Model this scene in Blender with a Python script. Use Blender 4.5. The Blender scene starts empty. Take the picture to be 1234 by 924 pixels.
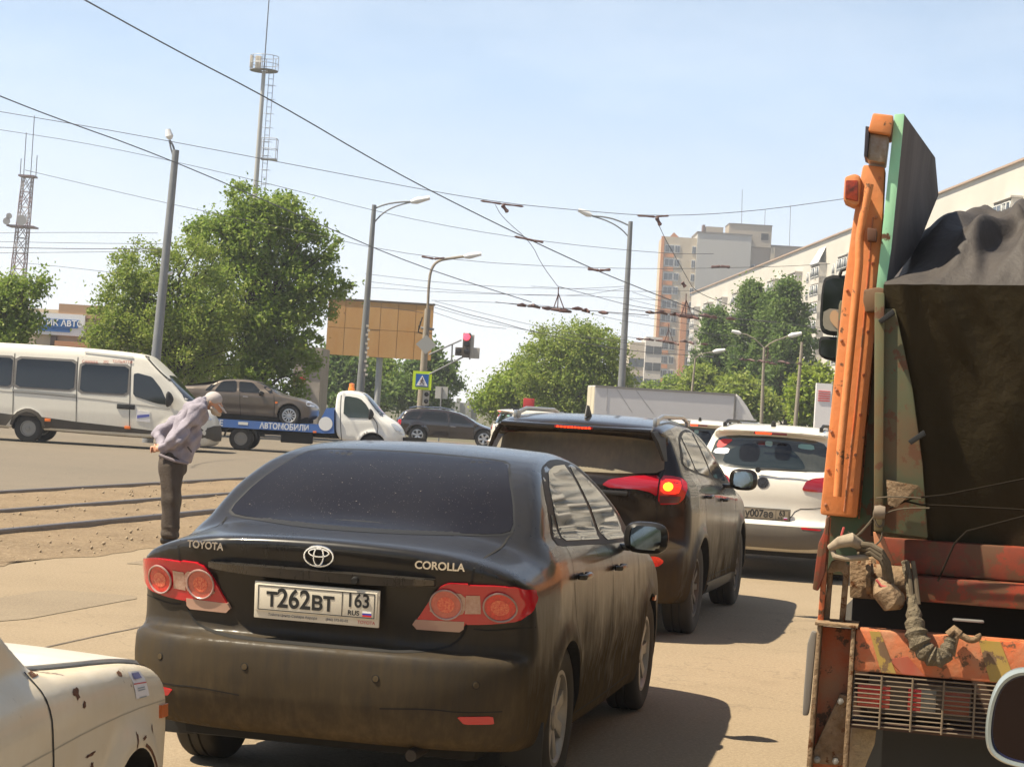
import bpy, bmesh, math, random
import numpy as np
from mathutils import Vector, Matrix
from mathutils.bvhtree import BVHTree
from mathutils.geometry import delaunay_2d_cdt
R = math.radians
rng = np.random.default_rng(7)
random.seed(7)
SC = bpy.context.scene
COL = SC.collection

# ------------------------------------------------------------------ camera
FPX, PITCH, ROLL, CAMH = 2320.0, 0.0125, 0.0601, 1.699
cp_, sp_ = math.cos(PITCH), math.sin(PITCH)
fwd = Vector((0, cp_, sp_)); up0 = Vector((0, -sp_, cp_)); rt0 = Vector((1, 0, 0))
cR, sR = math.cos(ROLL), math.sin(ROLL)
camR = rt0*cR + up0*sR
camU = up0*cR - rt0*sR
cam_d = bpy.data.cameras.new("camera"); cam = bpy.data.objects.new("camera", cam_d); COL.objects.link(cam)
m = Matrix(((camR.x, camU.x, -fwd.x, 0), (camR.y, camU.y, -fwd.y, 0), (camR.z, camU.z, -fwd.z, CAMH), (0, 0, 0, 1)))
cam.matrix_world = m
cam_d.sensor_width = 36; cam_d.lens = 36*FPX/1234
cam_d.clip_start = 0.05; cam_d.clip_end = 5000
SC.camera = cam
SC.render.resolution_x = 1024; SC.render.resolution_y = 766

# ------------------------------------------------------------------ sky and sun
SUN_AZ = R(193)      # measured so that shadows fall towards +X; vector from scene to sun below
SUN_EL = R(58)
sund = Vector((math.cos(SUN_EL)*math.cos(SUN_AZ), math.cos(SUN_EL)*math.sin(SUN_AZ), math.sin(SUN_EL)))
HZ0, HZ1, HZA = -.02, .42, .96
w = bpy.data.worlds.new("World"); SC.world = w; w.use_nodes = True
nt = w.node_tree; nt.nodes.clear()
out = nt.nodes.new('ShaderNodeOutputWorld'); bg = nt.nodes.new('ShaderNodeBackground')
sky = nt.nodes.new('ShaderNodeTexSky'); sky.sky_type = 'NISHITA'; sky.sun_disc = False
sky.sun_elevation = SUN_EL; sky.sun_rotation = math.atan2(sund.x, sund.y)
sky.air_density = 1.0; sky.dust_density = 0.5; sky.ozone_density = 2.0; sky.altitude = 100
LK = nt.links.new
tc = nt.nodes.new('ShaderNodeTexCoord'); mp = nt.nodes.new('ShaderNodeMapping'); mp.inputs['Scale'].default_value = (1.2, 1.2, 4.0)
mp.inputs['Rotation'].default_value = (0.3, 0.5, 0.2)
no = nt.nodes.new('ShaderNodeTexNoise'); no.inputs['Scale'].default_value = 2.6; no.inputs['Detail'].default_value = 8; no.inputs['Roughness'].default_value = 0.6
LK(tc.outputs['Generated'], mp.inputs['Vector']); LK(mp.outputs[0], no.inputs['Vector'])
rp = nt.nodes.new('ShaderNodeMapRange'); rp.inputs['From Min'].default_value = .40; rp.inputs['From Max'].default_value = .85; rp.inputs['To Max'].default_value = .55
LK(no.outputs['Fac'], rp.inputs['Value'])
# summer haze: the air whitens towards the horizon
sz = nt.nodes.new('ShaderNodeSeparateXYZ'); LK(tc.outputs['Generated'], sz.inputs[0])
hz = nt.nodes.new('ShaderNodeMapRange'); hz.interpolation_type = 'SMOOTHSTEP'; hz.inputs['From Min'].default_value = HZ0; hz.inputs['From Max'].default_value = HZ1
hz.inputs['To Min'].default_value = HZA; hz.inputs['To Max'].default_value = 0.0; LK(sz.outputs['Z'], hz.inputs['Value'])
hc = nt.nodes.new('ShaderNodeMapRange'); hc.inputs['From Min'].default_value = .02; hc.inputs['From Max'].default_value = .17; LK(sz.outputs['Z'], hc.inputs['Value'])
m0 = nt.nodes.new('ShaderNodeMix'); m0.data_type = 'RGBA'; m0.inputs['A'].default_value = (14.0, 14.0, 13.8, 1); m0.inputs['B'].default_value = (9.2, 12.4, 16.6, 1); LK(hc.outputs[0], m0.inputs['Factor'])
m1 = nt.nodes.new('ShaderNodeMix'); m1.data_type = 'RGBA'; LK(m0.outputs['Result'], m1.inputs['B'])
LK(sky.outputs[0], m1.inputs['A']); LK(hz.outputs[0], m1.inputs['Factor'])
m2 = nt.nodes.new('ShaderNodeMix'); m2.data_type = 'RGBA'; m2.inputs['B'].default_value = (12.6, 13.6, 14.8, 1)
LK(m1.outputs['Result'], m2.inputs['A']); LK(rp.outputs[0], m2.inputs['Factor']); LK(m2.outputs['Result'], bg.inputs['Color'])
bg.inputs['Strength'].default_value = 0.045
LK(bg.outputs[0], out.inputs[0])
sl = bpy.data.lights.new("sun", 'SUN'); sl.energy = 5.0; sl.angle = R(0.55); sl.color = (1.0, 0.885, 0.69)
so = bpy.data.objects.new("sun", sl); COL.objects.link(so); so.location = (0, 0, 60)
so.rotation_euler = (-sund).to_track_quat('-Z', 'Y').to_euler()
SC.view_settings.view_transform = 'Standard'; SC.view_settings.look = 'None'
SC.view_settings.exposure = 1.02; SC.view_settings.gamma = 1.0; SC.view_settings.use_curve_mapping = False
SC.cycles.max_bounces = 7; SC.cycles.transparent_max_bounces = 8; SC.cycles.use_denoising = True
SC.cycles.sample_clamp_indirect = 6.0

# ------------------------------------------------------------------ measuring helpers (photograph pixel at a known distance -> point)
def ray(px, py):
    a, b = px-617.0, py-462.0
    x = a*cR + b*sR; y = -a*sR + b*cR
    u = -y/FPX
    return np.array([x/FPX, cp_-u*sp_, sp_+u*cp_])
def at(px, py, Y):
    r = ray(px, py); return Vector((r[0]/r[1]*Y, Y, CAMH + r[2]/r[1]*Y))
def ground(px, py, z=0.0):
    r = ray(px, py); t = (z-CAMH)/r[2]; return Vector((r[0]*t, r[1]*t, z))

# ------------------------------------------------------------------ materials
MATS = {}
def N(nt, t, **kw):
    n = nt.nodes.new(t)
    for k, v in kw.items():
        if k in n.inputs: n.inputs[k].default_value = v
        else: setattr(n, k, v)
    return n
def mat(name, col, rough=0.6, metal=0.0, coat=0.0, bump=0.0, bscale=40.0, var=0.0, vscale=3.0, col2=None, emit=0.0, trans=0.0,
        stretch=(1, 1, 1), spec=0.5, dust=0.0, dcol=(.30, .235, .155), dlow=0.0, dhi=0.7, alpha=1.0, subs=0.0, splat=0.0, wcoords=False):
    """one principled material; var mixes col->col2 by noise, dust mixes a dry dirt over it (lower down more)"""
    if name in MATS: return MATS[name]
    M = bpy.data.materials.new(name); M.use_nodes = True; nt = M.node_tree; b = nt.nodes['Principled BSDF']
    b.inputs['Base Color'].default_value = (*col, 1); b.inputs['Roughness'].default_value = rough; b.inputs['Metallic'].default_value = metal
    b.inputs['Coat Weight'].default_value = coat; b.inputs['Coat Roughness'].default_value = 0.04
    b.inputs['Specular IOR Level'].default_value = spec
    b.inputs['Transmission Weight'].default_value = trans
    if alpha < 1: b.inputs['Alpha'].default_value = alpha
    if emit > 0:
        b.inputs['Emission Color'].default_value = (*col, 1); b.inputs['Emission Strength'].default_value = emit
    L = nt.links.new
    src = None
    t = N(nt, 'ShaderNodeTexCoord'); mpn = N(nt, 'ShaderNodeMapping'); mpn.inputs['Scale'].default_value = stretch
    if wcoords:
        g = N(nt, 'ShaderNodeNewGeometry'); L(g.outputs['Position'], mpn.inputs['Vector'])
    else: L(t.outputs['Object'], mpn.inputs['Vector'])
    if var > 0 or col2:
        n1 = N(nt, 'ShaderNodeTexNoise', Scale=vscale, Detail=8.0, Roughness=0.65); L(mpn.outputs[0], n1.inputs['Vector'])
        r1 = N(nt, 'ShaderNodeMapRange'); r1.inputs['From Min'].default_value = .5-.22/max(var, .05)*.5; r1.inputs['From Max'].default_value = .5+.22/max(var, .05)*.5
        if var <= 1: r1.inputs['From Min'].default_value = .35; r1.inputs['From Max'].default_value = .65; r1.inputs['To Max'].default_value = max(var, .0)
        L(n1.outputs['Fac'], r1.inputs['Value'])
        m1 = N(nt, 'ShaderNodeMix', data_type='RGBA'); m1.inputs['A'].default_value = (*col, 1)
        c2 = col2 if col2 else tuple(c*.6 for c in col); m1.inputs['B'].default_value = (*c2, 1)
        L(r1.outputs[0], m1.inputs['Factor']); src = m1.outputs['Result']
        L(src, b.inputs['Base Color'])
    if splat > 0:   # rust / chipped spots with sharp edges
        n3 = N(nt, 'ShaderNodeTexNoise', Scale=vscale*2.3, Detail=9.0, Roughness=0.72); L(mpn.outputs[0], n3.inputs['Vector'])
        r3 = N(nt, 'ShaderNodeMapRange'); r3.inputs['From Min'].default_value = .66-splat*.22; r3.inputs['From Max'].default_value = .69-splat*.22
        L(n3.outputs['Fac'], r3.inputs['Value'])
        m3 = N(nt, 'ShaderNodeMix', data_type='RGBA'); m3.inputs['B'].default_value = (.11, .045, .018, 1)
        if src: L(src, m3.inputs['A'])
        else: m3.inputs['A'].default_value = (*col, 1)
        L(r3.outputs[0], m3.inputs['Factor']); src = m3.outputs['Result']; L(src, b.inputs['Base Color'])
    if dust > 0 or dlow > 0:
        ms = N(nt, 'ShaderNodeMapping'); ms.inputs['Scale'].default_value = (5, 5, .7); L(t.outputs['Object'], ms.inputs['Vector'])
        n2 = N(nt, 'ShaderNodeTexNoise', Scale=5.0, Detail=7.0, Roughness=0.7); L(ms.outputs[0], n2.inputs['Vector'])
        n4 = N(nt, 'ShaderNodeTexNoise', Scale=2.5, Detail=5.0, Roughness=0.6); L(t.outputs['Object'], n4.inputs['Vector'])
        sx = N(nt, 'ShaderNodeSeparateXYZ'); L(t.outputs['Object'], sx.inputs[0])
        rz = N(nt, 'ShaderNodeMapRange', interpolation_type='SMOOTHSTEP'); rz.inputs['From Min'].default_value = dhi; rz.inputs['From Max'].default_value = .1
        rz.inputs['To Max'].default_value = dlow; L(sx.outputs['Z'], rz.inputs['Value'])
        ad = N(nt, 'ShaderNodeMath', operation='ADD'); ad.inputs[1].default_value = dust; L(rz.outputs[0], ad.inputs[0])
        mr = N(nt, 'ShaderNodeMapRange'); mr.inputs['From Min'].default_value = .3; mr.inputs['From Max'].default_value = .7; mr.inputs['To Min'].default_value = .35; mr.inputs['To Max'].default_value = 1.5
        mu0 = N(nt, 'ShaderNodeMath', operation='ADD'); L(n2.outputs['Fac'], mu0.inputs[0]); L(n4.outputs['Fac'], mu0.inputs[1])
        mh = N(nt, 'ShaderNodeMath', operation='MULTIPLY'); mh.inputs[1].default_value = .5; L(mu0.outputs[0], mh.inputs[0]); L(mh.outputs[0], mr.inputs['Value'])
        mu = N(nt, 'ShaderNodeMath', operation='MULTIPLY', use_clamp=True); L(ad.outputs[0], mu.inputs[0]); L(mr.outputs[0], mu.inputs[1])
        m2 = N(nt, 'ShaderNodeMix', data_type='RGBA'); m2.inputs['B'].default_value = (*dcol, 1)
        if src: L(src, m2.inputs['A'])
        else: m2.inputs['A'].default_value = (*col, 1)
        L(mu.outputs[0], m2.inputs['Factor']); L(m2.outputs['Result'], b.inputs['Base Color'])
        rr = N(nt, 'ShaderNodeMapRange'); rr.inputs['To Min'].default_value = rough; rr.inputs['To Max'].default_value = min(1, rough+1.3); L(mu.outputs[0], rr.inputs['Value']); L(rr.outputs[0], b.inputs['Roughness'])
        rs = N(nt, 'ShaderNodeMapRange'); rs.inputs['To Min'].default_value = spec; rs.inputs['To Max'].default_value = -spec*.6; L(mu.outputs[0], rs.inputs['Value']); L(rs.outputs[0], b.inputs['Specular IOR Level'])
        if coat > 0:
            rc = N(nt, 'ShaderNodeMapRange'); rc.inputs['To Min'].default_value = coat; rc.inputs['To Max'].default_value = -coat*1.2; L(mu.outputs[0], rc.inputs['Value']); L(rc.outputs[0], b.inputs['Coat Weight'])
            rk = N(nt, 'ShaderNodeMapRange'); rk.inputs['To Min'].default_value = .04; rk.inputs['To Max'].default_value = .6; L(mu.outputs[0], rk.inputs['Value']); L(rk.outputs[0], b.inputs['Coat Roughness'])
    if bump > 0:
        nb = N(nt, 'ShaderNodeTexNoise', Scale=bscale, Detail=6.0, Roughness=0.6); L(mpn.outputs[0], nb.inputs['Vector'])
        bp = N(nt, 'ShaderNodeBump'); bp.inputs['Strength'].default_value = bump; bp.inputs['Distance'].default_value = .05
        L(nb.outputs['Fac'], bp.inputs['Height']); L(bp.outputs[0], b.inputs['Normal'])
    MATS[name] = M; return M

# ------------------------------------------------------------------ object helpers
def finish(me, name, material, parent=None, smooth=True, angle=None):
    if smooth: me.polygons.foreach_set('use_smooth', [True]*len(me.polygons))
    o = bpy.data.objects.new(name, me); COL.objects.link(o)
    for mm in (material if isinstance(material, (list, tuple)) else [material]):
        me.materials.append(mm)
    if parent is not None: o.parent = parent
    if angle is not None:
        try: me.set_sharp_from_angle(angle=angle)
        except Exception: pass
    return o
def mesh_np(name, V, F, material, parent=None, smooth=True, angle=None):
    me = bpy.data.meshes.new(name)
    V = np.asarray(V, dtype=np.float32)
    if isinstance(F, np.ndarray):
        n, k = F.shape
        me.vertices.add(len(V)); me.vertices.foreach_set('co', V.ravel())
        me.loops.add(n*k); me.loops.foreach_set('vertex_index', F.astype(np.int32).ravel())
        me.polygons.add(n); me.polygons.foreach_set('loop_start', np.arange(0, n*k, k, dtype=np.int32))
        me.update(calc_edges=True); me.validate()
    else:
        me.from_pydata([tuple(map(float, v)) for v in V], [], F)
    return finish(me, name, material, parent, smooth, angle)
def tag(o, label=None, cat=None, group=None, kind=None):
    if label: o['label'] = label
    if cat: o['category'] = cat
    if group: o['group'] = group
    if kind: o['kind'] = kind
    return o
def thing(name, label, cat, loc=(0, 0, 0), yaw=0.0, group=None):
    """yaw = compass-like heading measured from +Y towards +X; local +x is forward, +y left"""
    o = bpy.data.objects.new(name, None); COL.objects.link(o); o.location = loc
    o.rotation_euler = (0, 0, math.pi/2 - yaw); o.empty_display_size = .3
    return tag(o, label, cat, group)
class MB:
    """collects simple solids into one mesh"""
    def __init__(s): s.bm = bmesh.new()
    def box(s, c, d, rot=None, bevel=0.0, taper=None):
        b = bmesh.new(); bmesh.ops.create_cube(b, size=1.0)
        for v in b.verts:
            if taper and v.co.z > 0: v.co.x *= taper[0]; v.co.y *= taper[1]
            v.co = Vector((v.co.x*d[0], v.co.y*d[1], v.co.z*d[2]))
        if bevel > 0: bmesh.ops.bevel(b, geom=b.edges[:], offset=bevel, segments=2, affect='EDGES', profile=.6)
        if rot: bmesh.ops.rotate(b, verts=b.verts[:], cent=(0, 0, 0), matrix=rot if isinstance(rot, Matrix) else Matrix.Rotation(rot[1], 3, rot[0]))
        bmesh.ops.translate(b, verts=b.verts[:], vec=Vector(c)); s.add(b); return s
    def add(s, b):
        me = bpy.data.meshes.new('t'); b.to_mesh(me); b.free(); s.bm.from_mesh(me); bpy.data.meshes.remove(me)
    def tube(s, pts, r, seg=8, cap=True):
        pts = [Vector(p) for p in pts]; n = len(pts)
        rr = r if isinstance(r, (list, tuple)) else [r]*n
        b = bmesh.new(); rings = []
        prev = None
        for i, p in enumerate(pts):
            if i == 0: t = pts[1]-pts[0]
            elif i == n-1: t = pts[-1]-pts[-2]
            else: t = (pts[i+1]-pts[i]).normalized()+(pts[i]-pts[i-1]).normalized()
            t = t.normalized() if t.length > 1e-9 else Vector((0, 0, 1))
            if prev is None:
                a = Vector((0, 0, 1)) if abs(t.z) < .9 else Vector((1, 0, 0))
                u = t.cross(a).normalized()
            else:
                u = prev - t*prev.dot(t); u = u.normalized() if u.length > 1e-6 else t.orthogonal().normalized()
            prev = u; v = t.cross(u)
            rings.append([b.verts.new(p+(u*math.cos(2*math.pi*k/seg)+v*math.sin(2*math.pi*k/seg))*rr[i]) for k in range(seg)])
        for i in range(n-1):
            for k in range(seg):
                b.faces.new((rings[i][k], rings[i][(k+1) % seg], rings[i+1][(k+1) % seg], rings[i+1][k]))
        if cap: b.faces.new(rings[0][::-1]); b.faces.new(rings[-1])
        s.add(b); return s
    def lathe(s, prof, seg=32, axis='Y', c=(0, 0, 0), close=False, cap=True):
        """prof: list of (r, h); revolved round axis through c"""
        b = bmesh.new(); rings = []
        for r_, h_ in prof:
            ring = []
            for k in range(seg):
                a = 2*math.pi*k/seg; ca, sa = math.cos(a)*r_, math.sin(a)*r_
                p = {'Y': (ca, h_, sa), 'Z': (ca, sa, h_), 'X': (h_, ca, sa)}[axis]
                ring.append(b.verts.new(Vector(p)+Vector(c)))
            rings.append(ring)
        m_ = len(rings) if close else len(rings)-1
        for i in range(m_):
            A, B = rings[i], rings[(i+1) % len(rings)]
            for k in range(seg): b.faces.new((A[k], A[(k+1) % seg], B[(k+1) % seg], B[k]))
        if not close and cap:
            if prof[0][0] > 1e-5: b.faces.new(rings[0][::-1])
            if prof[-1][0] > 1e-5: b.faces.new(rings[-1])
        bmesh.ops.remove_doubles(b, verts=b.verts[:], dist=1e-5)
        s.add(b); return s
    def prism(s, poly, vec, bevel=0.0):
        """poly: 3D points in order, extruded by vec"""
        b = bmesh.new(); A = [b.verts.new(Vector(p)) for p in poly]; B = [b.verts.new(Vector(p)+Vector(vec)) for p in poly]
        n = len(A); b.faces.new(A); b.faces.new(B[::-1])
        for i in range(n): b.faces.new((A[i], B[i], B[(i+1) % n], A[(i+1) % n]))
        bmesh.ops.recalc_face_normals(b, faces=b.faces[:])
        if bevel > 0: bmesh.ops.bevel(b, geom=b.edges[:], offset=bevel, segments=2, affect='EDGES', profile=.6)
        s.add(b); return s
    def quad(s, pts):
        s.bm.faces.new([s.bm.verts.new(Vector(p)) for p in pts]); return s
    def build(s, name, material, parent=None, smooth=False, angle=R(35)):
        bmesh.ops.recalc_face_normals(s.bm, faces=s.bm.faces[:])
        me = bpy.data.meshes.new(name); s.bm.to_mesh(me); s.bm.free()
        return finish(me, name, material, parent, smooth=True, angle=angle)
def text_obj(name, s, size, material, parent=None, mtx=None, extrude=0.001, align='CENTER', sx=1.0, bold=0.0):
    c = bpy.data.curves.new(name, 'FONT'); c.body = s; c.size = size; c.extrude = extrude; c.align_x = align; c.align_y = 'CENTER'; c.offset = bold
    o = bpy.data.objects.new(name, c); COL.objects.link(o)
    dg = bpy.context.evaluated_depsgraph_get(); me = bpy.data.meshes.new_from_object(o.evaluated_get(dg))
    bpy.data.objects.remove(o); bpy.data.curves.remove(c)
    mm = (mtx or Matrix.Identity(4)) @ Matrix.Diagonal((sx, 1, 1, 1)); me.transform(mm)
    return finish(me, name, material, parent, smooth=False)

# ------------------------------------------------------------------ implicit surfaces
def surface_nets(f, lo, hi, h):
    lo = np.array(lo, float); n = np.ceil((np.array(hi)-lo)/h).astype(int)+1
    ax = [lo[i]+h*np.arange(n[i]) for i in range(3)]
    X, Y, Z = np.meshgrid(*ax, indexing='ij')
    D = f(X, Y, Z).astype(np.float32)
    return nets_from_grid(D, lo, h)
def nets_from_grid(D, lo, h):
    n = np.array(D.shape); c = D < 0
    cells = tuple(n-1)
    corners = [(i, j, k) for i in (0, 1) for j in (0, 1) for k in (0, 1)]
    def sl(o): return tuple(slice(o[a], n[a]-1+o[a]) for a in range(3))
    cnt = sum(c[sl(o)].astype(np.int8) for o in corners)
    act = (cnt > 0) & (cnt < 8)
    idx = -np.ones(cells, np.int64); I = np.argwhere(act); idx[act] = np.arange(len(I))
    acc = np.zeros((len(I), 3)); num = np.zeros(len(I))
    for a in corners:
        for d in range(3):
            if a[d] == 1: continue
            b = list(a); b[d] = 1
            va = D[tuple((I+np.array(a)).T)]; vb = D[tuple((I+np.array(b)).T)]
            mk = (va < 0) != (vb < 0)
            t = np.where(mk, va/np.where(mk, va-vb, 1), 0)
            p = np.tile(np.array(a, float), (len(I), 1)); p[:, d] += t
            acc[mk] += p[mk]; num[mk] += 1
    V = lo + h*(I + acc/num[:, None])
    F = []
    for d in range(3):
        o1, o2 = [(1, 2), (2, 0), (0, 1)][d]
        s0 = [slice(1, n[a]-1) for a in range(3)]; s0[d] = slice(0, n[d]-1)
        s1 = list(s0); s1[d] = slice(1, n[d])
        A = c[tuple(s0)]; B = c[tuple(s1)]
        for flip, M in ((False, A & ~B), (True, ~A & B)):
            P = np.argwhere(M) + np.array([0 if a == d else 1 for a in range(3)])
            if len(P) == 0: continue
            e1 = np.zeros(3, int); e1[o1] = 1; e2 = np.zeros(3, int); e2[o2] = 1
            q = [idx[tuple(x.T)] for x in (P-e1-e2, P-e2, P, P-e1)]
            q = np.stack(q if not flip else q[::-1], 1); F.append(q)
    F = np.concatenate(F)
    return V, F[(F >= 0).all(1)]
def project_iso(V, f, h, it=3):
    e = h*.15
    for _ in range(it):
        x, y, z = V.T; d = f(x, y, z)
        g = np.stack([(f(x+e, y, z)-f(x-e, y, z)), (f(x, y+e, z)-f(x, y-e, z)), (f(x, y, z+e)-f(x, y, z-e))], 1)/(2*e)
        s = d/np.maximum((g*g).sum(1), .2)
        V = V - np.clip(s, -h*.6, h*.6)[:, None]*g
    return V
def smax(a, b, k):
    hh = np.maximum(k-np.abs(a-b), 0)/k
    return np.maximum(a, b)+hh*hh*k*.25
def smin(a, b, k): return -smax(-a, -b, k)
def sstep(x, a, b):
    t = np.clip((x-a)/(b-a), 0, 1); return t*t*(3-2*t)
def chaikin(P, it=1, closed=True, w=.25):
    P = np.array(P, float)
    for _ in range(it):
        Q = np.roll(P, -1, 0) if closed else P[1:]
        A = P if closed else P[:-1]
        N_ = np.stack([A*(1-w)+Q*w, A*w+Q*(1-w)], 1).reshape(-1, P.shape[1])
        P = N_ if closed else np.concatenate([P[:1], N_, P[-1:]])
    return P
def poly_sdf(P, X, Z):
    d2 = np.full(X.shape, 1e9); sgn = np.ones(X.shape); n = len(P)
    for i in range(n):
        a = P[i]; b = P[(i-1) % n]; ex, ez = b[0]-a[0], b[1]-a[1]
        wx, wz = X-a[0], Z-a[1]; t = np.clip((wx*ex+wz*ez)/(ex*ex+ez*ez+1e-12), 0, 1)
        bx, bz = wx-ex*t, wz-ez*t; d2 = np.minimum(d2, bx*bx+bz*bz)
        c1 = Z >= a[1]; c2 = Z < b[1]; c3 = ex*wz > ez*wx
        flip = (c1 & c2 & c3) | (~c1 & ~c2 & ~c3)
        sgn = np.where(flip, -sgn, sgn)
    return sgn*np.sqrt(d2)
class Raster:
    def __init__(s, P, res=.01, pad=.5):
        P = np.array(P); s.lo = P.min(0)-pad; hi = P.max(0)+pad; s.res = res
        s.n = np.ceil((hi-s.lo)/res).astype(int)+2
        X, Z = np.meshgrid(s.lo[0]+res*np.arange(s.n[0]), s.lo[1]+res*np.arange(s.n[1]), indexing='ij')
        s.D = poly_sdf(P, X, Z)
    def __call__(s, x, z):
        u = np.clip((x-s.lo[0])/s.res, 0, s.n[0]-1.001); v = np.clip((z-s.lo[1])/s.res, 0, s.n[1]-1.001)
        i = u.astype(int); j = v.astype(int); u = u-i; v = v-j; D = s.D
        return (D[i, j]*(1-u)+D[i+1, j]*u)*(1-v)+(D[i, j+1]*(1-u)+D[i+1, j+1]*u)*v

def car_field(S):
    P = chaikin(S['profile'], 2, True, .22); ra = Raster(P)
    sec = np.array(S['section']); zz = np.linspace(sec[0, 0]-.3, sec[-1, 0]+.3, 400); ww = np.interp(zz, sec[:, 0], sec[:, 1])
    ker = np.hanning(S.get('secsmooth', 9)+2)[1:-1]; ker /= ker.sum(); pad = len(ker)//2
    ww = np.convolve(np.pad(ww, pad, mode='edge'), ker, 'valid')
    pl = np.array(S['plan']); bl = np.array(S.get('belt', [(-1, 0), (4, 0)]))
    xr, xf = P[:, 0].min(), P[:, 0].max()
    gr = S.get('round_rear', (.20, .12)); gf = S.get('round_front', (.28, .15)); hw = max(s_[1] for s_ in S['section'])
    zb = S.get('zbelt', 1.0); crown = S.get('crown', .05); k = S.get('k', .07)
    ar, Rr = S['arches'], S['archr']
    def f(x, y, z):
        ay = np.abs(y); q = ay/hw
        wr = 1-sstep(x, xr+.3, xr+1.5); wf = sstep(x, xf-1.6, xf-.3)
        zt = sstep(z, zb-.15, zb+.25)
        grr = gr[0]*(1-zt)*q**S.get('rq', 3.2)*.85 + gr[0]*.15*q*q + gr[1]*zt*q**2.4; gff = gf[0]*(1-zt)*q**2.6 + gf[1]*zt*q**2.2
        xx = x - grr*wr + gff*wf
        cz = crown*q*q*sstep(z, .6, .9)
        cz = cz + S.get('rearcrown', 0)*q**5*sstep(-x, -.2, .5)*sstep(z, .85, 1.0)
        dp = ra(xx, z+cz)
        zr = z-np.interp(x, bl[:, 0], bl[:, 1])
        W = np.interp(zr, zz, ww)*np.interp(x, pl[:, 0], pl[:, 1])
        for a in ar:
            r_ = np.hypot(x-a, z-Rr[1]); W = W + S.get('flare', .02)*np.exp(-((r_-Rr[0]-.02)/.05)**2)*(z < .95)
        W = W - S.get('doorscoop', .012)*np.exp(-((z-.42)/.1)**2)*sstep(x, .5, .8)*(1-sstep(x, 2.0, 2.3))
        return smax(dp, (ay-W)*.97, k)
    return f
def car_body(S, name, material, parent, dark):
    f = car_field(S); P = np.array(S['profile']); hw = max(s_[1] for s_ in S['section'])+.06; h = S.get('h', .03)
    V, F = surface_nets(f, (P[:, 0].min()-.1, -hw, P[:, 1].min()-.1), (P[:, 0].max()+.1, hw, P[:, 1].max()+.1), h)
    V = project_iso(V, f, h, 3)
    me = bpy.data.meshes.new(name); me.from_pydata(V.tolist(), [], F.tolist())
    me.polygons.foreach_set('use_smooth', [True]*len(me.polygons)); me.materials.append(material); me.materials.append(dark)
    o = bpy.data.objects.new(name, me); COL.objects.link(o)
    bvh0 = BVHTree.FromPolygons([Vector(v) for v in V], F.tolist())
    Rr = S['archr']
    cut = MB()
    for a in S['arches']:
        for s_ in (-1, 1):
            cut.lathe([(Rr[0], s_*(hw+.1)), (Rr[0], s_*(hw-.40))], 56, 'Y', (a, 0, Rr[1]))
    co = cut.build('cutter', dark); co.data.materials.clear(); co.data.materials.append(material); co.data.materials.append(dark)
    co.data.polygons.foreach_set('material_index', [1]*len(co.data.polygons))
    md = o.modifiers.new('b', 'BOOLEAN'); md.operation = 'DIFFERENCE'; md.solver = 'EXACT'; md.object = co
    dg = bpy.context.evaluated_depsgraph_get(); nm = bpy.data.meshes.new_from_object(o.evaluated_get(dg))
    o.modifiers.clear(); o.data = nm; nm.name = name; bpy.data.objects.remove(co)
    nm.polygons.foreach_set('use_smooth', [True]*len(nm.polygons))
    mi = np.zeros(len(nm.polygons), np.int32); nm.polygons.foreach_get('material_index', mi)
    sm = (mi == 0); nm.polygons.foreach_set('use_smooth', sm.tolist())
    o.parent = parent
    return o, bvh0

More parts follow.
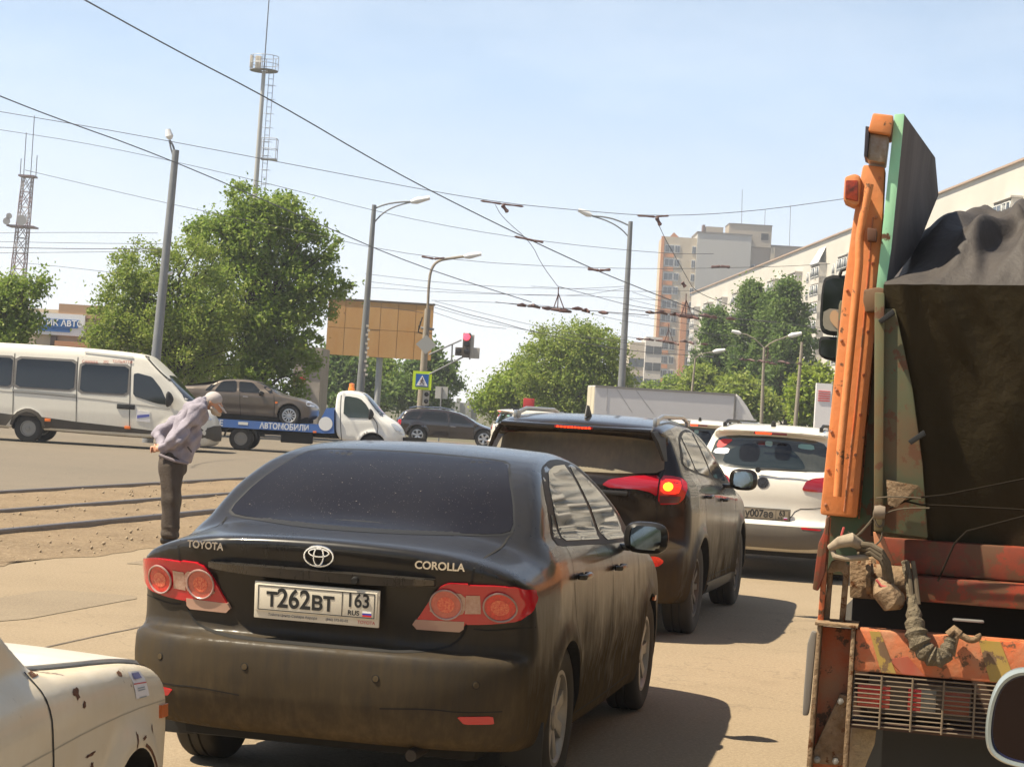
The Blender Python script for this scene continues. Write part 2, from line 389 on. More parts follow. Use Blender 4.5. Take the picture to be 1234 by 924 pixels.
AXM = {'rear': (lambda a, b: (Vector((-9, a, b)), Vector((1, 0, 0)))), 'front': (lambda a, b: (Vector((9, a, b)), Vector((-1, 0, 0)))),
       'right': (lambda a, b: (Vector((a, -5, b)), Vector((0, 1, 0)))), 'left': (lambda a, b: (Vector((a, 5, b)), Vector((0, -1, 0)))),
       'top': (lambda a, b: (Vector((a, b, 5)), Vector((0, 0, -1))))}
def pip(P, q):
    x, y = q; c = False; n = len(P); j = n-1
    for i in range(n):
        if (P[i][1] > y) != (P[j][1] > y) and x < (P[j][0]-P[i][0])*(y-P[i][1])/(P[j][1]-P[i][1])+P[i][0]: c = not c
        j = i
    return c
def patch(name, outline, side, bvh, material, parent, off=.003, res=.03, rnd=1, skirt=.012, hole=None, w=.2):
    """a panel (window, lamp, badge...) whose outline is given in the side/rear view, laid on the curved body and standing off it"""
    P = chaikin(outline, rnd, True, w) if rnd else np.array(outline, float)
    pts = []; 
    def dens(Q):
        r_ = []
        for i in range(len(Q)):
            a, b = Q[i], Q[(i+1) % len(Q)]; n = max(1, int(np.ceil(np.hypot(*(b-a))/res)))
            r_ += [a+(b-a)*t/n for t in range(n)]
        return r_
    bd = dens(P); nb = len(bd); pts = list(bd)
    edges = [(i, (i+1) % nb) for i in range(nb)]
    lo, hi = P.min(0), P.max(0)
    for a in np.arange(lo[0]+res*.6, hi[0], res):
        for b in np.arange(lo[1]+res*.6, hi[1], res):
            if pip(bd, (a, b)): pts.append(np.array((a, b)))
    vs, es, fs, *_ = delaunay_2d_cdt([Vector((float(p[0]), float(p[1]))) for p in pts], edges, [], 1, 1e-6)
    ok = []; V = []
    last = None
    for v in vs:
        o_, d_ = AXM[side](v.x, v.y); hit, nn, _, _ = bvh.ray_cast(o_, d_)
        if hit is None:
            hit, nn, _, _ = bvh.find_nearest(o_+d_*(abs(o_.x if side in('rear','front') else (o_.z if side == 'top' else o_.y))-.7))
        if nn.dot(d_) > 0: nn = -nn
        V.append((hit, nn))
    b = bmesh.new(); bv = [b.verts.new(p+n*off) for p, n in V]
    for f_ in fs:
        try: b.faces.new([bv[i] for i in f_])
        except ValueError: pass
    if skirt > 0:
        cnt = {}
        for f_ in b.faces:
            for e in f_.edges: cnt[e] = cnt.get(e, 0)+1
        be = [e for e, c_ in cnt.items() if c_ == 1]
        low = {}
        for e in be:
            for v in e.verts:
                if v not in low:
                    i = bv.index(v); low[v] = b.verts.new(V[i][0]-V[i][1]*skirt)
        for e in be:
            a_, c_ = e.verts
            try: b.faces.new((a_, c_, low[c_], low[a_]))
            except ValueError: pass
    bmesh.ops.recalc_face_normals(b, faces=b.faces[:])
    # outward orientation
    o_, d_ = AXM[side](0, 0)
    tot = sum((f_.normal*f_.calc_area() for f_ in b.faces if True), Vector())
    big = [f_ for f_ in b.faces]
    if sum(f_.normal.dot(d_)*f_.calc_area() for f_ in big if f_.verts[0] in set(bv)) > 0:
        bmesh.ops.reverse_faces(b, faces=b.faces[:])
    me = bpy.data.meshes.new(name); b.to_mesh(me); b.free()
    return finish(me, name, material, parent, True, angle=R(40))
def strip_poly(L, wd):
    L = np.array(L, float); L = chaikin(L, 1, False)
    t = np.gradient(L, axis=0); t /= np.linalg.norm(t, axis=1)[:, None]; n = np.stack([-t[:, 1], t[:, 0]], 1)*wd/2
    return np.concatenate([L+n, (L-n)[::-1]])
def strip(name, L, wd, side, bvh, material, parent, off=.0015, res=.03, skirt=.0):
    return patch(name, strip_poly(L, wd), side, bvh, material, parent, off, res, 0, skirt)
def mirror_y(P): return [(-a, b) for a, b in P]

def wheel(parent, x, y, Rw, wid, rimR, spokes, M_t, M_r, side, steel=False):
    """side: +1 left, -1 right; origin at wheel centre"""
    e = bpy.data.objects.new('wheel', None); COL.objects.link(e); e.parent = parent; e.location = (x, y, Rw); e.rotation_euler = (0, random.uniform(0, 6), 0)
    hw = wid/2
    t = MB(); s = side
    prof = [(rimR-.005, -hw*.82), (rimR+.02, -hw*.92), (Rw-.045, -hw), (Rw-.012, -hw*.88), (Rw, -hw*.7), (Rw, -hw*.3), (Rw-.008, -hw*.27), (Rw-.008, -hw*.2), (Rw, -hw*.17), (Rw, hw*.17), (Rw-.008, hw*.2), (Rw-.008, hw*.27), (Rw, hw*.3), (Rw, hw*.7), (Rw-.012, hw*.88), (Rw-.045, hw), (rimR+.02, hw*.92), (rimR-.005, hw*.82)]
    t.lathe(prof, 48, 'Y', close=True); t.build('tyre', M_t, e, angle=R(50))
    r = MB()
    r.lathe([(rimR, hw*.84*s), (rimR-.018, hw*.86*s), (rimR-.03, hw*.7*s), (rimR-.045, hw*.1*s), (rimR-.05, -hw*.8*s), (rimR-.0, -hw*.8*s)], 40, 'Y', cap=False)
    if steel:
        r.lathe([(rimR-.03, hw*.55*s), (rimR*.72, hw*.3*s), (rimR*.6, hw*.55*s), (rimR*.35, hw*.6*s), (rimR*.25, hw*.45*s), (.0001, hw*.45*s)], 32, 'Y')
        r.lathe([(.05, hw*.4*s), (.05, hw*.75*s), (.04, hw*.8*s), (.0001, hw*.8*s)], 16, 'Y')
    else:
        for k in range(spokes):
            a = 2*math.pi*k/spokes; rot = Matrix.Rotation(-a, 3, 'Y')
            L = rimR-.03
            wsp = .55*2*math.pi*rimR*.6/spokes
            poly = [Vector((.03, hw*.62*s, -wsp*.35)), Vector((L, hw*.74*s, -wsp*.55)), Vector((L, hw*.74*s, wsp*.55)), Vector((.03, hw*.62*s, wsp*.35))]
            r.prism([rot@p for p in poly], (0, -.025*s, 0), .004)
        r.lathe([(.055, hw*.45*s), (.055, hw*.68*s), (.045, hw*.74*s), (.0001, hw*.75*s)], 20, 'Y')
    r.build('rim', M_r, e, angle=R(30))
    d = MB(); d.lathe([(rimR-.055, hw*.05*s), (rimR-.056, -hw*.2*s)], 32, 'Y'); d.build('brake_drum', mat('drum', (.03, .028, .025), .8), e)
    return e
def mirror_part(parent, x, y, z, s, M, Mg, size=(.14, .24, .17), arm=(.10, .06)):
    """door mirror; s=+1 left, -1 right; glass faces back"""
    f = lambda X, Y, Z: smax(np.sqrt(((X-.0)/size[0])**2+(Y/(size[1]/2))**2*.98+(Z/(size[2]/2))**2)-1, -X*4-.45, .2)
    def g(X, Y, Z):
        a = (np.abs(Y)/(size[1]/2))**3+(np.abs(Z)/(size[2]/2))**3
        return (np.maximum(a, 0)**(1/3.)-(1-(np.clip(X, 0, 9)/size[0])**2*.75))*.1 + np.maximum(0, -(X)) + np.maximum(0, X-size[0])
    V, F = surface_nets(g, (-.03, -size[1]*.6, -size[2]*.6), (size[0]+.03, size[1]*.6, size[2]*.6), .012)
    V = V*1.0; V[:, 0] += x; V[:, 1] += y; V[:, 2] += z
    e = mesh_np('door_mirror', V, F, M, parent)
    n = 20; P = []
    for k in range(n):
        a = 2*math.pi*k/n; c, s_ = math.cos(a), math.sin(a)
        P.append((x-.008, y+size[1]*.43*math.copysign(abs(c)**.6, c), z+size[2]*.41*math.copysign(abs(s_)**.6, s_)))
    b = MB(); b.prism(P, (.004, 0, 0)); b.build('mirror_glass', Mg, e)
    b = MB(); b.box((x+.05, y-s*(size[1]*.5+arm[0]*.4), z-size[2]*.35), (.07, arm[0]+.06, .035), bevel=.01); b.build('mirror_arm', M, e)
    return e
# ------------------------------------------------------------------ ground
YAW = .2443
gu = Vector((math.sin(YAW), math.cos(YAW), 0)); gv = Vector((math.cos(YAW), -math.sin(YAW), 0))
def uv(u, v, z=0): return gu*u + gv*v + Vector((0, 0, z))
def sheet(name, u0, u1, v0, v1, z, material, nx=1, ny=1, label=None):
    us = np.linspace(u0, u1, nx+1); vs = np.linspace(v0, v1, ny+1)
    V = [uv(a, b, z) for a in us for b in vs]; F = [(i*(ny+1)+j, i*(ny+1)+j+1, (i+1)*(ny+1)+j+1, (i+1)*(ny+1)+j) for i in range(nx) for j in range(ny)]
    o = mesh_np(name, [tuple(v) for v in V], F, material, None, False); o['kind'] = 'structure'; return o
def ground_mat(name, c1, c2, c3, s1, s2, rough=.9, bump=.5, bs=60, cracks=0.0):
    M = bpy.data.materials.new(name); M.use_nodes = True; nt = M.node_tree; b = nt.nodes['Principled BSDF']; L = nt.links.new
    b.inputs['Roughness'].default_value = rough; b.inputs['Specular IOR Level'].default_value = .25
    g = N(nt, 'ShaderNodeNewGeometry')
    n1 = N(nt, 'ShaderNodeTexNoise', Scale=s1, Detail=9.0, Roughness=.62); n2 = N(nt, 'ShaderNodeTexNoise', Scale=s2, Detail=3.0, Roughness=.8)
    L(g.outputs['Position'], n1.inputs['Vector']); L(g.outputs['Position'], n2.inputs['Vector'])
    r1 = N(nt, 'ShaderNodeMapRange'); r1.inputs['From Min'].default_value = .35; r1.inputs['From Max'].default_value = .65; L(n1.outputs['Fac'], r1.inputs['Value'])
    r2 = N(nt, 'ShaderNodeMapRange'); r2.inputs['From Min'].default_value = .44; r2.inputs['From Max'].default_value = .66; L(n2.outputs['Fac'], r2.inputs['Value'])
    m1 = N(nt, 'ShaderNodeMix', data_type='RGBA'); m1.inputs['A'].default_value = (*c1, 1); m1.inputs['B'].default_value = (*c2, 1); L(r1.outputs[0], m1.inputs['Factor'])
    m2 = N(nt, 'ShaderNodeMix', data_type='RGBA'); m2.inputs['B'].default_value = (*c3, 1); L(m1.outputs['Result'], m2.inputs['A'])
    mm_ = N(nt, 'ShaderNodeMath', operation='MULTIPLY'); mm_.inputs[1].default_value = .75; L(r2.outputs[0], mm_.inputs[0]); L(mm_.outputs[0], m2.inputs['Factor'])
    last = m2.outputs['Result']
    n5 = N(nt, 'ShaderNodeTexNoise', Scale=s2*2.2, Detail=2.0, Roughness=.9); L(g.outputs['Position'], n5.inputs['Vector'])
    r5 = N(nt, 'ShaderNodeMapRange'); r5.inputs['From Min'].default_value = .56; r5.inputs['From Max'].default_value = .70; r5.inputs['To Max'].default_value = .5; L(n5.outputs['Fac'], r5.inputs['Value'])
    m5 = N(nt, 'ShaderNodeMix', data_type='RGBA'); m5.inputs['B'].default_value = (*[c*.45 for c in c2], 1); L(last, m5.inputs['A']); L(r5.outputs[0], m5.inputs['Factor']); last = m5.outputs['Result']
    n6 = N(nt, 'ShaderNodeTexNoise', Scale=1.6, Detail=6.0, Roughness=.7); L(g.outputs['Position'], n6.inputs['Vector'])
    r6 = N(nt, 'ShaderNodeMapRange'); r6.inputs['From Min'].default_value = .56; r6.inputs['From Max'].default_value = .72; r6.inputs['To Max'].default_value = .35; L(n6.outputs['Fac'], r6.inputs['Value'])
    m6 = N(nt, 'ShaderNodeMix', data_type='RGBA'); m6.inputs['B'].default_value = (*[c*.72 for c in c2], 1); L(last, m6.inputs['A']); L(r6.outputs[0], m6.inputs['Factor']); last = m6.outputs['Result']
    if cracks > 0:
        vo = N(nt, 'ShaderNodeTexVoronoi', feature='DISTANCE_TO_EDGE'); vo.inputs['Scale'].default_value = .22
        wn = N(nt, 'ShaderNodeTexNoise', Scale=1.3, Detail=6.0); L(g.outputs['Position'], wn.inputs['Vector'])
        ad = N(nt, 'ShaderNodeMix', data_type='RGBA'); ad.inputs['Factor'].default_value = .35; L(g.outputs['Position'], ad.inputs['A']); 
        sc = N(nt, 'ShaderNodeVectorMath', operation='SCALE'); sc.inputs['Scale'].default_value = 3.0; L(wn.outputs['Color'], sc.inputs[0])
        av = N(nt, 'ShaderNodeVectorMath', operation='ADD'); L(g.outputs['Position'], av.inputs[0]); L(sc.outputs[0], av.inputs[1]); L(av.outputs[0], vo.inputs['Vector'])
        rc = N(nt, 'ShaderNodeMapRange'); rc.inputs['From Min'].default_value = .0015; rc.inputs['From Max'].default_value = .005; rc.inputs['To Min'].default_value = cracks; rc.inputs['To Max'].default_value = 0; L(vo.outputs['Distance'], rc.inputs['Value'])
        m3 = N(nt, 'ShaderNodeMix', data_type='RGBA'); m3.inputs['B'].default_value = (.045, .038, .03, 1); L(last, m3.inputs['A']); L(rc.outputs[0], m3.inputs['Factor']); last = m3.outputs['Result']
    L(last, b.inputs['Base Color'])
    if bump > 0:
        nb = N(nt, 'ShaderNodeTexNoise', Scale=bs, Detail=4.0, Roughness=.7); L(g.outputs['Position'], nb.inputs['Vector'])
        bp = N(nt, 'ShaderNodeBump'); bp.inputs['Strength'].default_value = bump; bp.inputs['Distance'].default_value = .02; L(nb.outputs['Fac'], bp.inputs['Height']); L(bp.outputs[0], b.inputs['Normal'])
    return M
M_road = ground_mat('dusty_asphalt', (.262, .203, .135), (.215, .165, .108), (.34, .275, .19), .35, 45, bump=.35, bs=90, cracks=.22)
M_road2 = ground_mat('grey_asphalt', (.165, .137, .105), (.135, .115, .09), (.22, .185, .14), .15, 30, bump=.3, bs=60, cracks=.3)
M_dirt = ground_mat('dry_dirt', (.215, .155, .095), (.15, .105, .062), (.31, .24, .155), .9, 22, bump=1.0, bs=24)
M_earth = ground_mat('far_ground', (.115, .105, .07), (.08, .085, .045), (.16, .14, .10), .2, 9, bump=0)
g_ = mesh_np('ground', [(-2500, -600, -.012), (2500, -600, -.012), (2500, 4500, -.012), (-2500, 4500, -.012)], [(0, 1, 2, 3)], M_earth, None, False); g_['kind'] = 'structure'
sheet('road', -30, 46, -9.3, 12, 0, M_road)
sheet('far_carriageway', -30, 46, -34, -14.15, 0, M_road2)
sheet('crossing_road', 46, 84, -75, 40, 0, M_road2)
sheet('road_beyond', 84, 260, -8.55, 12, 0, M_road2)
sheet('far_pavement', -30, 46, -44, -34, .004, M_road2)
# tram track bed: uneven dry dirt between the carriageways
def bed():
    nu, nv = 300, 56; us = np.linspace(-20, 46, nu); vs = np.linspace(-14.2, -8.5, nv); V = []
    for a in us:
        for b_ in vs:
            e = min((b_+14.2), (-8.5-b_)); k = min(1, max(0, e/.5))
            nz = .5*math.sin(a*.9+b_*2.1)+.5*math.sin(a*2.3-b_*1.3+1.2)+.35*math.sin(a*5.1+b_*3.7)
            edge = .18*math.sin(a*1.1)+.10*math.sin(a*3.3+.5)+.06*math.sin(a*7.7) if b_ > -8.6 else 0
            V.append(tuple(uv(a, b_+edge*.6, .004+k*(.012+.009*nz)+random.uniform(0, .008)*k)))
    F = [(i*nv+j, i*nv+j+1, (i+1)*nv+j+1, (i+1)*nv+j) for i in range(nu-1) for j in range(nv-1)]
    o = mesh_np('tram_track_bed', V, F, M_dirt, None, True); o['kind'] = 'structure'
bed()
M_railm = mat('tram_rail_steel', (.17, .165, .175), .3, .7, dust=.25, dcol=(.2, .14, .09))
for k, (v_, lab) in enumerate(((-10.2, 'nearest steel tram rail, between the man in the cap and the dusty road edge'), (-11.85, 'second steel tram rail, in the middle of the dirt strip'), (-13.8, 'farthest steel tram rail, along the far edge of the dirt strip'))):
    b = MB(); prof = [(-.035, -.02), (-.035, .10), (-.025, .11), (.035, .11), (.045, .10), (.045, .06), (.055, .06), (.055, .09), (.065, .09), (.065, -.02)]
    segs = 40
    rings = []
    for i in range(segs+1):
        a = -20+66*i/segs; rings.append([b.bm.verts.new(uv(a, v_+p_[0], p_[1]*(.55 if k else .7))) for p_ in prof])
    for i in range(segs):
        for j in range(len(prof)-1): b.bm.faces.new((rings[i][j], rings[i][j+1], rings[i+1][j+1], rings[i+1][j]))
    tag(b.build('tram_rail', M_railm), lab, 'rail', 'tram rails in the dirt strip')
# small stones on the dirt
ico = bmesh.new(); bmesh.ops.create_icosphere(ico, subdivisions=1, radius=1.0); ico.verts.ensure_lookup_table()
iv = np.array([v.co[:] for v in ico.verts]); ifc = np.array([[v.index for v in f.verts] for f in ico.faces]); ico.free()
V = []; F = []
for k in range(900):
    a = rng.uniform(12, 44); b_ = rng.uniform(-14.1, -8.45) if k % 4 else rng.normal(-8.9, .25)
    if b_ < -14.1 or b_ > -8.2: continue
    s_ = rng.uniform(.006, .02)*(1.6 if rng.random() < .06 else 1); p_ = np.array(uv(a, b_, .03 if b_ < -8.7 else .01))
    V.append(iv*s_*rng.uniform(.6, 1.3, 3)+p_); F.append(ifc+12*len(F))
st = mesh_np('gravel', np.concatenate(V), np.concatenate(F), mat('stone', (.27, .20, .13), .9, var=.8, vscale=2, col2=(.36, .29, .20)), None, False); st['kind'] = 'stuff'; st['label'] = 'small stones scattered over the dirt strip'

# worn asphalt: sealed joint, old repair patches, faded lane paint
def flat(name, L, wd, z, M, seed=0, label=None, closed=False):
    r_ = random.Random(seed); P = np.array(L, float) if not closed else chaikin(L, 2, True, .08)
    if not closed:
        Q = strip_poly(P, wd)
    else: Q = P
    Q = np.array([(a+r_.uniform(-1, 1)*wd*.12, b+r_.uniform(-1, 1)*wd*.12) for a, b in Q])
    vs, es, fs, *_ = delaunay_2d_cdt([Vector((float(a), float(b))) for a, b in Q], [(i, (i+1) % len(Q)) for i in range(len(Q))], [], 1, 1e-6)
    o = mesh_np(name, [tuple(uv(v.x, v.y, z)) for v in vs], [list(f) for f in fs], M, None, False); o['kind'] = 'structure'; return o
M_joint = mat('road_joint', (.10, .08, .06), .9, var=.8, vscale=3, col2=(.19, .15, .11), wcoords=True)
flat('road_joint', [(u_, -5.75+.03*math.sin(u_*1.7)+.02*math.sin(u_*4.1)) for u_ in np.arange(3, 42, .8)], .022, .004, M_joint, 1)
M_rp = ground_mat('repair_patch', (.225, .18, .125), (.19, .15, .105), (.29, .235, .165), .6, 50, bump=.35, bs=90)
M_oil = ground_mat('tyre_dark_asphalt', (.225, .175, .118), (.20, .155, .105), (.26, .21, .145), .6, 50, bump=.35, bs=90)
for k, (u0, v0, du, dv) in enumerate(((13.2, -6.9, 2.2, .8), (17.5, -7.6, 1.2, .6), (11.0, 1.6, 1.4, .7), (16.6, -.2, 1.1, .5), (24, -6.4, 3.0, .9))):
    flat('road_patch', [(u0-du/2, v0-dv/2), (u0+du/2, v0-dv/2*1.1), (u0+du/2*1.05, v0+dv/2), (u0-du/2*.95, v0+dv/2*.9)], .15, .004, M_rp, k+5, closed=True)

for k, (u_, v_, L_, wd) in enumerate(((12.0, -.4, 1.0, .35), (15.0, -1.1, .7, .25), (18.5, -7.1, 1.6, .3), (9.6, -6.9, .9, .25), (21.0, -.2, 1.5, .4), (14.0, -7.9, .8, .2))):
    flat('oil_stain', [(u_-L_/2, v_-wd*.2), (u_-L_*.2, v_-wd/2), (u_+L_*.3, v_-wd*.4), (u_+L_/2, v_+wd*.1), (u_+L_*.2, v_+wd/2), (u_-L_*.3, v_+wd*.35)], .12, .006, M_oil, k+30, closed=True)
# ------------------------------------------------------------------ shared materials
M_black = mat('black_rubber', (.012, .012, .012), .55)
M_tyre = mat('tyre_rubber', (.018, .018, .018), .8, dust=.22, dcol=(.16, .13, .09))
M_tyre_far = mat('tyre_rubber_dry', (.03, .028, .026), .85)
M_dark = mat('dark_underbody', (.012, .011, .010), .9)
M_chrome = mat('chrome', (.75, .75, .75), .12, 1.0)
M_alloy = mat('alloy_dusty', (.42, .40, .37), .35, .7, dust=.25, dcol=(.2, .15, .1))
M_alloy_cl = mat('alloy_clean', (.62, .62, .62), .3, .6)
M_steel = mat('steel_rim', (.28, .27, .25), .5, .5)
M_glass = mat('tinted_glass', (.008, .009, .011), .03, coat=0.0, spec=.9, dust=.02, dcol=(.25, .22, .17))
M_glass_dirty = mat('rear_glass_dusty', (.008, .008, .012), .12, spec=.22, dust=.05, dcol=(.10, .085, .07), dhi=1.5)
M_glass_far = mat('far_glass', (.012, .014, .016), .08, spec=.6)
M_mglass = mat('mirror_glass', (.62, .66, .66), .03, 1.0)
M_red = mat('lamp_red', (.5, .008, .018), .12, coat=1.0)
M_red2 = mat('lamp_red_inner', (.75, .03, .02), .2, coat=1.0, var=.6, vscale=60, col2=(.3, .0, .0))
M_clear = mat('lamp_clear', (.55, .36, .28), .15, coat=1.0, var=.7, vscale=50, col2=(.36, .15, .10))
M_pinkish = mat('lamp_milky', (.45, .27, .20), .15, coat=1.0)
M_redlit = mat('lamp_red_lit', (1.0, .03, .005), .3, emit=2.5)
M_amberlit = mat('lamp_amber_lit', (1.0, .16, .01), .3, emit=3.2)
M_headl = mat('headlight_glass', (.55, .57, .6), .08, .2, coat=1.0)
M_orange_l = mat('indicator_orange', (.8, .18, .02), .3, coat=.6)
M_plate = mat('plate_white', (.72, .66, .54), .45, dust=.12)
M_plate_ink = mat('plate_ink', (.02, .02, .02), .5)

def seam(L, side, bvh, parent, wd=.006, name='panel_gap', off=.0015):
    return strip(name, L, wd, side, bvh, M_dark, parent, off=off, res=.035)
REARM = Matrix(((0, 0, -1, 0), (-1, 0, 0, 0), (0, 1, 0, 0), (0, 0, 0, 1)))   # text x-> car -y, text y-> car z, text z-> car -x
def rear_text(name, s, size, M, parent, x, y, z, **k):
    return text_obj(name, s, size, M, parent, Matrix.Translation((x, y, z)) @ REARM, **k)
SIDEM = Matrix(((1, 0, 0, 0), (0, 0, -1, 0), (0, 1, 0, 0), (0, 0, 0, 1)))    # facing car -y (right side)
def side_text(name, s, size, M, parent, x, y, z, **k):
    return text_obj(name, s, size, M, parent, Matrix.Translation((x, y, z)) @ SIDEM, **k)
def circle(cx, cy, r, n=28, r2=None): return [(cx+r*math.cos(2*math.pi*k/n), cy+(r2 or r)*math.sin(2*math.pi*k/n)) for k in range(n)]
def ring3(mb, c, ry, rz, tube, seg=28, tilt=0):
    P = []
    for k in range(seg+1):
        a = 2*math.pi*k/seg; P.append((c[0]-tilt*math.sin(a)*rz, c[1]+ry*math.cos(a), c[2]+rz*math.sin(a)))
    mb.tube(P, tube, 6, cap=False)
def handle(parent, x, y, z, M, s=-1, ln=.19):
    b = MB(); b.tube([(x-ln/2, y+s*.002, z), (x-ln/2+.02, y+s*.03, z), (x, y+s*.036, z+.004), (x+ln/2-.02, y+s*.03, z), (x+ln/2, y+s*.002, z)], [.012, .014, .016, .014, .012], 8)
    return b.build('door_handle', M, parent)
def plate(parent, x, y, z, wd=.52, ht=.112, tilt=0.0, code='', reg='', name='number_plate', Mb=None, frame=True, banner=False):
    e = bpy.data.objects.new(name, None); COL.objects.link(e); e.parent = parent; e.location = (x, y, z); e.rotation_euler = (0, tilt, 0)
    b = MB(); 
    if frame: b.box((.004, 0, -.012 if banner else 0), (.014, wd+.016, ht+.016+(.024 if banner else 0)), bevel=.004); b.build('plate_frame', M_plate if banner else M_black, e)
    b = MB(); b.box((-.005, 0, 0), (.008, wd, ht), bevel=.003); b.build('plate_panel', Mb or M_plate, e)
    if code:
        b = MB(); Y = lambda t: wd/2-t*wd
        for p_, q_ in (((0.005, 0), (.0035, ht-.012)), ): pass
        for yy in (wd*.478, wd*-.215, wd*-.478): b.box((-.0098, yy, 0), (.001, .003, ht-.012))
        for zz in (ht*.44, -ht*.44): b.box((-.0098, wd*.0, zz), (.001, wd*.955, .003))
        b.build('plate_border', M_plate_ink, e)
        text_obj('plate_characters', code, ht*.98, M_plate_ink, e, Matrix.Translation((-.0098, wd*.13, -.001)) @ REARM, .0006, sx=.88*wd/.52, bold=.0022)
        text_obj('region_characters', reg, ht*.70, M_plate_ink, e, Matrix.Translation((-.0098, -wd*.345, ht*.14)) @ REARM, .0006, sx=.86, bold=.0016)
        text_obj('country_characters', 'RUS', ht*.24, M_plate_ink, e, Matrix.Translation((-.0098, -wd*.31, -ht*.30)) @ REARM, .0006, sx=1.05, bold=.0006)
        for k, c_ in enumerate(((.8, .8, .8), (.03, .05, .4), (.6, .02, .02))):
            b = MB(); b.box((-.0098, -wd*.42, -ht*(.24+k*.065)), (.001, .038, ht*.062)); b.build('flag_stripe', mat('flag%d' % k, c_, .5), e)
    return e
def add_wheels(car, xs, track, Rw, wid, rimR, spokes, M_t, M_r, steel=False):
    for x in xs:
        for s in (-1, 1): wheel(car, x, s*track, Rw, wid, rimR, spokes, M_t, M_r, s, steel)
def rail(parent, y, x0, x1, z, M, Mf=None):
    b = MB(); n = 10; P = []; 
    for k in range(n+1):
        t = k/n; P.append((x0+(x1-x0)*t, y, z+.065*min(1, 5*t, 5*(1-t))**.6-.02))
    b.tube(P, [.012]+[.018]*(n-1)+[.012], 8)
    b.box((x0+.05, y, z), (.14, .035, .06), bevel=.012); b.box((x1-.05, y, z), (.14, .035, .06), bevel=.012)
    return b.build('roof_rail', M, parent)

def dust_specks(car, bv):
    r_ = random.Random(3); V, F = [], []
    for k in range(900):
        y_ = r_.uniform(-.58, .58); z_ = r_.uniform(1.16, 1.42)
        if abs(y_) > .60-(z_-1.16)*.5: continue
        h_, n_, _, _ = bv.ray_cast(Vector((-9, y_, z_)), Vector((1, 0, 0)))
        s_ = r_.uniform(.0006, .0015)*(2.2 if r_.random() < .05 else 1); a = Vector((0, 1, 0)); u = (a-n_*a.dot(n_)).normalized(); v = n_.cross(u); c = h_+n_*.0045; i = len(V)
        for q in range(5): t_ = q*1.2566; V.append(c+u*math.cos(t_)*s_+v*math.sin(t_)*s_*r_.uniform(.6, 1.3))
        F.append([i, i+1, i+2, i+3, i+4])
    o = mesh_np('dried_dirt_specks', [tuple(v) for v in V], F, mat('speck', (.14, .125, .105), .9), car, False); o['kind'] = 'stuff'
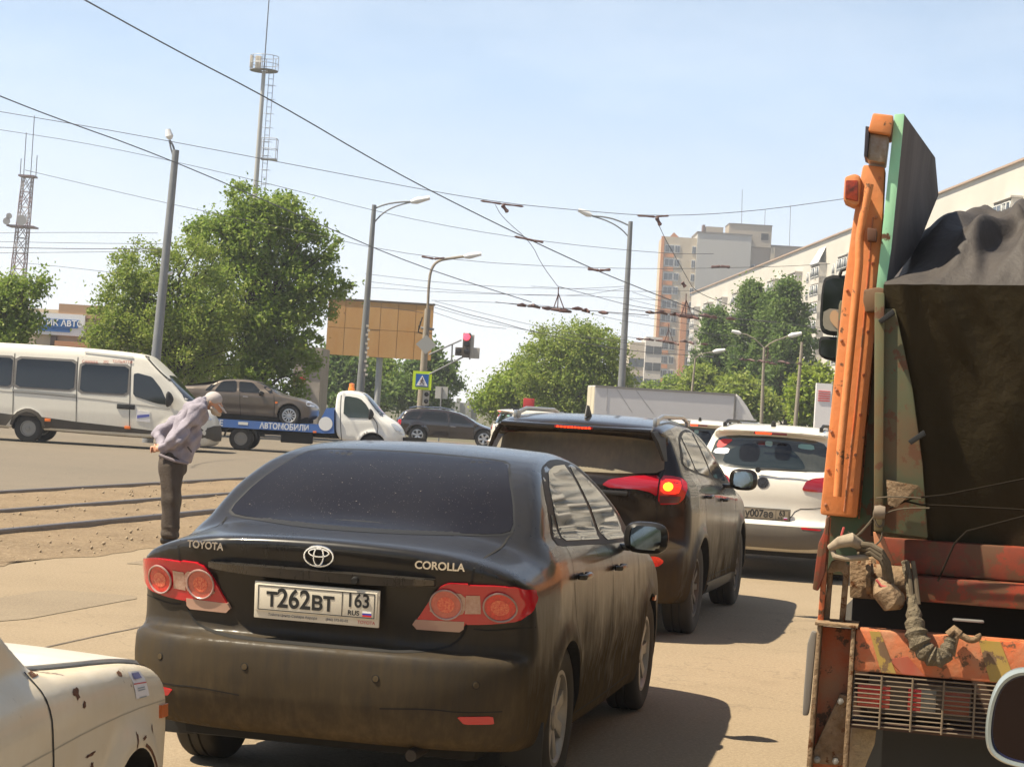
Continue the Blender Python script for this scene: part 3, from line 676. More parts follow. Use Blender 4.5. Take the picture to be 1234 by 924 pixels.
# ------------------------------------------------------------------ the dark sedan in front
def build_sedan():
    car = thing('parked_car', 'dusty black sedan with round red tail lights and rear plate, directly ahead of the camera', 'car', (-.536, 8.816, 0), .2174)
    M = mat('black_paint', (.008, .009, .011), .22, spec=.25, coat=.6, dust=.10, dlow=.80, dhi=1.08, dcol=(.112, .084, .050))
    S = dict(profile=[(-.80, .27), (-.92, .31), (-.985, .42), (-1.005, .55), (-1.0, .64), (-.99, .672), (-.97, .682), (-.925, .69), (-.90, .70), (-.893, .72), (-.895, .80), (-.92, .93), (-.955, 1.02), (-.975, 1.09), (-.955, 1.112), (-.80, 1.125), (-.52, 1.145), (-.42, 1.165), (-.10, 1.33), (.20, 1.435), (.50, 1.482), (.9, 1.502), (1.25, 1.495), (1.55, 1.455), (1.9, 1.33), (2.35, 1.10), (2.6, 1.0), (3.0, .95), (3.3, .84), (3.46, .68), (3.52, .5), (3.48, .3), (3.3, .22), (2.9, .19), (1.3, .18), (.3, .19), (-.4, .24)],
             section=[(.1, .78), (.22, .835), (.35, .865), (.55, .880), (.75, .878), (.90, .868), (.98, .85), (1.035, .815), (1.08, .775), (1.2, .73), (1.32, .665), (1.42, .60), (1.47, .54), (1.55, .45)],
             plan=[(-1.1, .955), (-.7, .985), (-.2, 1.0), (1.5, 1.0), (2.4, .995), (3.0, .97), (3.55, .92)],
             belt=[(-1, .02), (-.5, .035), (0, .055), (.6, .035), (1.2, .01), (2.2, -.03), (3.5, -.12)], zbelt=1.06, round_rear=(.22, .13), rq=4.5, round_front=(.34, .2), crown=.055, rearcrown=.10, k=.055,
             arches=[0, 2.6], archr=(.350, .325), h=.022, flare=.016)
    body, bv = car_body(S, 'body', M, car, M_dark)
    # glass
    bg_ = [(-.655, 1.165), (-.60, 1.145), (-.3, 1.142), (0, 1.142), (.3, 1.142), (.60, 1.145), (.655, 1.165), (.60, 1.29), (.50, 1.425), (.44, 1.443), (.2, 1.452), (0, 1.455), (-.2, 1.452), (-.44, 1.443), (-.50, 1.425), (-.60, 1.29)]
    patch('rear_window', bg_, 'rear', bv, M_glass_dirty, car, off=.003, res=.035)
    n = len(bg_); b2 = [(y_*1.018, 1.30+(z_-1.30)*1.045) for y_, z_ in bg_]
    dust_specks(car, bv)
    patch('rear_window_seal', b2, 'rear', bv, M_black, car, off=.0012, res=.035, skirt=0)
    for s in ('right', 'left'):
        patch('window_trim', [(-.06, 1.10), (.10, 1.27), (.27, 1.375), (.45, 1.425), (.75, 1.452), (1.1, 1.452), (1.42, 1.42), (1.75, 1.31), (2.15, 1.10), (2.25, 1.03), (2.2, 1.0), (1.3, 1.03), (.7, 1.06), (.1, 1.085)], s, bv, M_black, car, off=.0015, res=.04, rnd=1, skirt=0)
        patch('window', [(.17, 1.105), (.19, 1.22), (.33, 1.335), (.52, 1.405), (.75, 1.425), (1.10, 1.425), (1.16, 1.06), (.6, 1.085)], s, bv, M_glass, car, off=.0045, res=.04, rnd=1, w=.12)
        patch('window', [(1.24, 1.052), (1.18, 1.415), (1.40, 1.385), (1.68, 1.29), (1.95, 1.155), (2.02, 1.09), (1.93, 1.025)], s, bv, M_glass, car, off=.0045, res=.04, rnd=1, w=.12)
        patch('window', [(.0, 1.13), (.10, 1.22), (.13, 1.225), (.12, 1.115)], s, bv, M_glass, car, off=.0045, res=.03, rnd=0)
        for L in ([(.13, 1.09), (.10, .95), (.16, .75), (.30, .58), (.37, .40), (.38, .30)], [(1.19, 1.04), (1.20, .8), (1.21, .45), (1.22, .29)], [(2.12, 1.0), (2.10, .8), (2.08, .5), (2.06, .28)], [(.38, .285), (1.2, .27), (2.06, .275)]):
            seam(L, s, bv, car)
        sg = -1 if s == 'right' else 1
        handle(car, .28, sg*.872, .945, M, sg); handle(car, 1.32, sg*.872, .915, M, sg)
        mirror_part(car, 1.62, sg*.965, 1.055, sg, M, M_mglass)
        patch('side_reflection_marker', [(-.97+.05, .40), (-.93, .40)][0:0] or [(2.75, .62), (2.80, .62), (2.80, .65), (2.75, .65)], s, bv, M_orange_l, car, rnd=0)
    patch('windscreen', [(-.66, 1.06), (.66, 1.06), (.52, 1.43), (-.52, 1.43)], 'front', bv, M_glass, car, off=.003, res=.05)
    # trunk lid gap and boot edge
    gap = [(-.645, 1.135), (-.64, 1.06), (-.63, .98), (-.610, .80), (-.585, .745), (-.532, .706), (-.42, .686), (-.2, .683), (0, .683)]
    full = gap+[(-a, b) for a, b in gap[-2::-1]]
    strip('boot_gap', full, .009, 'rear', bv, M_dark, car, off=.0015, res=.03)
    strip('boot_edge_gap', [(-.66, 1.165-.01), (-.645, 1.135)], .006, 'rear', bv, M_dark, car)
    # tail lights, each with its red lens, clear section and round rings
    for sg in (-1, 1):
        mm = (lambda P: P) if sg == -1 else mirror_y
        tl = patch('tail_light', mm([(-.606, .975), (-.72, .978), (-.80, .972), (-.848, .955), (-.856, .92), (-.845, .87), (-.80, .83), (-.70, .815), (-.592, .808)]), 'rear', bv, M_red, car, off=.014, res=.02, rnd=1, w=.15)
        patch('clear_lens', mm([(-.606, .935), (-.66, .938), (-.66, .858), (-.600, .855)]), 'rear', bv, M_clear, tl, off=.0165, res=.02, rnd=0, skirt=0)
        tl2 = patch('boot_tail_light', mm([(-.395, .795), (-.43, .85), (-.475, .925), (-.505, .962), (-.54, .978), (-.625, .980), (-.612, .85), (-.600, .80), (-.5, .795)]), 'rear', bv, M_red, car, off=.014, res=.02, rnd=1, w=.12)
        patch('reversing_lens', mm([(-.392, .796), (-.405, .818), (-.598, .822), (-.596, .79), (-.58, .777), (-.41, .777)]), 'rear', bv, M_pinkish, tl2, off=.0165, res=.02, rnd=0, skirt=.003)
        patch('clear_lens', mm([(-.455, .862), (-.51, .944), (-.605, .940), (-.600, .858), (-.56, .842), (-.49, .842)]), 'rear', bv, M_clear, tl2, off=.0165, res=.02, rnd=1, skirt=0)
        patch('round_lens', mm(circle(-.526, .890, .060)), 'rear', bv, mat('lamp_pale_red', (.62, .13, .09), .2, coat=1.0, var=.5, vscale=70, col2=(.4, .05, .03)), tl2, off=.019, res=.02, rnd=0, skirt=0)
        patch('round_lens', mm(circle(-.731, .893, .058)), 'rear', bv, M_red2, tl, off=.019, res=.02, rnd=0, skirt=0)
        for cy, pr in ((-.526, tl2), (-.731, tl)): patch('lamp_reflector', mm(circle(cy, .890, .034)), 'rear', bv, mat('lamp_core', (.62, .02, .02) if 1 else 0, .15, coat=1.0, var=1, vscale=110, col2=(.85, .22, .10)), pr, off=.0205, res=.02, rnd=0, skirt=0)
        for cy, pr, rr in ((-.526, tl2, .062), (-.731, tl, .061)):
            ringp = circle(cy, .891, rr, 36)
            V = []
            for q in ringp+ringp[:1]:
                q = mm([q])[0]; h_, n_, _, _ = bv.ray_cast(Vector((-9, q[0], q[1])), Vector((1, 0, 0))); V.append(h_+n_*.021)
            b = MB(); b.tube(V, .0042, 6, cap=False); b.build('lens_ring', mat('lens_ring', (.45, .30, .27), .25, .3), pr)
        patch('bumper_reflector', mm([(-.61, .445), (-.745, .451), (-.75, .418), (-.637, .414)]), 'rear', bv, M_red, car, off=.005, res=.03, rnd=1, w=.1)
        strip('bumper_crease', mm([(-.30, .455), (-.50, .47), (-.62, .462), (-.78, .47)]), .005, 'rear', bv, M_dark, car, off=.001)
        for yy in (.28, .68):
            b = MB(); h_, n_, _, _ = bv.ray_cast(Vector((-9, sg*yy, .575)), Vector((1, 0, 0)))
            b.lathe([(.0135, -.006), (.0125, .004), (.0001, .005)], 16, 'Y')
            o = b.build('parking_sensor', M, car); o.location = h_; o.rotation_euler = Vector((-n_)).to_track_quat('-Y', 'Z').to_euler()
            bb = MB(); bb.lathe([(.0165, -.006), (.0165, .0012), (.0145, .0012)], 16, 'Y'); o2 = bb.build('sensor_ring', M_dark, car); o2.location = h_; o2.rotation_euler = o.rotation_euler
        strip('bumper_split', mm([(-.635, .79), (-.70, .785), (-.80, .80), (-.86, .80)]), .006, 'rear', bv, M_dark, car, off=.0012)
        # mud flap and headlight
        b = MB(); b.box((-.42, sg*.78, .27), (.012, .18, .20), bevel=.005); b.build('mud_flap', M_black, car)
        patch('headlight', mm([(-.45, .70), (-.78, .74), (-.80, .82), (-.55, .80)]), 'front', bv, M_headl, car, off=.006, res=.04)
    # garnish bar over the plate
    P = []
    b = MB(); ys = np.linspace(-.485, .485, 19)
    rowA, rowB, rowC, rowD = [], [], [], []
    for y_ in ys:
        t = abs(y_)/.485; h1, _, _, _ = bv.ray_cast(Vector((-9, y_, .985)), Vector((1, 0, 0))); lowz = .945+.018*t**3; top = .990-.002*t
        k = 1-max(0, t-.88)/.12*.55
        rowA.append((h1.x+.01, y_, top+.004)); rowB.append((h1.x-.046*k, y_, top-.004)); rowC.append((h1.x-.040*k, y_, lowz)); rowD.append((h1.x+.01, y_, lowz-.006))
    bm = b.bm; rows = [[bm.verts.new(p) for p in r_] for r_ in (rowA, rowB, rowC, rowD)]
    for i in range(3):
        for j in range(len(ys)-1): bm.faces.new((rows[i][j], rows[i][j+1], rows[i+1][j+1], rows[i+1][j]))
    for j in (0, -1): bm.faces.new([r_[j] for r_ in rows])
    b.build('boot_trim_bar', mat('garnish', (.05, .047, .045), .2, .6, coat=.6, dust=.12, dlow=.1), car, angle=R(50))
    b = MB(); b.tube([(-.982, -.165, .962), (-1.0, -.165, .960)], [.017, .013], 16); b.build('rear_camera', M_black, car)
    # plate
    pl = plate(car, -.962, 0, .862, tilt=R(-5), code='т262вт', reg='163', banner=True)
    text_obj('frame_lettering', 'Тойота Центр Самара Аврора', .0145, mat('frame_ink', (.12, .12, .14), .5), pl, Matrix.Translation((-.0035, .10, -.070)) @ REARM, .0006)
    text_obj('frame_lettering', '(846) 372-02-02', .0145, mat('frame_ink', (.12, .12, .14), .5), pl, Matrix.Translation((-.0035, -.09, -.070)) @ REARM, .0006)
    text_obj('frame_lettering', 'TOYOTA', .018, mat('frame_red', (.5, .03, .03), .5), pl, Matrix.Translation((-.0035, -.215, -.070)) @ REARM, .0006)
    # emblem: three ovals
    b = MB(); h_, _, _, _ = bv.ray_cast(Vector((-9, 0, 1.045)), Vector((1, 0, 0))); x0 = h_.x-.008
    ring3(b, (x0, 0, 1.046), .062, .041, .0052, 36); ring3(b, (x0-.002, 0, 1.046), .021, .037, .0045); ring3(b, (x0-.002, 0, 1.061), .043, .016, .0045)
    b.build('boot_emblem', M_chrome, car)
    for tx, yy, zz, sz in (('TOYOTA', .50, 1.052, .042), ('COROLLA', -.505, 1.042, .044)):
        hs = [bv.ray_cast(Vector((-9, yy+d_, zz)), Vector((1, 0, 0)))[0] for d_ in (-.09, 0, .09)]
        ang = math.atan2(-(hs[2].x-hs[0].x), .18); x_ = min(hs[1].x, (hs[0].x+hs[2].x)/2)
        text_obj('boot_lettering', tx, sz, M_chrome, car, Matrix.Translation((x_-.011, yy, zz)) @ Matrix.Rotation(ang, 4, 'Z') @ REARM, .003, bold=.0012)
    # underside and exhaust
    b = MB(); b.box((-.35, 0, .30), (.7, 1.3, .16), bevel=.04); b.box((1.3, 0, .23), (2.6, 1.3, .12), bevel=.03); b.box((0, 0, .26), (.12, 1.4, .10), bevel=.03); b.build('underbody', M_dark, car)
    b = MB(); b.tube([(-.5, -.42, .26), (-.80, -.42, .265), (-.90, -.42, .262)], [.026, .026, .024], 14); b.build('exhaust_pipe', mat('sooty_pipe', (.05, .04, .03), .7, .4), car)
    add_wheels(car, (0, 2.6), .765, .325, .205, .215, 7, M_tyre, M_alloy)
    return car
build_sedan()
# ------------------------------------------------------------------ dark crossover
def build_crossover():
    car = thing('parked_car', 'dark brown crossover with lit brake lights, ahead of the black sedan', 'car', (.683, 15.506, 0), .239)
    M = mat('brown_black_paint', (.012, .009, .008), .2, spec=.25, coat=.6, dust=.05, dlow=.7, dhi=1.2, dcol=(.09, .065, .036))
    S = dict(profile=[(-.82, .27), (-.93, .33), (-.965, .42), (-.975, .58), (-.955, .68), (-.90, .72), (-.80, .74), (-.765, .80), (-.76, .95), (-.78, 1.08), (-.785, 1.18), (-.76, 1.235), (-.70, 1.26), (-.60, 1.44), (-.55, 1.54), (-.70, 1.575), (-.72, 1.60), (-.62, 1.635), (-.3, 1.665), (.3, 1.69), (.9, 1.685), (1.3, 1.655), (1.7, 1.56), (2.2, 1.32), (2.6, 1.13), (2.95, 1.08), (3.35, 1.0), (3.55, .85), (3.60, .6), (3.52, .35), (3.2, .25), (1.3, .24), (0, .25)],
             section=[(.2, .82), (.32, .89), (.5, .915), (.75, .922), (.95, .92), (1.10, .905), (1.17, .87), (1.22, .83), (1.35, .775), (1.5, .70), (1.6, .64), (1.66, .58), (1.75, .48)],
             plan=[(-1.1, .93), (-.7, .965), (-.2, 1.0), (1.5, 1.0), (2.4, .995), (3.1, .97), (3.6, .91)],
             belt=[(-1, .04), (0, .02), (1.2, -.04), (2.2, -.10), (3.5, -.14)], zbelt=1.18, round_rear=(.26, .16), rq=3.5, round_front=(.34, .2), crown=.05, k=.05,
             arches=[0, 2.66], archr=(.40, .365), h=.026, flare=.03)
    body, bv = car_body(S, 'body', M, car, M_dark)
    Mg = mat('crossover_rear_glass', (.05, .045, .035), .22, spec=.8, coat=.3, dust=.42, dcol=(.34, .29, .20), dhi=3)
    patch('rear_window', [(-.68, 1.27), (-.4, 1.245), (0, 1.24), (.4, 1.245), (.68, 1.27), (.665, 1.40), (.62, 1.50), (.45, 1.525), (0, 1.535), (-.45, 1.525), (-.62, 1.50), (-.665, 1.40)], 'rear', bv, Mg, car, off=.004, res=.035)
    # spoiler side blades
    b = MB(); b.box((-.665, 0, 1.583), (.20, 1.18, .035), bevel=.012, rot=('Y', R(-4))); b.build('roof_spoiler', M, car)
    for s in (-1, 1):
        b = MB(); b.prism([(-.56, s*.60, 1.59), (-.76, s*.58, 1.575), (-.74, s*.63, 1.50), (-.70, s*.675, 1.36), (-.66, s*.69, 1.36), (-.50, s*.64, 1.55)], (0, s*.025, 0), .008); b.build('spoiler_blade', M_black, car)
    b = MB(); b.box((-.772, .01, 1.577), (.012, .30, .016), bevel=.003); br = b.build('brake_light', mat('brake_strip', (.25, .01, .01), .3), car)
    for k in range(10):
        b = MB(); b.box((-.781, -.115+k*.0275, 1.577), (.006, .016, .012)); b.build('lamp_diode', M_redlit, br)
    b = MB(); b.prism([(-.40, -.008, 1.66), (-.15, -.008, 1.67), (-.27, -.005, 1.75), (-.33, -.005, 1.755)], (0, .016, 0), .005); b.build('roof_antenna', M_black, car)
    for s in (-1, 1): rail(car, s*.56, -.40, 1.35, 1.655, mat('rail_silver', (.5, .5, .5), .3, .8))
    for s in (-1, 1):
        mm = (lambda P: P) if s == -1 else mirror_y
        tl = patch('tail_light', mm([(-.668, 1.245), (-.74, 1.245), (-.80, 1.235), (-.845, 1.20), (-.86, 1.15), (-.84, 1.08), (-.80, 1.04), (-.66, 1.03)]), 'rear', bv, M_red, car, off=.012, res=.025, rnd=1, w=.15)
        patch('lamp_lower_lens', mm([(-.672, 1.10), (-.82, 1.10), (-.81, 1.05), (-.67, 1.04)]), 'rear', bv, mat('lamp_smoke', (.10, .03, .03), .15, coat=1.0), tl, off=.015, res=.025, rnd=0, skirt=0)
        patch('brake_lamp', mm(circle(-.725, 1.165, .036, 20, .030)), 'rear', bv, M_amberlit, tl, off=.0155, res=.02, rnd=0, skirt=.002)
        patch('brake_lamp_halo', mm([(-.675, 1.215), (-.80, 1.215), (-.82, 1.17), (-.80, 1.115), (-.675, 1.115)]), 'rear', bv, mat('lamp_red_glow', (.9, .02, .01), .25, emit=.7, coat=1.0), tl, off=.014, res=.025, rnd=1, skirt=0)
        t2 = patch('gate_tail_light', mm([(-.24, 1.155), (-.29, 1.195), (-.45, 1.225), (-.655, 1.243), (-.652, 1.09), (-.60, 1.12), (-.5, 1.137), (-.3, 1.135)]), 'rear', bv, mat('lamp_dark_red', (.32, .008, .02), .12, coat=1.0), car, off=.012, res=.025, rnd=1, w=.12)
        patch('fog_reflector', mm([(-.60, .64), (-.71, .645), (-.76, .61), (-.71, .565), (-.61, .575)]), 'rear', bv, M_red2, car, off=.01, res=.03, rnd=1)
        strip('gate_gap', mm([(-.69, 1.30), (-.663, 1.245), (-.655, 1.04), (-.66, .90), (-.60, .76), (-.4, .735), (0, .73)]), .007, 'rear', bv, M_dark, car, off=.002)
    b = MB(); b.box((-.80, 0, 1.10), (.03, .9, .035), bevel=.012); b.build('gate_trim_bar', M_black, car)
    plate(car, -.795, 0, .93, tilt=R(-3), code='', reg='')
    for s in ('right', 'left'):
        sg = -1 if s == 'right' else 1
        patch('window_trim', [(-.45, 1.31), (-.10, 1.53), (.3, 1.585), (.8, 1.605), (1.15, 1.59), (1.5, 1.50), (2.0, 1.27), (2.3, 1.13), (2.25, 1.11), (1.1, 1.20), (.3, 1.25)], s, bv, M_black, car, off=.0015, res=.045, rnd=1, skirt=0)
        patch('window', [(-.36, 1.325), (-.08, 1.50), (.06, 1.53), (.16, 1.275)], s, bv, M_glass, car, off=.005, res=.04, w=.12)
        patch('window', [(.22, 1.27), (.14, 1.54), (.45, 1.575), (.98, 1.58), (1.05, 1.215)], s, bv, M_glass, car, off=.005, res=.04, w=.12)
        patch('window', [(1.14, 1.21), (1.08, 1.575), (1.35, 1.52), (1.75, 1.35), (2.05, 1.20), (2.05, 1.15)], s, bv, M_glass, car, off=.005, res=.04, w=.12)
        for L in ([(.19, 1.26), (.14, 1.1), (.22, .85), (.42, .66), (.46, .42)], [(1.10, 1.21), (1.12, .9), (1.14, .40)], [(2.2, 1.12), (2.2, .8), (2.12, .40)], [(.46, .40), (2.12, .39)]): seam(L, s, bv, car, .008)
        patch('sill_cladding', [(.42, .26), (.42, .36), (2.22, .34), (2.22, .26)], s, bv, M_black, car, off=.012, res=.05, rnd=0)
        handle(car, .30, sg*.912, 1.075, M, sg); handle(car, 1.28, sg*.918, 1.02, M, sg)
        mirror_part(car, 1.72, sg*1.02, 1.19, sg, M, M_mglass, size=(.15, .25, .19))
    patch('windscreen', [(-.7, 1.16), (.7, 1.16), (.58, 1.58), (-.58, 1.58)], 'front', bv, M_glass, car, off=.004, res=.06)
    b = MB(); b.box((-.35, 0, .36), (.8, 1.3, .2), bevel=.04); b.box((1.3, 0, .32), (2.6, 1.4, .16), bevel=.03); b.box((0, 0, .33), (.12, 1.5, .12), bevel=.03); b.build('underbody', M_dark, car)
    add_wheels(car, (0, 2.66), .79, .36, .235, .232, 10, M_tyre, mat('alloy_dark', (.10, .09, .08), .4, .5, dust=.3, dcol=(.2, .15, .1)))
build_crossover()

def build_white_hatch():
    car = thing('parked_car', 'white compact crossover with rear wiper and lit brake light, beside the orange truck', 'car', (3.0, 21.695, 0), .221)
    M = mat('pearl_white_paint', (.74, .70, .62), .28, coat=.8, dust=.05, dlow=.35, dhi=.9, dcol=(.32, .25, .17))
    M2 = mat('grey_bumper', (.10, .095, .088), .6, dust=.2)
    S = dict(profile=[(-.74, .30), (-.86, .38), (-.90, .50), (-.905, .60), (-.885, .635), (-.845, .645), (-.82, .66), (-.80, .80), (-.815, .95), (-.80, 1.10), (-.745, 1.17), (-.69, 1.21), (-.60, 1.42), (-.54, 1.555), (-.66, 1.60), (-.67, 1.625), (-.45, 1.66), (.2, 1.69), (.8, 1.685), (1.2, 1.655), (1.6, 1.56), (2.1, 1.31), (2.45, 1.12), (2.8, 1.07), (3.2, 1.0), (3.4, .85), (3.48, .6), (3.42, .35), (3.1, .25), (1.3, .23), (0, .25)],
             section=[(.2, .80), (.32, .87), (.5, .895), (.75, .904), (.95, .90), (1.08, .88), (1.15, .85), (1.2, .80), (1.35, .745), (1.5, .68), (1.6, .62), (1.66, .56), (1.75, .45)],
             plan=[(-1.1, .93), (-.6, .965), (-.1, 1.0), (1.5, 1.0), (2.4, .99), (3.0, .96), (3.5, .90)],
             belt=[(-1, .03), (0, .01), (1.2, -.03), (2.2, -.08), (3.5, -.12)], zbelt=1.15, round_rear=(.22, .13), rq=3.8, round_front=(.34, .2), crown=.05, k=.05,
             arches=[0, 2.6], archr=(.385, .355), h=.03, flare=.02)
    body, bv = car_body(S, 'body', M, car, M_dark)
    patch('rear_window', [(-.64, 1.205), (-.35, 1.19), (0, 1.185), (.35, 1.19), (.64, 1.205), (.66, 1.30), (.60, 1.50), (.45, 1.545), (0, 1.555), (-.45, 1.545), (-.60, 1.50), (-.66, 1.30)], 'rear', bv, mat('hatch_glass', (.02, .028, .028), .06, spec=.8, coat=.5, dust=.10, dcol=(.3, .27, .22), dhi=3), car, off=.004, res=.04)
    patch('wiped_glass', [(.52, 1.21), (.48, 1.36), (.30, 1.46), (.0, 1.48), (-.25, 1.42), (-.38, 1.28), (-.40, 1.20)], 'rear', bv, mat('wiped_glass', (.012, .018, .018), .04, spec=.8, coat=.5), car, off=.0055, res=.04, rnd=2, skirt=0)
    for q in ([(-.06, 1.30), (-.22, 1.30), (-.24, 1.42), (-.20, 1.49), (-.09, 1.49), (-.05, 1.42)], [(.32, 1.26), (.12, 1.26), (.10, 1.40), (.15, 1.46), (.28, 1.46), (.34, 1.40)]):
        patch('headrest_behind_glass', q, 'rear', bv, mat('seat_shape', (.004, .004, .004), .15, coat=.4), car, off=.0062, res=.04, rnd=2, skirt=0)
    for q in ([(-.02, 1.44), (.06, 1.45), (.06, 1.50), (-.02, 1.50)], [(-.30, 1.44), (-.48, 1.43), (-.46, 1.49), (-.30, 1.49)]):
        patch('bright_pane_patch', q, 'rear', bv, mat('teal_pane', (.22, .38, .34), .1, coat=.4), car, off=.0062, res=.04, rnd=1, skirt=0)
    b = MB(); b.tube([(-.80, .10, 1.19), (-.815, -.08, 1.205), (-.79, -.42, 1.20)], [.014, .010, .008], 8); b.lathe([(.03, -.015), (.03, .012), (.0001, .02)], 14, 'X', (-.81, .10, 1.185)); b.build('rear_wiper', M_black, car)
    patch('window_sticker', [(.52, 1.40), (.60, 1.40), (.57, 1.49), (.40, 1.50)], 'rear', bv, mat('red_sticker', (.6, .03, .03), .5), car, off=.007, res=.05, rnd=1, skirt=0)
    patch('window_sticker', [(.46, 1.33), (.63, 1.33), (.60, 1.39), (.44, 1.40)], 'rear', bv, mat('white_sticker', (.7, .7, .75), .5), car, off=.007, res=.05, rnd=1, skirt=0)
    b = MB(); b.box((-.685, 0, 1.585), (.012, .36, .022), bevel=.003); br = b.build('brake_light', mat('brake_strip2', (.12, .01, .015), .3), car)
    b = MB(); b.box((-.692, .075, 1.585), (.006, .17, .017)); b.build('lit_segment', M_redlit, br)
    b = MB(); b.tube([(-.35, 0, 1.67), (-.37, 0, 1.72)], [.03, .02], 8); b.build('roof_antenna', M_black, car)
    for s in (-1, 1): rail(car, s*.53, -.45, 1.25, 1.655, M_black)
    for s in (-1, 1):
        mm = (lambda P: P) if s == -1 else mirror_y
        tl = patch('tail_light', mm([(-.385, 1.01), (-.42, 1.09), (-.50, 1.125), (-.62, 1.14), (-.80, 1.12), (-.82, 1.0), (-.70, .985), (-.50, .985), (-.40, .99)]), 'rear', bv, mat('lamp_dark_red2', (.26, .006, .012), .12, coat=1.0), car, off=.012, res=.03, rnd=1, w=.15)
        if s == -1:
            for zz in (1.02, 1.05, 1.08): patch('lit_bar', [(-.60, zz-.009), (-.66, zz-.009), (-.66, zz+.009), (-.60, zz+.009)], 'rear', bv, M_redlit, tl, off=.0145, res=.03, rnd=0, skirt=0)
        patch('bumper_reflector', mm([(-.40, .598), (-.62, .59), (-.60, .572), (-.41, .578)]), 'rear', bv, M_red, car, off=.014, res=.03, rnd=0)
        strip('gate_gap', mm([(-.70, 1.20), (-.66, 1.13), (-.655, .98), (-.64, .82), (-.50, .80), (-.34, .79), (-.26, .66), (0, .655)]), .009, 'rear', bv, M_dark, car, off=.002)
    patch('lower_bumper', [(-.84, .61), (-.5, .60), (0, .60), (.5, .60), (.84, .61), (.80, .40), (.4, .36), (0, .36), (-.4, .36), (-.80, .40)], 'rear', bv, M2, car, off=.012, res=.05)
    plate(car, -.835, -.01, .715, tilt=R(-2), code='у007ае', reg='63', Mb=mat('plate_dirty', (.22, .19, .15), .6, dust=.3))
    b = MB(); h_, _, _, _ = bv.ray_cast(Vector((-9, .04, 1.05)), Vector((1, 0, 0))); x0 = h_.x-.006
    b.tube([(x0, .04+.058*math.cos(a), 1.05+.058*math.sin(a)) for a in np.linspace(0, 2*math.pi, 25)], .006, 6, cap=False)
    for P in ([(.034, .046), (.012, -.01), (0, .012), (-.012, -.01), (-.034, .046)], [(.046, .02), (.020, -.045), (0, .0), (-.020, -.045), (-.046, .02)]):
        b.tube([(x0, .04+p_[0], 1.05+p_[1]) for p_ in P], .0055, 6)
    b.build('gate_emblem', M_chrome, car)
    b = MB(); b.lathe([(.066, 0), (.064, -.008), (.0001, -.009)], 28, 'X', (x0+.006, .04, 1.05)); b.build('emblem_disc', mat('emblem_dark', (.10, .10, .11), .2, .6), car)
    for s in ('right', 'left'):
        sg = -1 if s == 'right' else 1
        patch('window', [(-.30, 1.32), (-.08, 1.52), (.4, 1.56), (1.0, 1.56), (1.5, 1.46), (2.05, 1.19), (2.0, 1.14), (1.1, 1.19), (.2, 1.23)], s, bv, M_glass, car, off=.004, res=.05)
        for L in ([(.19, 1.24), (.2, .9), (.42, .66), (.46, .40)], [(1.10, 1.19), (1.14, .38)], [(2.1, 1.12), (2.1, .40)]): seam(L, s, bv, car, .008)
        handle(car, .32, sg*.895, 1.05, M, sg); handle(car, 1.28, sg*.90, 1.0, M, sg)
        mirror_part(car, 1.65, sg*1.0, 1.15, sg, M, M_mglass, size=(.15, .24, .18))
    b = MB(); b.box((-.35, 0, .36), (.75, 1.3, .2), bevel=.04); b.box((1.3, 0, .32), (2.6, 1.4, .16), bevel=.03); b.build('underbody', M_dark, car)
    add_wheels(car, (0, 2.6), .77, .345, .225, .22, 5, M_tyre, M_alloy)
build_white_hatch()
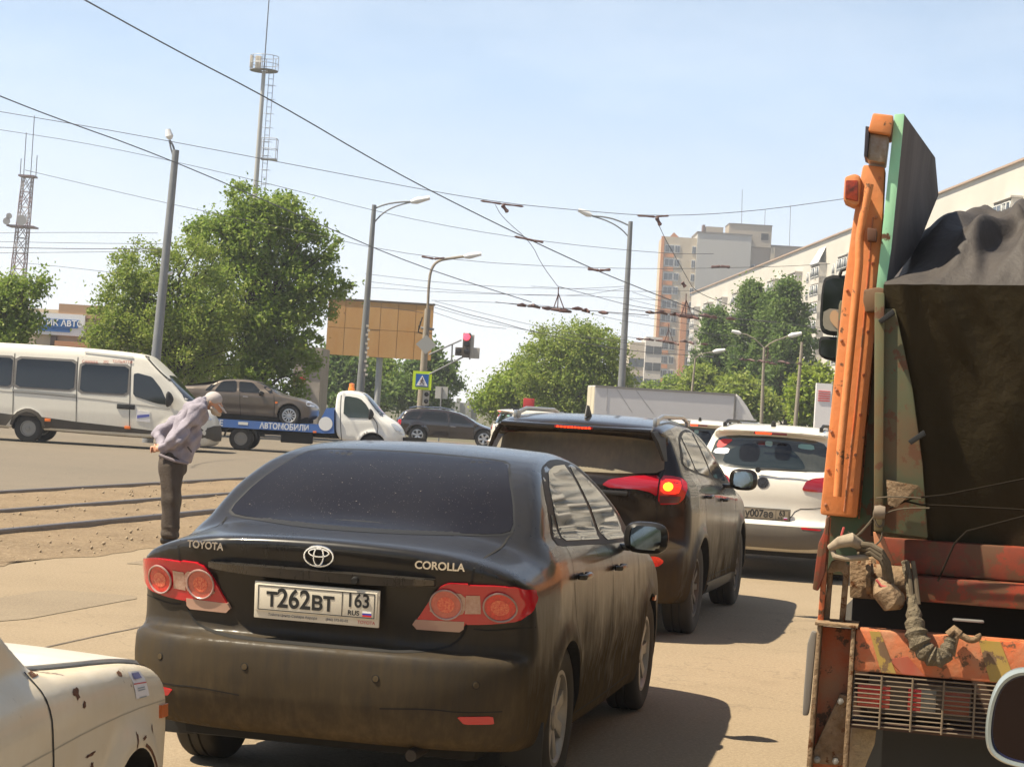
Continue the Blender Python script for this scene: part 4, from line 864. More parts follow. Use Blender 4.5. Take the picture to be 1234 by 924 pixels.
# ------------------------------------------------------------------ orange dump truck seen from behind
def build_truck():
    O = Vector((1.05, 6.5, 0)); yaw = .215
    t = thing('dump_truck', 'rusty orange dump truck with a tarpaulin covered load, seen from behind', 'truck', O, yaw)
    F_ = Vector((math.sin(yaw), math.cos(yaw), 0)); L_ = Vector((-math.cos(yaw), math.sin(yaw), 0))
    def tp(px, py, k=0.0):
        r = Vector(ray(px, py)); o = Vector((0, 0, CAMH))-O
        s = (k-o.dot(F_))/r.dot(F_); p = o+r*s
        return Vector((k, p.dot(L_), p.z))
    Mo = mat('truck_orange', (.68, .20, .045), .5, var=.5, vscale=5, col2=(.60, .27, .12), splat=.22, dust=.16, dcol=(.34, .24, .15), dhi=3, bump=.08, bscale=30)
    Mo2 = mat('truck_orange_rusty', (.55, .10, .02), .55, var=.8, vscale=7, col2=(.34, .20, .11), splat=.5, dust=.10, dcol=(.30, .22, .14), bump=.12, bscale=40)
    Mr = mat('truck_red_oxide_shaded', (.26, .032, .008), .6, var=.9, vscale=5, col2=(.08, .028, .014), splat=.7, dust=.02)  # rusty red, base darkened for the shade below the tarpaulin
    Mg = mat('truck_green', (.28, .60, .38), .55, var=.5, vscale=4, col2=(.42, .58, .36), splat=.25)
    Mgd = mat('truck_green_dark', (.055, .10, .05), .7, var=1, vscale=3, col2=(.12, .075, .035), splat=.5)
    Mw = mat('old_board', (.13, .105, .09), .85, var=1, vscale=5, col2=(.21, .175, .15), stretch=(1, 1, .18), bump=.3, bscale=25)
    Mt = mat('tarpaulin', (.048, .044, .044), .6, spec=.3, var=.7, vscale=1.6, col2=(.032, .028, .027), bump=.25, bscale=14, dust=.08, dcol=(.20, .16, .12), dhi=9)
    Mtd = mat('tarpaulin_brown_shaded', (.040, .030, .016), .9, spec=.1, var=.9, vscale=2, col2=(.028, .022, .011), bump=.25, bscale=9)  # brown cloth, base darkened for the shade it hangs in
    Mhose = mat('dusty_hose', (.12, .095, .065), .85, spec=.2, var=.7, vscale=20)
    Mtan = mat('dust_caked_metal', (.30, .21, .13), .9, spec=.15, var=1, vscale=11, col2=(.14, .09, .05), splat=.4, bump=.4, bscale=40)
    Mgr = mat('grille_dusty', (.17, .125, .08), .7, var=.5, vscale=20)
    def slab(name, P, k, th, M, par=t, bev=.006):
        b = MB(); b.prism([tp(x, y, k) for x, y in P], (th, 0, 0), bev); return b.build(name, M, par)
    zt, zm, zb = tp(1030, 757).z, tp(1028, 808).z, tp(1026, 876).z
    yl = tp(1029, 800).y; yR = -2.5
    # rear beam: upper striped plate and lower lamp bay
    b = MB(); b.box((.05, (yl+yR)/2, (zt+zm)/2), (.10, yl-yR, zt-zm), bevel=.01); beam = b.build('rear_beam', Mo2, t)
    ym = mat('stripe_yellow', (.42, .27, .03), .7, splat=.6, dust=.4, dhi=3); rm = mat('stripe_red', (.42, .04, .02), .7, splat=.5, dust=.35, dhi=3)
    ht = zt-zm
    for k, (y0, col, wd) in enumerate(((.045, ym, .035), (.115, rm, .06), (.40, ym, .07), (.55, rm, .05), (.655, ym, .05), (.76, rm, .05), (.98, ym, .06), (1.2, rm, .06), (1.5, ym, .06), (1.8, rm, .06))):
        y_ = yl-y0
        b = MB(); b.prism([(-.003, y_, zt-.004 if k % 2 == 0 else zm+ht*.35), (-.003, y_-wd, zt-.004 if k % 2 == 0 else zm+ht*.45), (-.003, y_-wd-.06, zm+.004), (-.003, y_-.045, zm+.004)], (.006, 0, 0)); b.build('warning_stripe', col, beam)
    b = MB(); b.box((.20, (yl+yR)/2, (zm+zb)/2), (.02, yl-yR, zm-zb-.004)); b.box((.10, (yl+yR)/2, zb+.008), (.2, yl-yR, .016)); b.build('lamp_bay', mat('bay_dark', (.06, .03, .02), .8, splat=.5), t)
    # protective grille
    b = MB(); gl, gr = yl-.004, yl-.50
    for i in range(12):
        z_ = zb+.012+(zm-zb-.02)*i/11; b.tube([(-.012, gl, z_), (-.012, gr-1.45*0, z_)], .0028, 6)
    for i in range(5):
        y_ = gl-(gl-gr)*(i+.9)/4.9; b.tube([(-.018, y_, zb+.006), (-.018, y_, zm-.004)], .0036, 6)
    b.build('lamp_grille', Mgr, t)
    lz = (zm+zb)/2
    b = MB(); b.box((.12, yl-.22, lz+.008), (.12, .34, .115), bevel=.01); lb = b.build('tail_light', mat('lamp_house', (.06, .05, .05), .7, dust=.4), t)
    for y0, wd, c_ in ((.07, .11, M_red2), (.205, .045, mat('lens_bright_red', (.75, .01, .02), .2, coat=1)), (.25, .05, mat('lens_grey', (.25, .25, .22), .3)), (.34, .09, mat('lens_dim', (.25, .06, .03), .4))):
        b = MB(); b.box((.055, yl-y0-.0, lz+.008), (.012, wd, .08), bevel=.004); b.build('lamp_lens', c_, lb)
    # left end box with its flanges, plate and bolts
    P0 = [(986, 752), (1031, 757), (1018, 926), (972, 926)]
    ft = tp(984, 752, .0); 
    slab('corner_panel', [(988, 754), (1029, 758), (1018, 940), (974, 940)], .10, .02, Mo2)
    slab('corner_flange', [(985, 752), (990, 753), (976, 945), (970, 945)], -.02, .14, Mtan)
    slab('corner_flange', [(1026, 756), (1031, 757), (1020, 945), (1014, 945)], -.02, .14, Mtan)
    slab('corner_cap', [(982, 749), (1034, 754), (1034, 757), (982, 753)], -.03, .17, Mtan, bev=.002)
    br = slab('bolted_bracket', [(1012, 836), (1021, 838), (1016, 922), (980, 920), (976, 912)], .03, .05, Mtan)
    for x_, y_ in ((1013, 844), (985, 914), (1007, 916)):
        b = MB(); p = tp(x_, y_, .03); b.lathe([(.011, 0), (.011, -.014), (.006, -.014), (.006, -.024), (.0001, -.025)], 8, 'X', p); b.build('bolt', M_steel, br)
    slab('side_rubber_strip', [(978, 760), (984, 762), (976, 850), (974, 862), (967, 862), (968, 840), (973, 775)], .05, .04, mat('grey_rubber', (.13, .13, .13), .6, dust=.2))
    # upright column with pipe and lamps
    col = slab('side_column', [(1040, 198), (1067, 201), (1060, 345), (1045, 500), (1033, 624), (988, 620), (999, 515), (1016, 350), (1029, 258)], .25, .10, Mo, bev=.012)
    slab('column_edge', [(1058, 352), (1061, 352), (1048, 500), (1037, 626), (1033, 626), (1044, 500)], .30, .07, Mo2, col, .003)
    for x_, y_ in ((1060, 215), (1056, 262), (1052, 318), (1046, 400), (1041, 452), (1037, 500), (1031, 548), (1027, 590), (1008, 470), (1002, 520), (998, 566), (995, 608), (1021, 350), (1014, 410)):
        b = MB(); p = tp(x_, y_, .25); b.lathe([(.006, .004), (.006, -.004), (.0001, -.006)], 8, 'X', p); b.build('bolt', Mo2, col)
    for P_ in ([(1052, 262), (1046, 330), (1040, 400), (1030, 500), (1019, 600), (1017, 616)],):
        b = MB(); b.tube([tp(x, y, .2495) for x, y in P_], .003, 6); b.build('weld_seam', Mo2, col)
    b = MB(); b.tube([tp(1048, 222, .21), tp(1041, 255, .21), tp(1036, 285, .21), tp(1035, 320, .21), tp(1030, 370, .21), tp(1020, 470, .21), tp(1013, 540, .21), tp(1011, 570, .21), tp(1009, 598, .21)], .0145, 12); b.build('column_pipe', Mo, col)
    wl = slab('work_lamp', [(1052, 136), (1077, 139), (1073, 162), (1046, 158)], .16, .22, Mo, bev=.008)
    slab('lamp_hood_glass', [(1048, 161), (1071, 164), (1067, 197), (1045, 193)], .20, .14, mat('lamp_brown', (.20, .13, .07), .3, var=1, vscale=25, col2=(.30, .27, .24)), wl)
    slab('lamp_frame', [(1043, 152), (1048, 153), (1045, 190), (1041, 188)], .18, .16, mat('lamp_black', (.03, .025, .035), .5), wl, .002)
    sl_ = slab('side_marker_lamp', [(1018, 213), (1030, 209), (1037, 212), (1036, 246), (1030, 248), (1016, 242)], .20, .14, Mo, bev=.01)
    slab('marker_lens', [(1019, 217), (1034, 217), (1034, 243), (1018, 239)], .19, .02, mat('lens_dirty_red', (.38, .05, .02), .3, var=1, vscale=30, col2=(.03, .015, .01)), sl_)
    slab('column_bracket', [(1041, 349), (1058, 346), (1076, 350), (1072, 372), (1043, 376), (1040, 362)], .16, .16, mat('brown_bracket', (.16, .09, .045), .7, splat=.5))
    slab('latch', [(1045, 274), (1057, 276), (1056, 291), (1045, 290)], .18, .06, mat('latch_dark', (.10, .04, .02), .7))
    b = MB(); 
    for py in (533, 556): b.tube([tp(1044, py, .32), tp(1060, py+1, .36)], .008, 8)
    b.build('cross_rung', Mo2, t)
    # green edged side board
    g0, g1 = .22, 1.25
    A = [tp(1078, 138, g0), tp(1090, 137, g0), tp(1074, 300, g0), tp(1067, 348, g0), tp(1056, 348, g0), tp(1062, 290, g0)]
    b = MB(); b.prism(A, (.03, 0, 0), .002); b.build('board_edge', Mg, t)
    q = [tp(1090, 138, g0+.01), tp(1127, 190, g1), tp(1131, 235, g1), tp(1105, 300, .75), tp(1066, 349, g0+.01)]
    b = MB(); b.prism(q, (.0, .03, 0)); b.build('side_board', Mw, t)
    # tarpaulin over the load: height field with folds
    nx_, ny_ = 110, 260; e0 = tp(1072, 348, .12); V = []
    yy0 = e0.y+.02; yy1 = -2.45
    for i in range(nx_):
        s_ = i/(nx_-1); x_ = .12+5.0*s_**1.8
        for j in range(ny_):
            y_ = yy0+(yy1-yy0)*j/(ny_-1); yd = yy0-y_
            rise = .47*(1-math.exp(-(x_-.12)*2.2))*(1-math.exp(-(yd+.05)*6))*(.35+.65*min(1, max(0, 2.38-yd)/.5))
            fold = .030*math.sin(14*yd+5*x_+2*math.sin(3*x_))*min(1, (x_-.12)*4)+.018*math.sin(31*yd-9*x_+1.3)*min(1, (x_-.12)*3)+.05*math.exp(-((yd-.42-.35*(x_-.12))/.05)**2)*min(1, (x_-.12)*3)-.05*math.exp(-((yd-.30-.25*(x_-.12))/.06)**2)*min(1, (x_-.12)*3)
            V.append((x_, y_, e0.z+.018*yd/.45*(yd < .5)+.02*(yd >= .5)+rise+fold))
    V = np.array(V); yd = yy0-V[:, 1]; xx = V[:, 0]-.12; ramp = np.minimum(1, xx*4)
    for (c0, sl, wd, am) in ((.10, .55, .030, .05), (.26, .30, .022, .045), (.36, .75, .026, .05), (.52, -.12, .030, .06), (.60, .45, .020, .04), (.80, .1, .03, .06), (1.05, -.3, .03, .05), (1.4, .25, .035, .06), (1.8, -.2, .03, .05), (2.1, .3, .03, .05)):
        d_ = (yd-c0-sl*xx-.05*np.sin(xx*6+c0*9)); V[:, 2] += am*.5*ramp*(np.exp(-(d_/wd)**2)-.7*np.exp(-((d_-wd*1.9)/(wd*1.1))**2))
    V[:, 2] += .02*ramp*np.sin(yd*23+3*np.sin(xx*7))*np.exp(-((yd-.75)/.5)**2)
    F = [(i*ny_+j, i*ny_+j+1, (i+1)*ny_+j+1, (i+1)*ny_+j) for i in range(nx_-1) for j in range(ny_-1)]
    mesh_np('load_tarpaulin', V, F, Mt, t)
    # hanging part of the tarpaulin, leaning inwards at the bottom
    zl = tp(1080, 652, .25).z; V = []; n1, n2 = 60, 130
    for i in range(n1):
        s_ = i/(n1-1); z_ = e0.z+.012+(zl-e0.z)*s_
        for j in range(n2):
            y_ = yy0+(yy1-yy0)*j/(n2-1); yd = yy0-y_
            d1 = yd-(.06+.16*s_); ripple = .022*math.exp(-(d1/.03)**2)+.03*math.exp(-((yd-.16-.55*s_)/.035)**2)*(1-s_)+.016*math.exp(-((yd-.30-.62*s_)/.03)**2)+.010*math.sin(11*yd+6*s_)*s_
            V.append((.10+.16*s_-ripple+.012*math.sin(25*yd)*s_*(1-s_), y_, z_+.018*yd/.45*(yd < .5)*(1-s_)))
    F = [(i*n2+j, i*n2+j+1, (i+1)*n2+j+1, (i+1)*n2+j) for i in range(n1-1) for j in range(n2-1)]
    mesh_np('hanging_tarpaulin', V, F, Mtd, t)
    slab('green_side_panel', [(1056, 372), (1079, 372), (1100, 470), (1112, 560), (1118, 648), (1056, 640)], .085, .03, Mgd)
    slab('corner_post', [(1054, 352), (1066, 353), (1064, 640), (1053, 640)], .06, .09, mat('post_green', (.10, .12, .06), .7, var=1, vscale=4, col2=(.16, .08, .03), splat=.4))
    for P in ([(1058, 386), (1076, 372), (1079, 378), (1062, 390)], [(1094, 531), (1113, 518), (1116, 524), (1098, 536)]): slab('tarp_hook', P, .03, .03, M_black, bev=.003)
    slab('folded_tarp_corner', [(1068, 578), (1107, 585), (1080, 612), (1070, 608)], .04, .01, Mtan, bev=.002)
    b = MB()
    for Pq in ([(1072, 612), (1100, 600), (1140, 596), (1234, 577), (1330, 560)], [(1075, 600), (1110, 608), (1160, 610), (1234, 614), (1330, 620)], [(1130, 700), (1150, 655), (1165, 640), (1234, 622), (1300, 612)]): b.tube([tp(x, y, .06) for x, y in Pq], .0035, 6)
    b.build('tie_rope', mat('rope_dark', (.018, .014, .010), .95, spec=.05), t)
    # cross beams
    def hbeam(name, px, py0, py1, k, th, M):
        z0, z1 = tp(px, py0, k).z, tp(px, py1, k).z; y0 = tp(px, py0, k).y
        b = MB(); b.box((k+th/2, (y0+yR)/2, (z0+z1)/2), (th, y0-yR, z0-z1), bevel=.008); return b.build(name, M, t)
    hbeam('upper_cross_beam', 1058, 647, 688, .20, .12, Mr); hbeam('lower_cross_beam', 1075, 692, 722, .14, .14, Mr)
    hbeam('gap_shade_sheet', 1032, 640, 870, .45, .03, mat('gap_shade', (.012, .009, .007), .9))  # near-black sheet stands in for the shade inside the gap
    # frame left of the hoses
    slab('frame_post', [(995, 624), (1001, 624), (992, 750), (985, 750)], .05, .05, Mo2); slab('frame_post', [(1017, 680), (1024, 681), (1018, 750), (1011, 749)], .06, .04, Mtan)
    slab('frame_post', [(998, 685), (1004, 685), (999, 750), (992, 750)], .08, .04, Mtan); slab('frame_side_rail', [(986, 655), (993, 640), (996, 622), (1000, 622), (994, 690), (986, 712), (979, 710)], .0, .06, Mr)
    slab('frame_arch', [(996, 690), (1002, 676), (1014, 673), (1022, 682), (1022, 700), (1013, 688), (1003, 690)], .05, .05, Mtan)
    slab('frame_box', [(1024, 676), (1052, 672), (1058, 676), (1056, 722), (1024, 720)], .16, .10, Mtan)
    slab('frame_gusset', [(1052, 640), (1064, 645), (1078, 680), (1056, 680)], .10, .02, mat('gusset', (.45, .19, .09), .6, splat=.4))
    # cylinder, bellows, strap and hook
    b = MB(); p0, p1 = tp(1046, 697, .10), tp(1098, 700, .10); b.tube([p0, p1], [.052, .050], 20); b.tube([tp(1044, 695, .09), tp(1050, 695, .09)], .058, 20); b.tube([tp(1090, 698, .09), tp(1096, 699, .09)], .058, 20); b.build('air_tank', Mtan, t)
    b = MB(); b.tube([tp(x, y, k) for x, y, k in ((1062, 700, .02), (1066, 712, .0), (1074, 722, -.0), (1084, 724, .02))], [.03, .042, .045, .03], 14); b.build('valve_block', Mtan, t)
    hz = []
    for dk in (0, 1, 2):
        b = MB(); b.tube([tp(1032+dk*2, 655+dk*6, .0+dk*.02), tp(1050, 657+dk*4, -.03), tp(1062, 664+dk*5, -.04), tp(1070-dk*2, 678+dk*3, -.03), tp(1074-dk*3, 702, -.0)], .0105, 10); b.build('brake_hose', Mhose, t)
    b = MB(); b.tube([tp(1000, 660, .0), tp(1012, 653, -.02), tp(1026, 650, -.02), tp(1036, 656, .0)], [.012, .02, .024, .018], 12); b.tube([tp(1003, 662, .0), tp(1006, 670, -.01), tp(1020, 673, -.02), tp(1046, 671, .0)], .010, 10); b.build('hose_coupling', mat('coupling_pale', (.32, .26, .19), .8, spec=.2, var=.9, vscale=20), t)
    for P, r_ in (([(1056, 608), (1052, 622), (1058, 636), (1066, 632), (1062, 615), (1054, 610)], .004), ([(1060, 612), (1046, 632), (1028, 650), (1022, 640)], .003), ([(1050, 628), (1035, 645), (1015, 660)], .003), ([(1064, 640), (1060, 655), (1040, 662), (1020, 655)], .003), ([(1056, 600), (1075, 598), (1110, 600)], .003), ([(1062, 620), (1085, 612), (1120, 612)], .003)):
        b = MB(); b.tube([tp(x, y, -.01) for x, y in chaikin(P, 2, False)], r_, 6); b.build('loose_cable', Mhose, t)
    b = MB(); p = tp(1060, 617, -.02); b.lathe([(.0001, -.02), (.02, -.018), (.024, 0), (.02, .018), (.0001, .02)], 16, 'Y', p); b.build('round_connector', mat('connector', (.14, .11, .09), .6, dust=.3), t)
    b = MB(); b.tube([tp(1017, 635, -.01), tp(1014, 645, -.01)], .004, 6); b.tube([tp(1056, 698, -.03), tp(1062, 706, -.03), tp(1070, 707, -.03)], .005, 6); b.build('red_tie', mat('pinkred', (.45, .08, .07), .7), t)
    # strap bundle falling over the beam
    f_pts = [(1090, 676, .08, .012), (1096, 700, .05, .016), (1100, 728, .0, .018), (1102, 748, -.03, .030), (1104, 765, -.05, .036), (1112, 782, -.06, .034), (1124, 792, -.06, .032), (1136, 792, -.06, .030), (1143, 780, -.05, .024), (1146, 768, -.04, .015)]
    Q = chaikin([(a, b_, c, d) for a, b_, c, d in f_pts], 2, False); b = MB()
    b.tube([tp(q_[0], q_[1], q_[2]) for q_ in Q], [q_[3]*(1+.16*math.sin(i*2.3)) for i, q_ in enumerate(Q)], 14)
    b.build('strap_bundle', mat('dusty_canvas', (.17, .135, .085), .9, var=.8, vscale=14, bump=.8, bscale=40), t)
    for dx in (0, 7): 
        b = MB(); b.tube([tp(1093+dx, 676, .04), tp(1097+dx, 700, .02), tp(1100+dx, 728, -.0)], .008, 8); b.build('strap_strand', Mhose, t)
    b = MB(); b.tube([tp(x, y, -.03) for x, y in chaikin([(1147, 790), (1150, 775), (1153, 764), (1160, 766), (1170, 772), (1180, 768), (1178, 764)], 2, False)], .011, 12); b.tube([tp(1143, 765, -.03), tp(1150, 758, -.03), tp(1156, 764, -.03)], .015, 12); b.build('tow_hook', Mtan, t)
    slab('hook_plate', [(1148, 745), (1186, 748), (1186, 751), (1148, 748)], .12, .05, M_steel)
    # mud flap with pale curved piece, wheels, chassis, body and cab further forward
    slab('rear_fender_piece', [(1026, 876), (1056, 879), (1054, 896), (1046, 915), (1036, 940), (1018, 950)], .16, .03, mat('dry_mud', (.50, .40, .26), .9, var=.9, vscale=12, col2=(.36, .28, .18), bump=.4))
    for y_ in (-.42, -2.05):
        b = MB(); b.box((.55, y_, .42), (.02, .62, .62)); b.build('mud_flap', M_black, t)
    for x_ in (1.15, 2.5, 6.6):
        for s in (-1, 1): wheel(t, x_, -1.25+s*.93, .52, .5 if x_ < 6 else .3, .27, 8, M_tyre, M_steel, s, True)
    b = MB()
    for y_ in (-.85, -1.65): b.box((4.0, y_, .95), (7.6, .10, .22))
    b.build('chassis_rail', M_dark, t)
    b = MB(); b.prism([(.30, -.02, 1.18), (.30, -.02, 2.15), (5.2, -.02, 2.2), (5.2, -.02, 1.25)], (0, -2.42, 0), .02); b.build('dump_body', Mgd, t)
    b = MB(); b.prism([(5.5, -.05, .9), (5.5, -.05, 2.55), (5.7, -.05, 2.62), (7.0, -.05, 2.6), (7.35, -.05, 1.9), (7.5, -.05, 1.6), (7.5, -.05, .6), (6.9, -.05, .55), (6.9, -.05, .95)], (0, -2.4, 0), .04); cab = b.build('cab', Mo, t)
    b = MB(); b.prism([(6.0, -.03, 1.75), (6.0, -.03, 2.4), (6.85, -.03, 2.4), (7.15, -.03, 1.75)], (0, -.03, 0)); b.build('cab_window', M_glass, cab)
    # cab mirrors on the left
    k = 5.4
    def mir(P, G, name):
        b = MB(); Pw = [tp(x, y, k) for x, y in chaikin(P, 2, True, .2)]; b.prism(Pw, (.07, 0, 0), .004); m_ = b.build(name, M_black, t)
        b = MB(); b.prism([tp(x, y, k-.012) for x, y in chaikin(G, 2, True, .2)], (.006, 0, 0)); b.build('mirror_glass', mat('truck_mirror_glass', (.10, .10, .10), .05, 1.0), m_); return m_
    m1 = mir([(991, 336), (1003, 331), (1023, 333), (1026, 345), (1024, 395), (1018, 405), (992, 403), (987, 392)], [(993, 340), (1002, 335), (1020, 336), (1022, 346), (1020, 393), (1016, 401), (994, 399), (990, 391)], 'main_mirror')
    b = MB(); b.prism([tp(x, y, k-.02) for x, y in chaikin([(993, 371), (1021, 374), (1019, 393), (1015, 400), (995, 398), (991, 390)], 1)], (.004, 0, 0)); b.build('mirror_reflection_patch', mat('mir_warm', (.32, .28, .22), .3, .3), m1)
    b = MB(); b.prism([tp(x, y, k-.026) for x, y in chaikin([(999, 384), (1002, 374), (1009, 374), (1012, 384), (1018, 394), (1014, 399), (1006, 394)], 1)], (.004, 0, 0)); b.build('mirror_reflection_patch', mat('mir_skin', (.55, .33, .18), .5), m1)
    m2 = mir([(987, 407), (992, 405), (1022, 407), (1020, 436), (1010, 437), (986, 430)], [(989, 410), (995, 409), (1010, 410), (1008, 433), (988, 428)], 'lower_mirror')
    b = MB(); b.tube([tp(1012, 332, k), tp(1014, 326, k), tp(1022, 323, k), tp(1034, 324, k), tp(1075, 330, k+.3)], .011, 8); b.tube([tp(1020, 405, k), tp(1016, 440, k), tp(1030, 450, k), tp(1075, 450, k+.3)], .011, 8); b.build('mirror_arm', M_black, t)
    return t
build_truck()

# ------------------------------------------------------------------ old rusty white sedan, lower left
def build_old_car():
    car = thing('parked_car', 'old cream white sedan with rust patches and a small sticker on its fender', 'car', (-2.0, 3.06, 0), .08)
    M = mat('cream_paint', (.66, .585, .44), .38, coat=.35, var=.5, vscale=2.2, col2=(.56, .42, .23), splat=.12, dust=.12, dcol=(.42, .32, .19), dlow=.3, dhi=.9, bump=.10, bscale=3.5)
    M_rust = mat('rust', (.17, .062, .02), .9, var=1, vscale=30, col2=(.07, .03, .015), bump=.5, bscale=80)
    S = dict(profile=[(-.9, .35), (-1.0, .5), (-1.02, .85), (-.95, .95), (-.3, .98), (-.15, 1.0), (.15, 1.30), (.35, 1.40), (.9, 1.43), (1.15, 1.41), (1.32, 1.34), (1.78, .99), (1.95, .975), (2.5, .935), (2.84, .89), (2.905, .85), (2.92, .80), (2.92, .45), (2.88, .30), (2.6, .26), (1.3, .22), (0, .24)],
             section=[(.15, .76), (.3, .795), (.5, .805), (.72, .806), (.82, .80), (.87, .785), (.905, .755), (.93, .72), (1.1, .665), (1.3, .605), (1.4, .55), (1.5, .45)],
             plan=[(-1.1, .97), (-.5, 1.0), (2.3, 1.0), (2.95, .975)],
             belt=[(-1, .03), (1.6, .055), (1.9, .045), (2.4, .01), (2.9, -.06)], zbelt=1.0, round_rear=(.06, .1), round_front=(.05, .14), crown=.03, k=.02,
             arches=[0, 2.424], archr=(.365, .315), h=.019, flare=.022, doorscoop=0.0)
    body, bv = car_body(S, 'body', M, car, M_dark)
    s = 'right'
    strip('bonnet_gap', [(1.72, -.60), (1.9, -.665), (2.3, -.705), (2.7, -.72), (2.86, -.715)], .016, 'top', bv, M_dark, car, off=.002)
    strip('bonnet_gap', [(1.72, .60), (1.9, .665), (2.3, .705), (2.7, .72), (2.86, .715)], .016, 'top', bv, M_dark, car, off=.002)
    # raised bonnet skin
    patch('bonnet', [(1.74, -.55), (1.9, -.650), (2.3, -.690), (2.7, -.705), (2.85, -.70), (2.88, 0), (2.85, .70), (2.7, .705), (2.3, .690), (1.9, .650), (1.74, .55), (1.72, 0)], 'top', bv, mat('bonnet_paint', (.80, .77, .70), .3, coat=.6, dust=.04, dcol=(.5, .4, .3), dhi=-5), car, off=.010, res=.06, rnd=0, skirt=.014)
    for L, wd in (([(1.70, .985), (1.695, .90), (1.72, .70), (1.735, .45), (1.74, .28)], .010), ([(.62, .97), (.63, .5), (.62, .28)], .008)): seam(L, s, bv, car, wd, off=.002)
    strip('rust_streak', [(1.72, .975), (1.9, .972), (2.2, .948), (2.45, .93), (2.6, .905), (2.84, .855)], .012, s, bv, M_rust, car, off=.0015)
    def blot(cx, cz, rx, rz, seed):
        r_ = random.Random(seed); P = []
        for k in range(14):
            a = 2*math.pi*k/14; q = r_.uniform(.45, 1.1); P.append((cx+rx*q*math.cos(a), cz+rz*q*math.sin(a)))
        patch('rust_patch', P, s, bv, M_rust, car, off=.0012, res=.015, rnd=2, skirt=0)
    for q in ((1.93, .905, .035, .018, 1), (2.38, .895, .03, .012, 4), (2.02, .735, .05, .006, 6), (2.04, .70, .022, .018, 7), (2.50, .70, .03, .008, 8), (2.42, .705, .012, .03, 10), (2.66, .70, .012, .018, 12), (1.97, .87, .02, .012, 13)): blot(*q)
    strip('rust_edge', [(2.895, .84), (2.905, .76), (2.90, .68), (2.892, .60), (2.885, .5)], .022, s, bv, M_rust, car, off=.0015, res=.02)
    strip('rust_arch', [(2.424+.375*math.cos(a), .315+.375*math.sin(a)) for a in np.linspace(R(8), R(75), 8)], .010, s, bv, M_rust, car, off=.0012, res=.02)
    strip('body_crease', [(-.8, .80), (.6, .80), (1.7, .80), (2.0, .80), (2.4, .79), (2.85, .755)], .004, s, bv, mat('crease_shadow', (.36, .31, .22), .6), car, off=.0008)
    patch('side_marker', [(2.77, .712), (2.86, .705), (2.86, .742), (2.77, .75)], s, bv, mat('marker_orange', (.55, .12, .02), .35, coat=.5), car, off=.009, res=.03, rnd=0)
    st = patch('inspection_sticker', [(2.475, .812), (2.64, .798), (2.635, .868), (2.47, .886)], s, bv, mat('sticker_white', (.66, .62, .58), .6), car, off=.002, res=.03, rnd=0, skirt=0)
    patch('sticker_print', [(2.50, .862), (2.60, .853), (2.60, .868), (2.50, .878)], s, bv, mat('sticker_blue', (.12, .12, .25), .6), st, off=.003, rnd=0, skirt=0)
    strip('sticker_print', [(2.475, .853), (2.635, .836)], .003, s, bv, mat('sticker_redline', (.5, .05, .04), .6), st, off=.003)
    for i, zz in enumerate((.838, .832, .812)): strip('sticker_print', [(2.51, zz-.002), (2.60, zz-.010)], .003, s, bv, mat('sticker_grey', (.25, .28, .28), .6), st, off=.003)
    for q in ([(1.05, 1.36), (.63, 1.37), (.62, 1.0), (1.30, .995), (1.18, 1.22)], [(.55, 1.365), (.25, 1.30), (.0, 1.06), (.05, 1.02), (.55, 1.01)]):
        patch('window_trim', [((x-.7)*1.06+.7, (z-1.18)*1.07+1.18) for x, z in q], s, bv, M_chrome, car, off=.0015, res=.05, rnd=0, skirt=0)
        patch('window', q, s, bv, M_glass, car, off=.004, res=.05, rnd=0)
    # front pillar and rubber seen at the frame edge
    patch('windscreen', [(-.62, 1.02), (.62, 1.02), (.52, 1.35), (-.52, 1.35)], 'front', bv, M_glass, car, off=.004, res=.06)
    b = MB(); b.tube([(1.74, -.672, .985), (1.60, -.655, 1.10), (1.40, -.625, 1.27), (1.28, -.60, 1.345)], [.016, .018, .018, .016], 8); b.build('pillar_trim', M_black, car)
    b = MB(); b.tube([(1.715, -.69, .985), (1.57, -.672, 1.10), (1.36, -.64, 1.27)], [.006, .007, .007], 8); b.build('pillar_chrome', M_chrome, car)
    for sg in (-1, 1):
        b = MB(); b.lathe([(.095, -.02), (.095, .03), (.08, .045), (.0001, .05)], 24, 'X', (2.90, sg*.55, .68)); b.build('headlight', M_headl, car)
    b = MB(); b.box((2.915, 0, .68), (.04, .86, .17), bevel=.01); b.build('radiator_grille', M_black, car)
    b = MB(); b.box((3.0, 0, .45), (.10, 1.55, .12), bevel=.03); b.build('front_bumper', M_chrome, car)
    b = MB(); b.box((1.3, 0, .30), (3.9, 1.25, .16), bevel=.03); b.build('underbody', M_dark, car)
    add_wheels(car, (0, 2.424), .69, .295, .17, .17, 6, M_tyre, M_steel, True)
build_old_car()
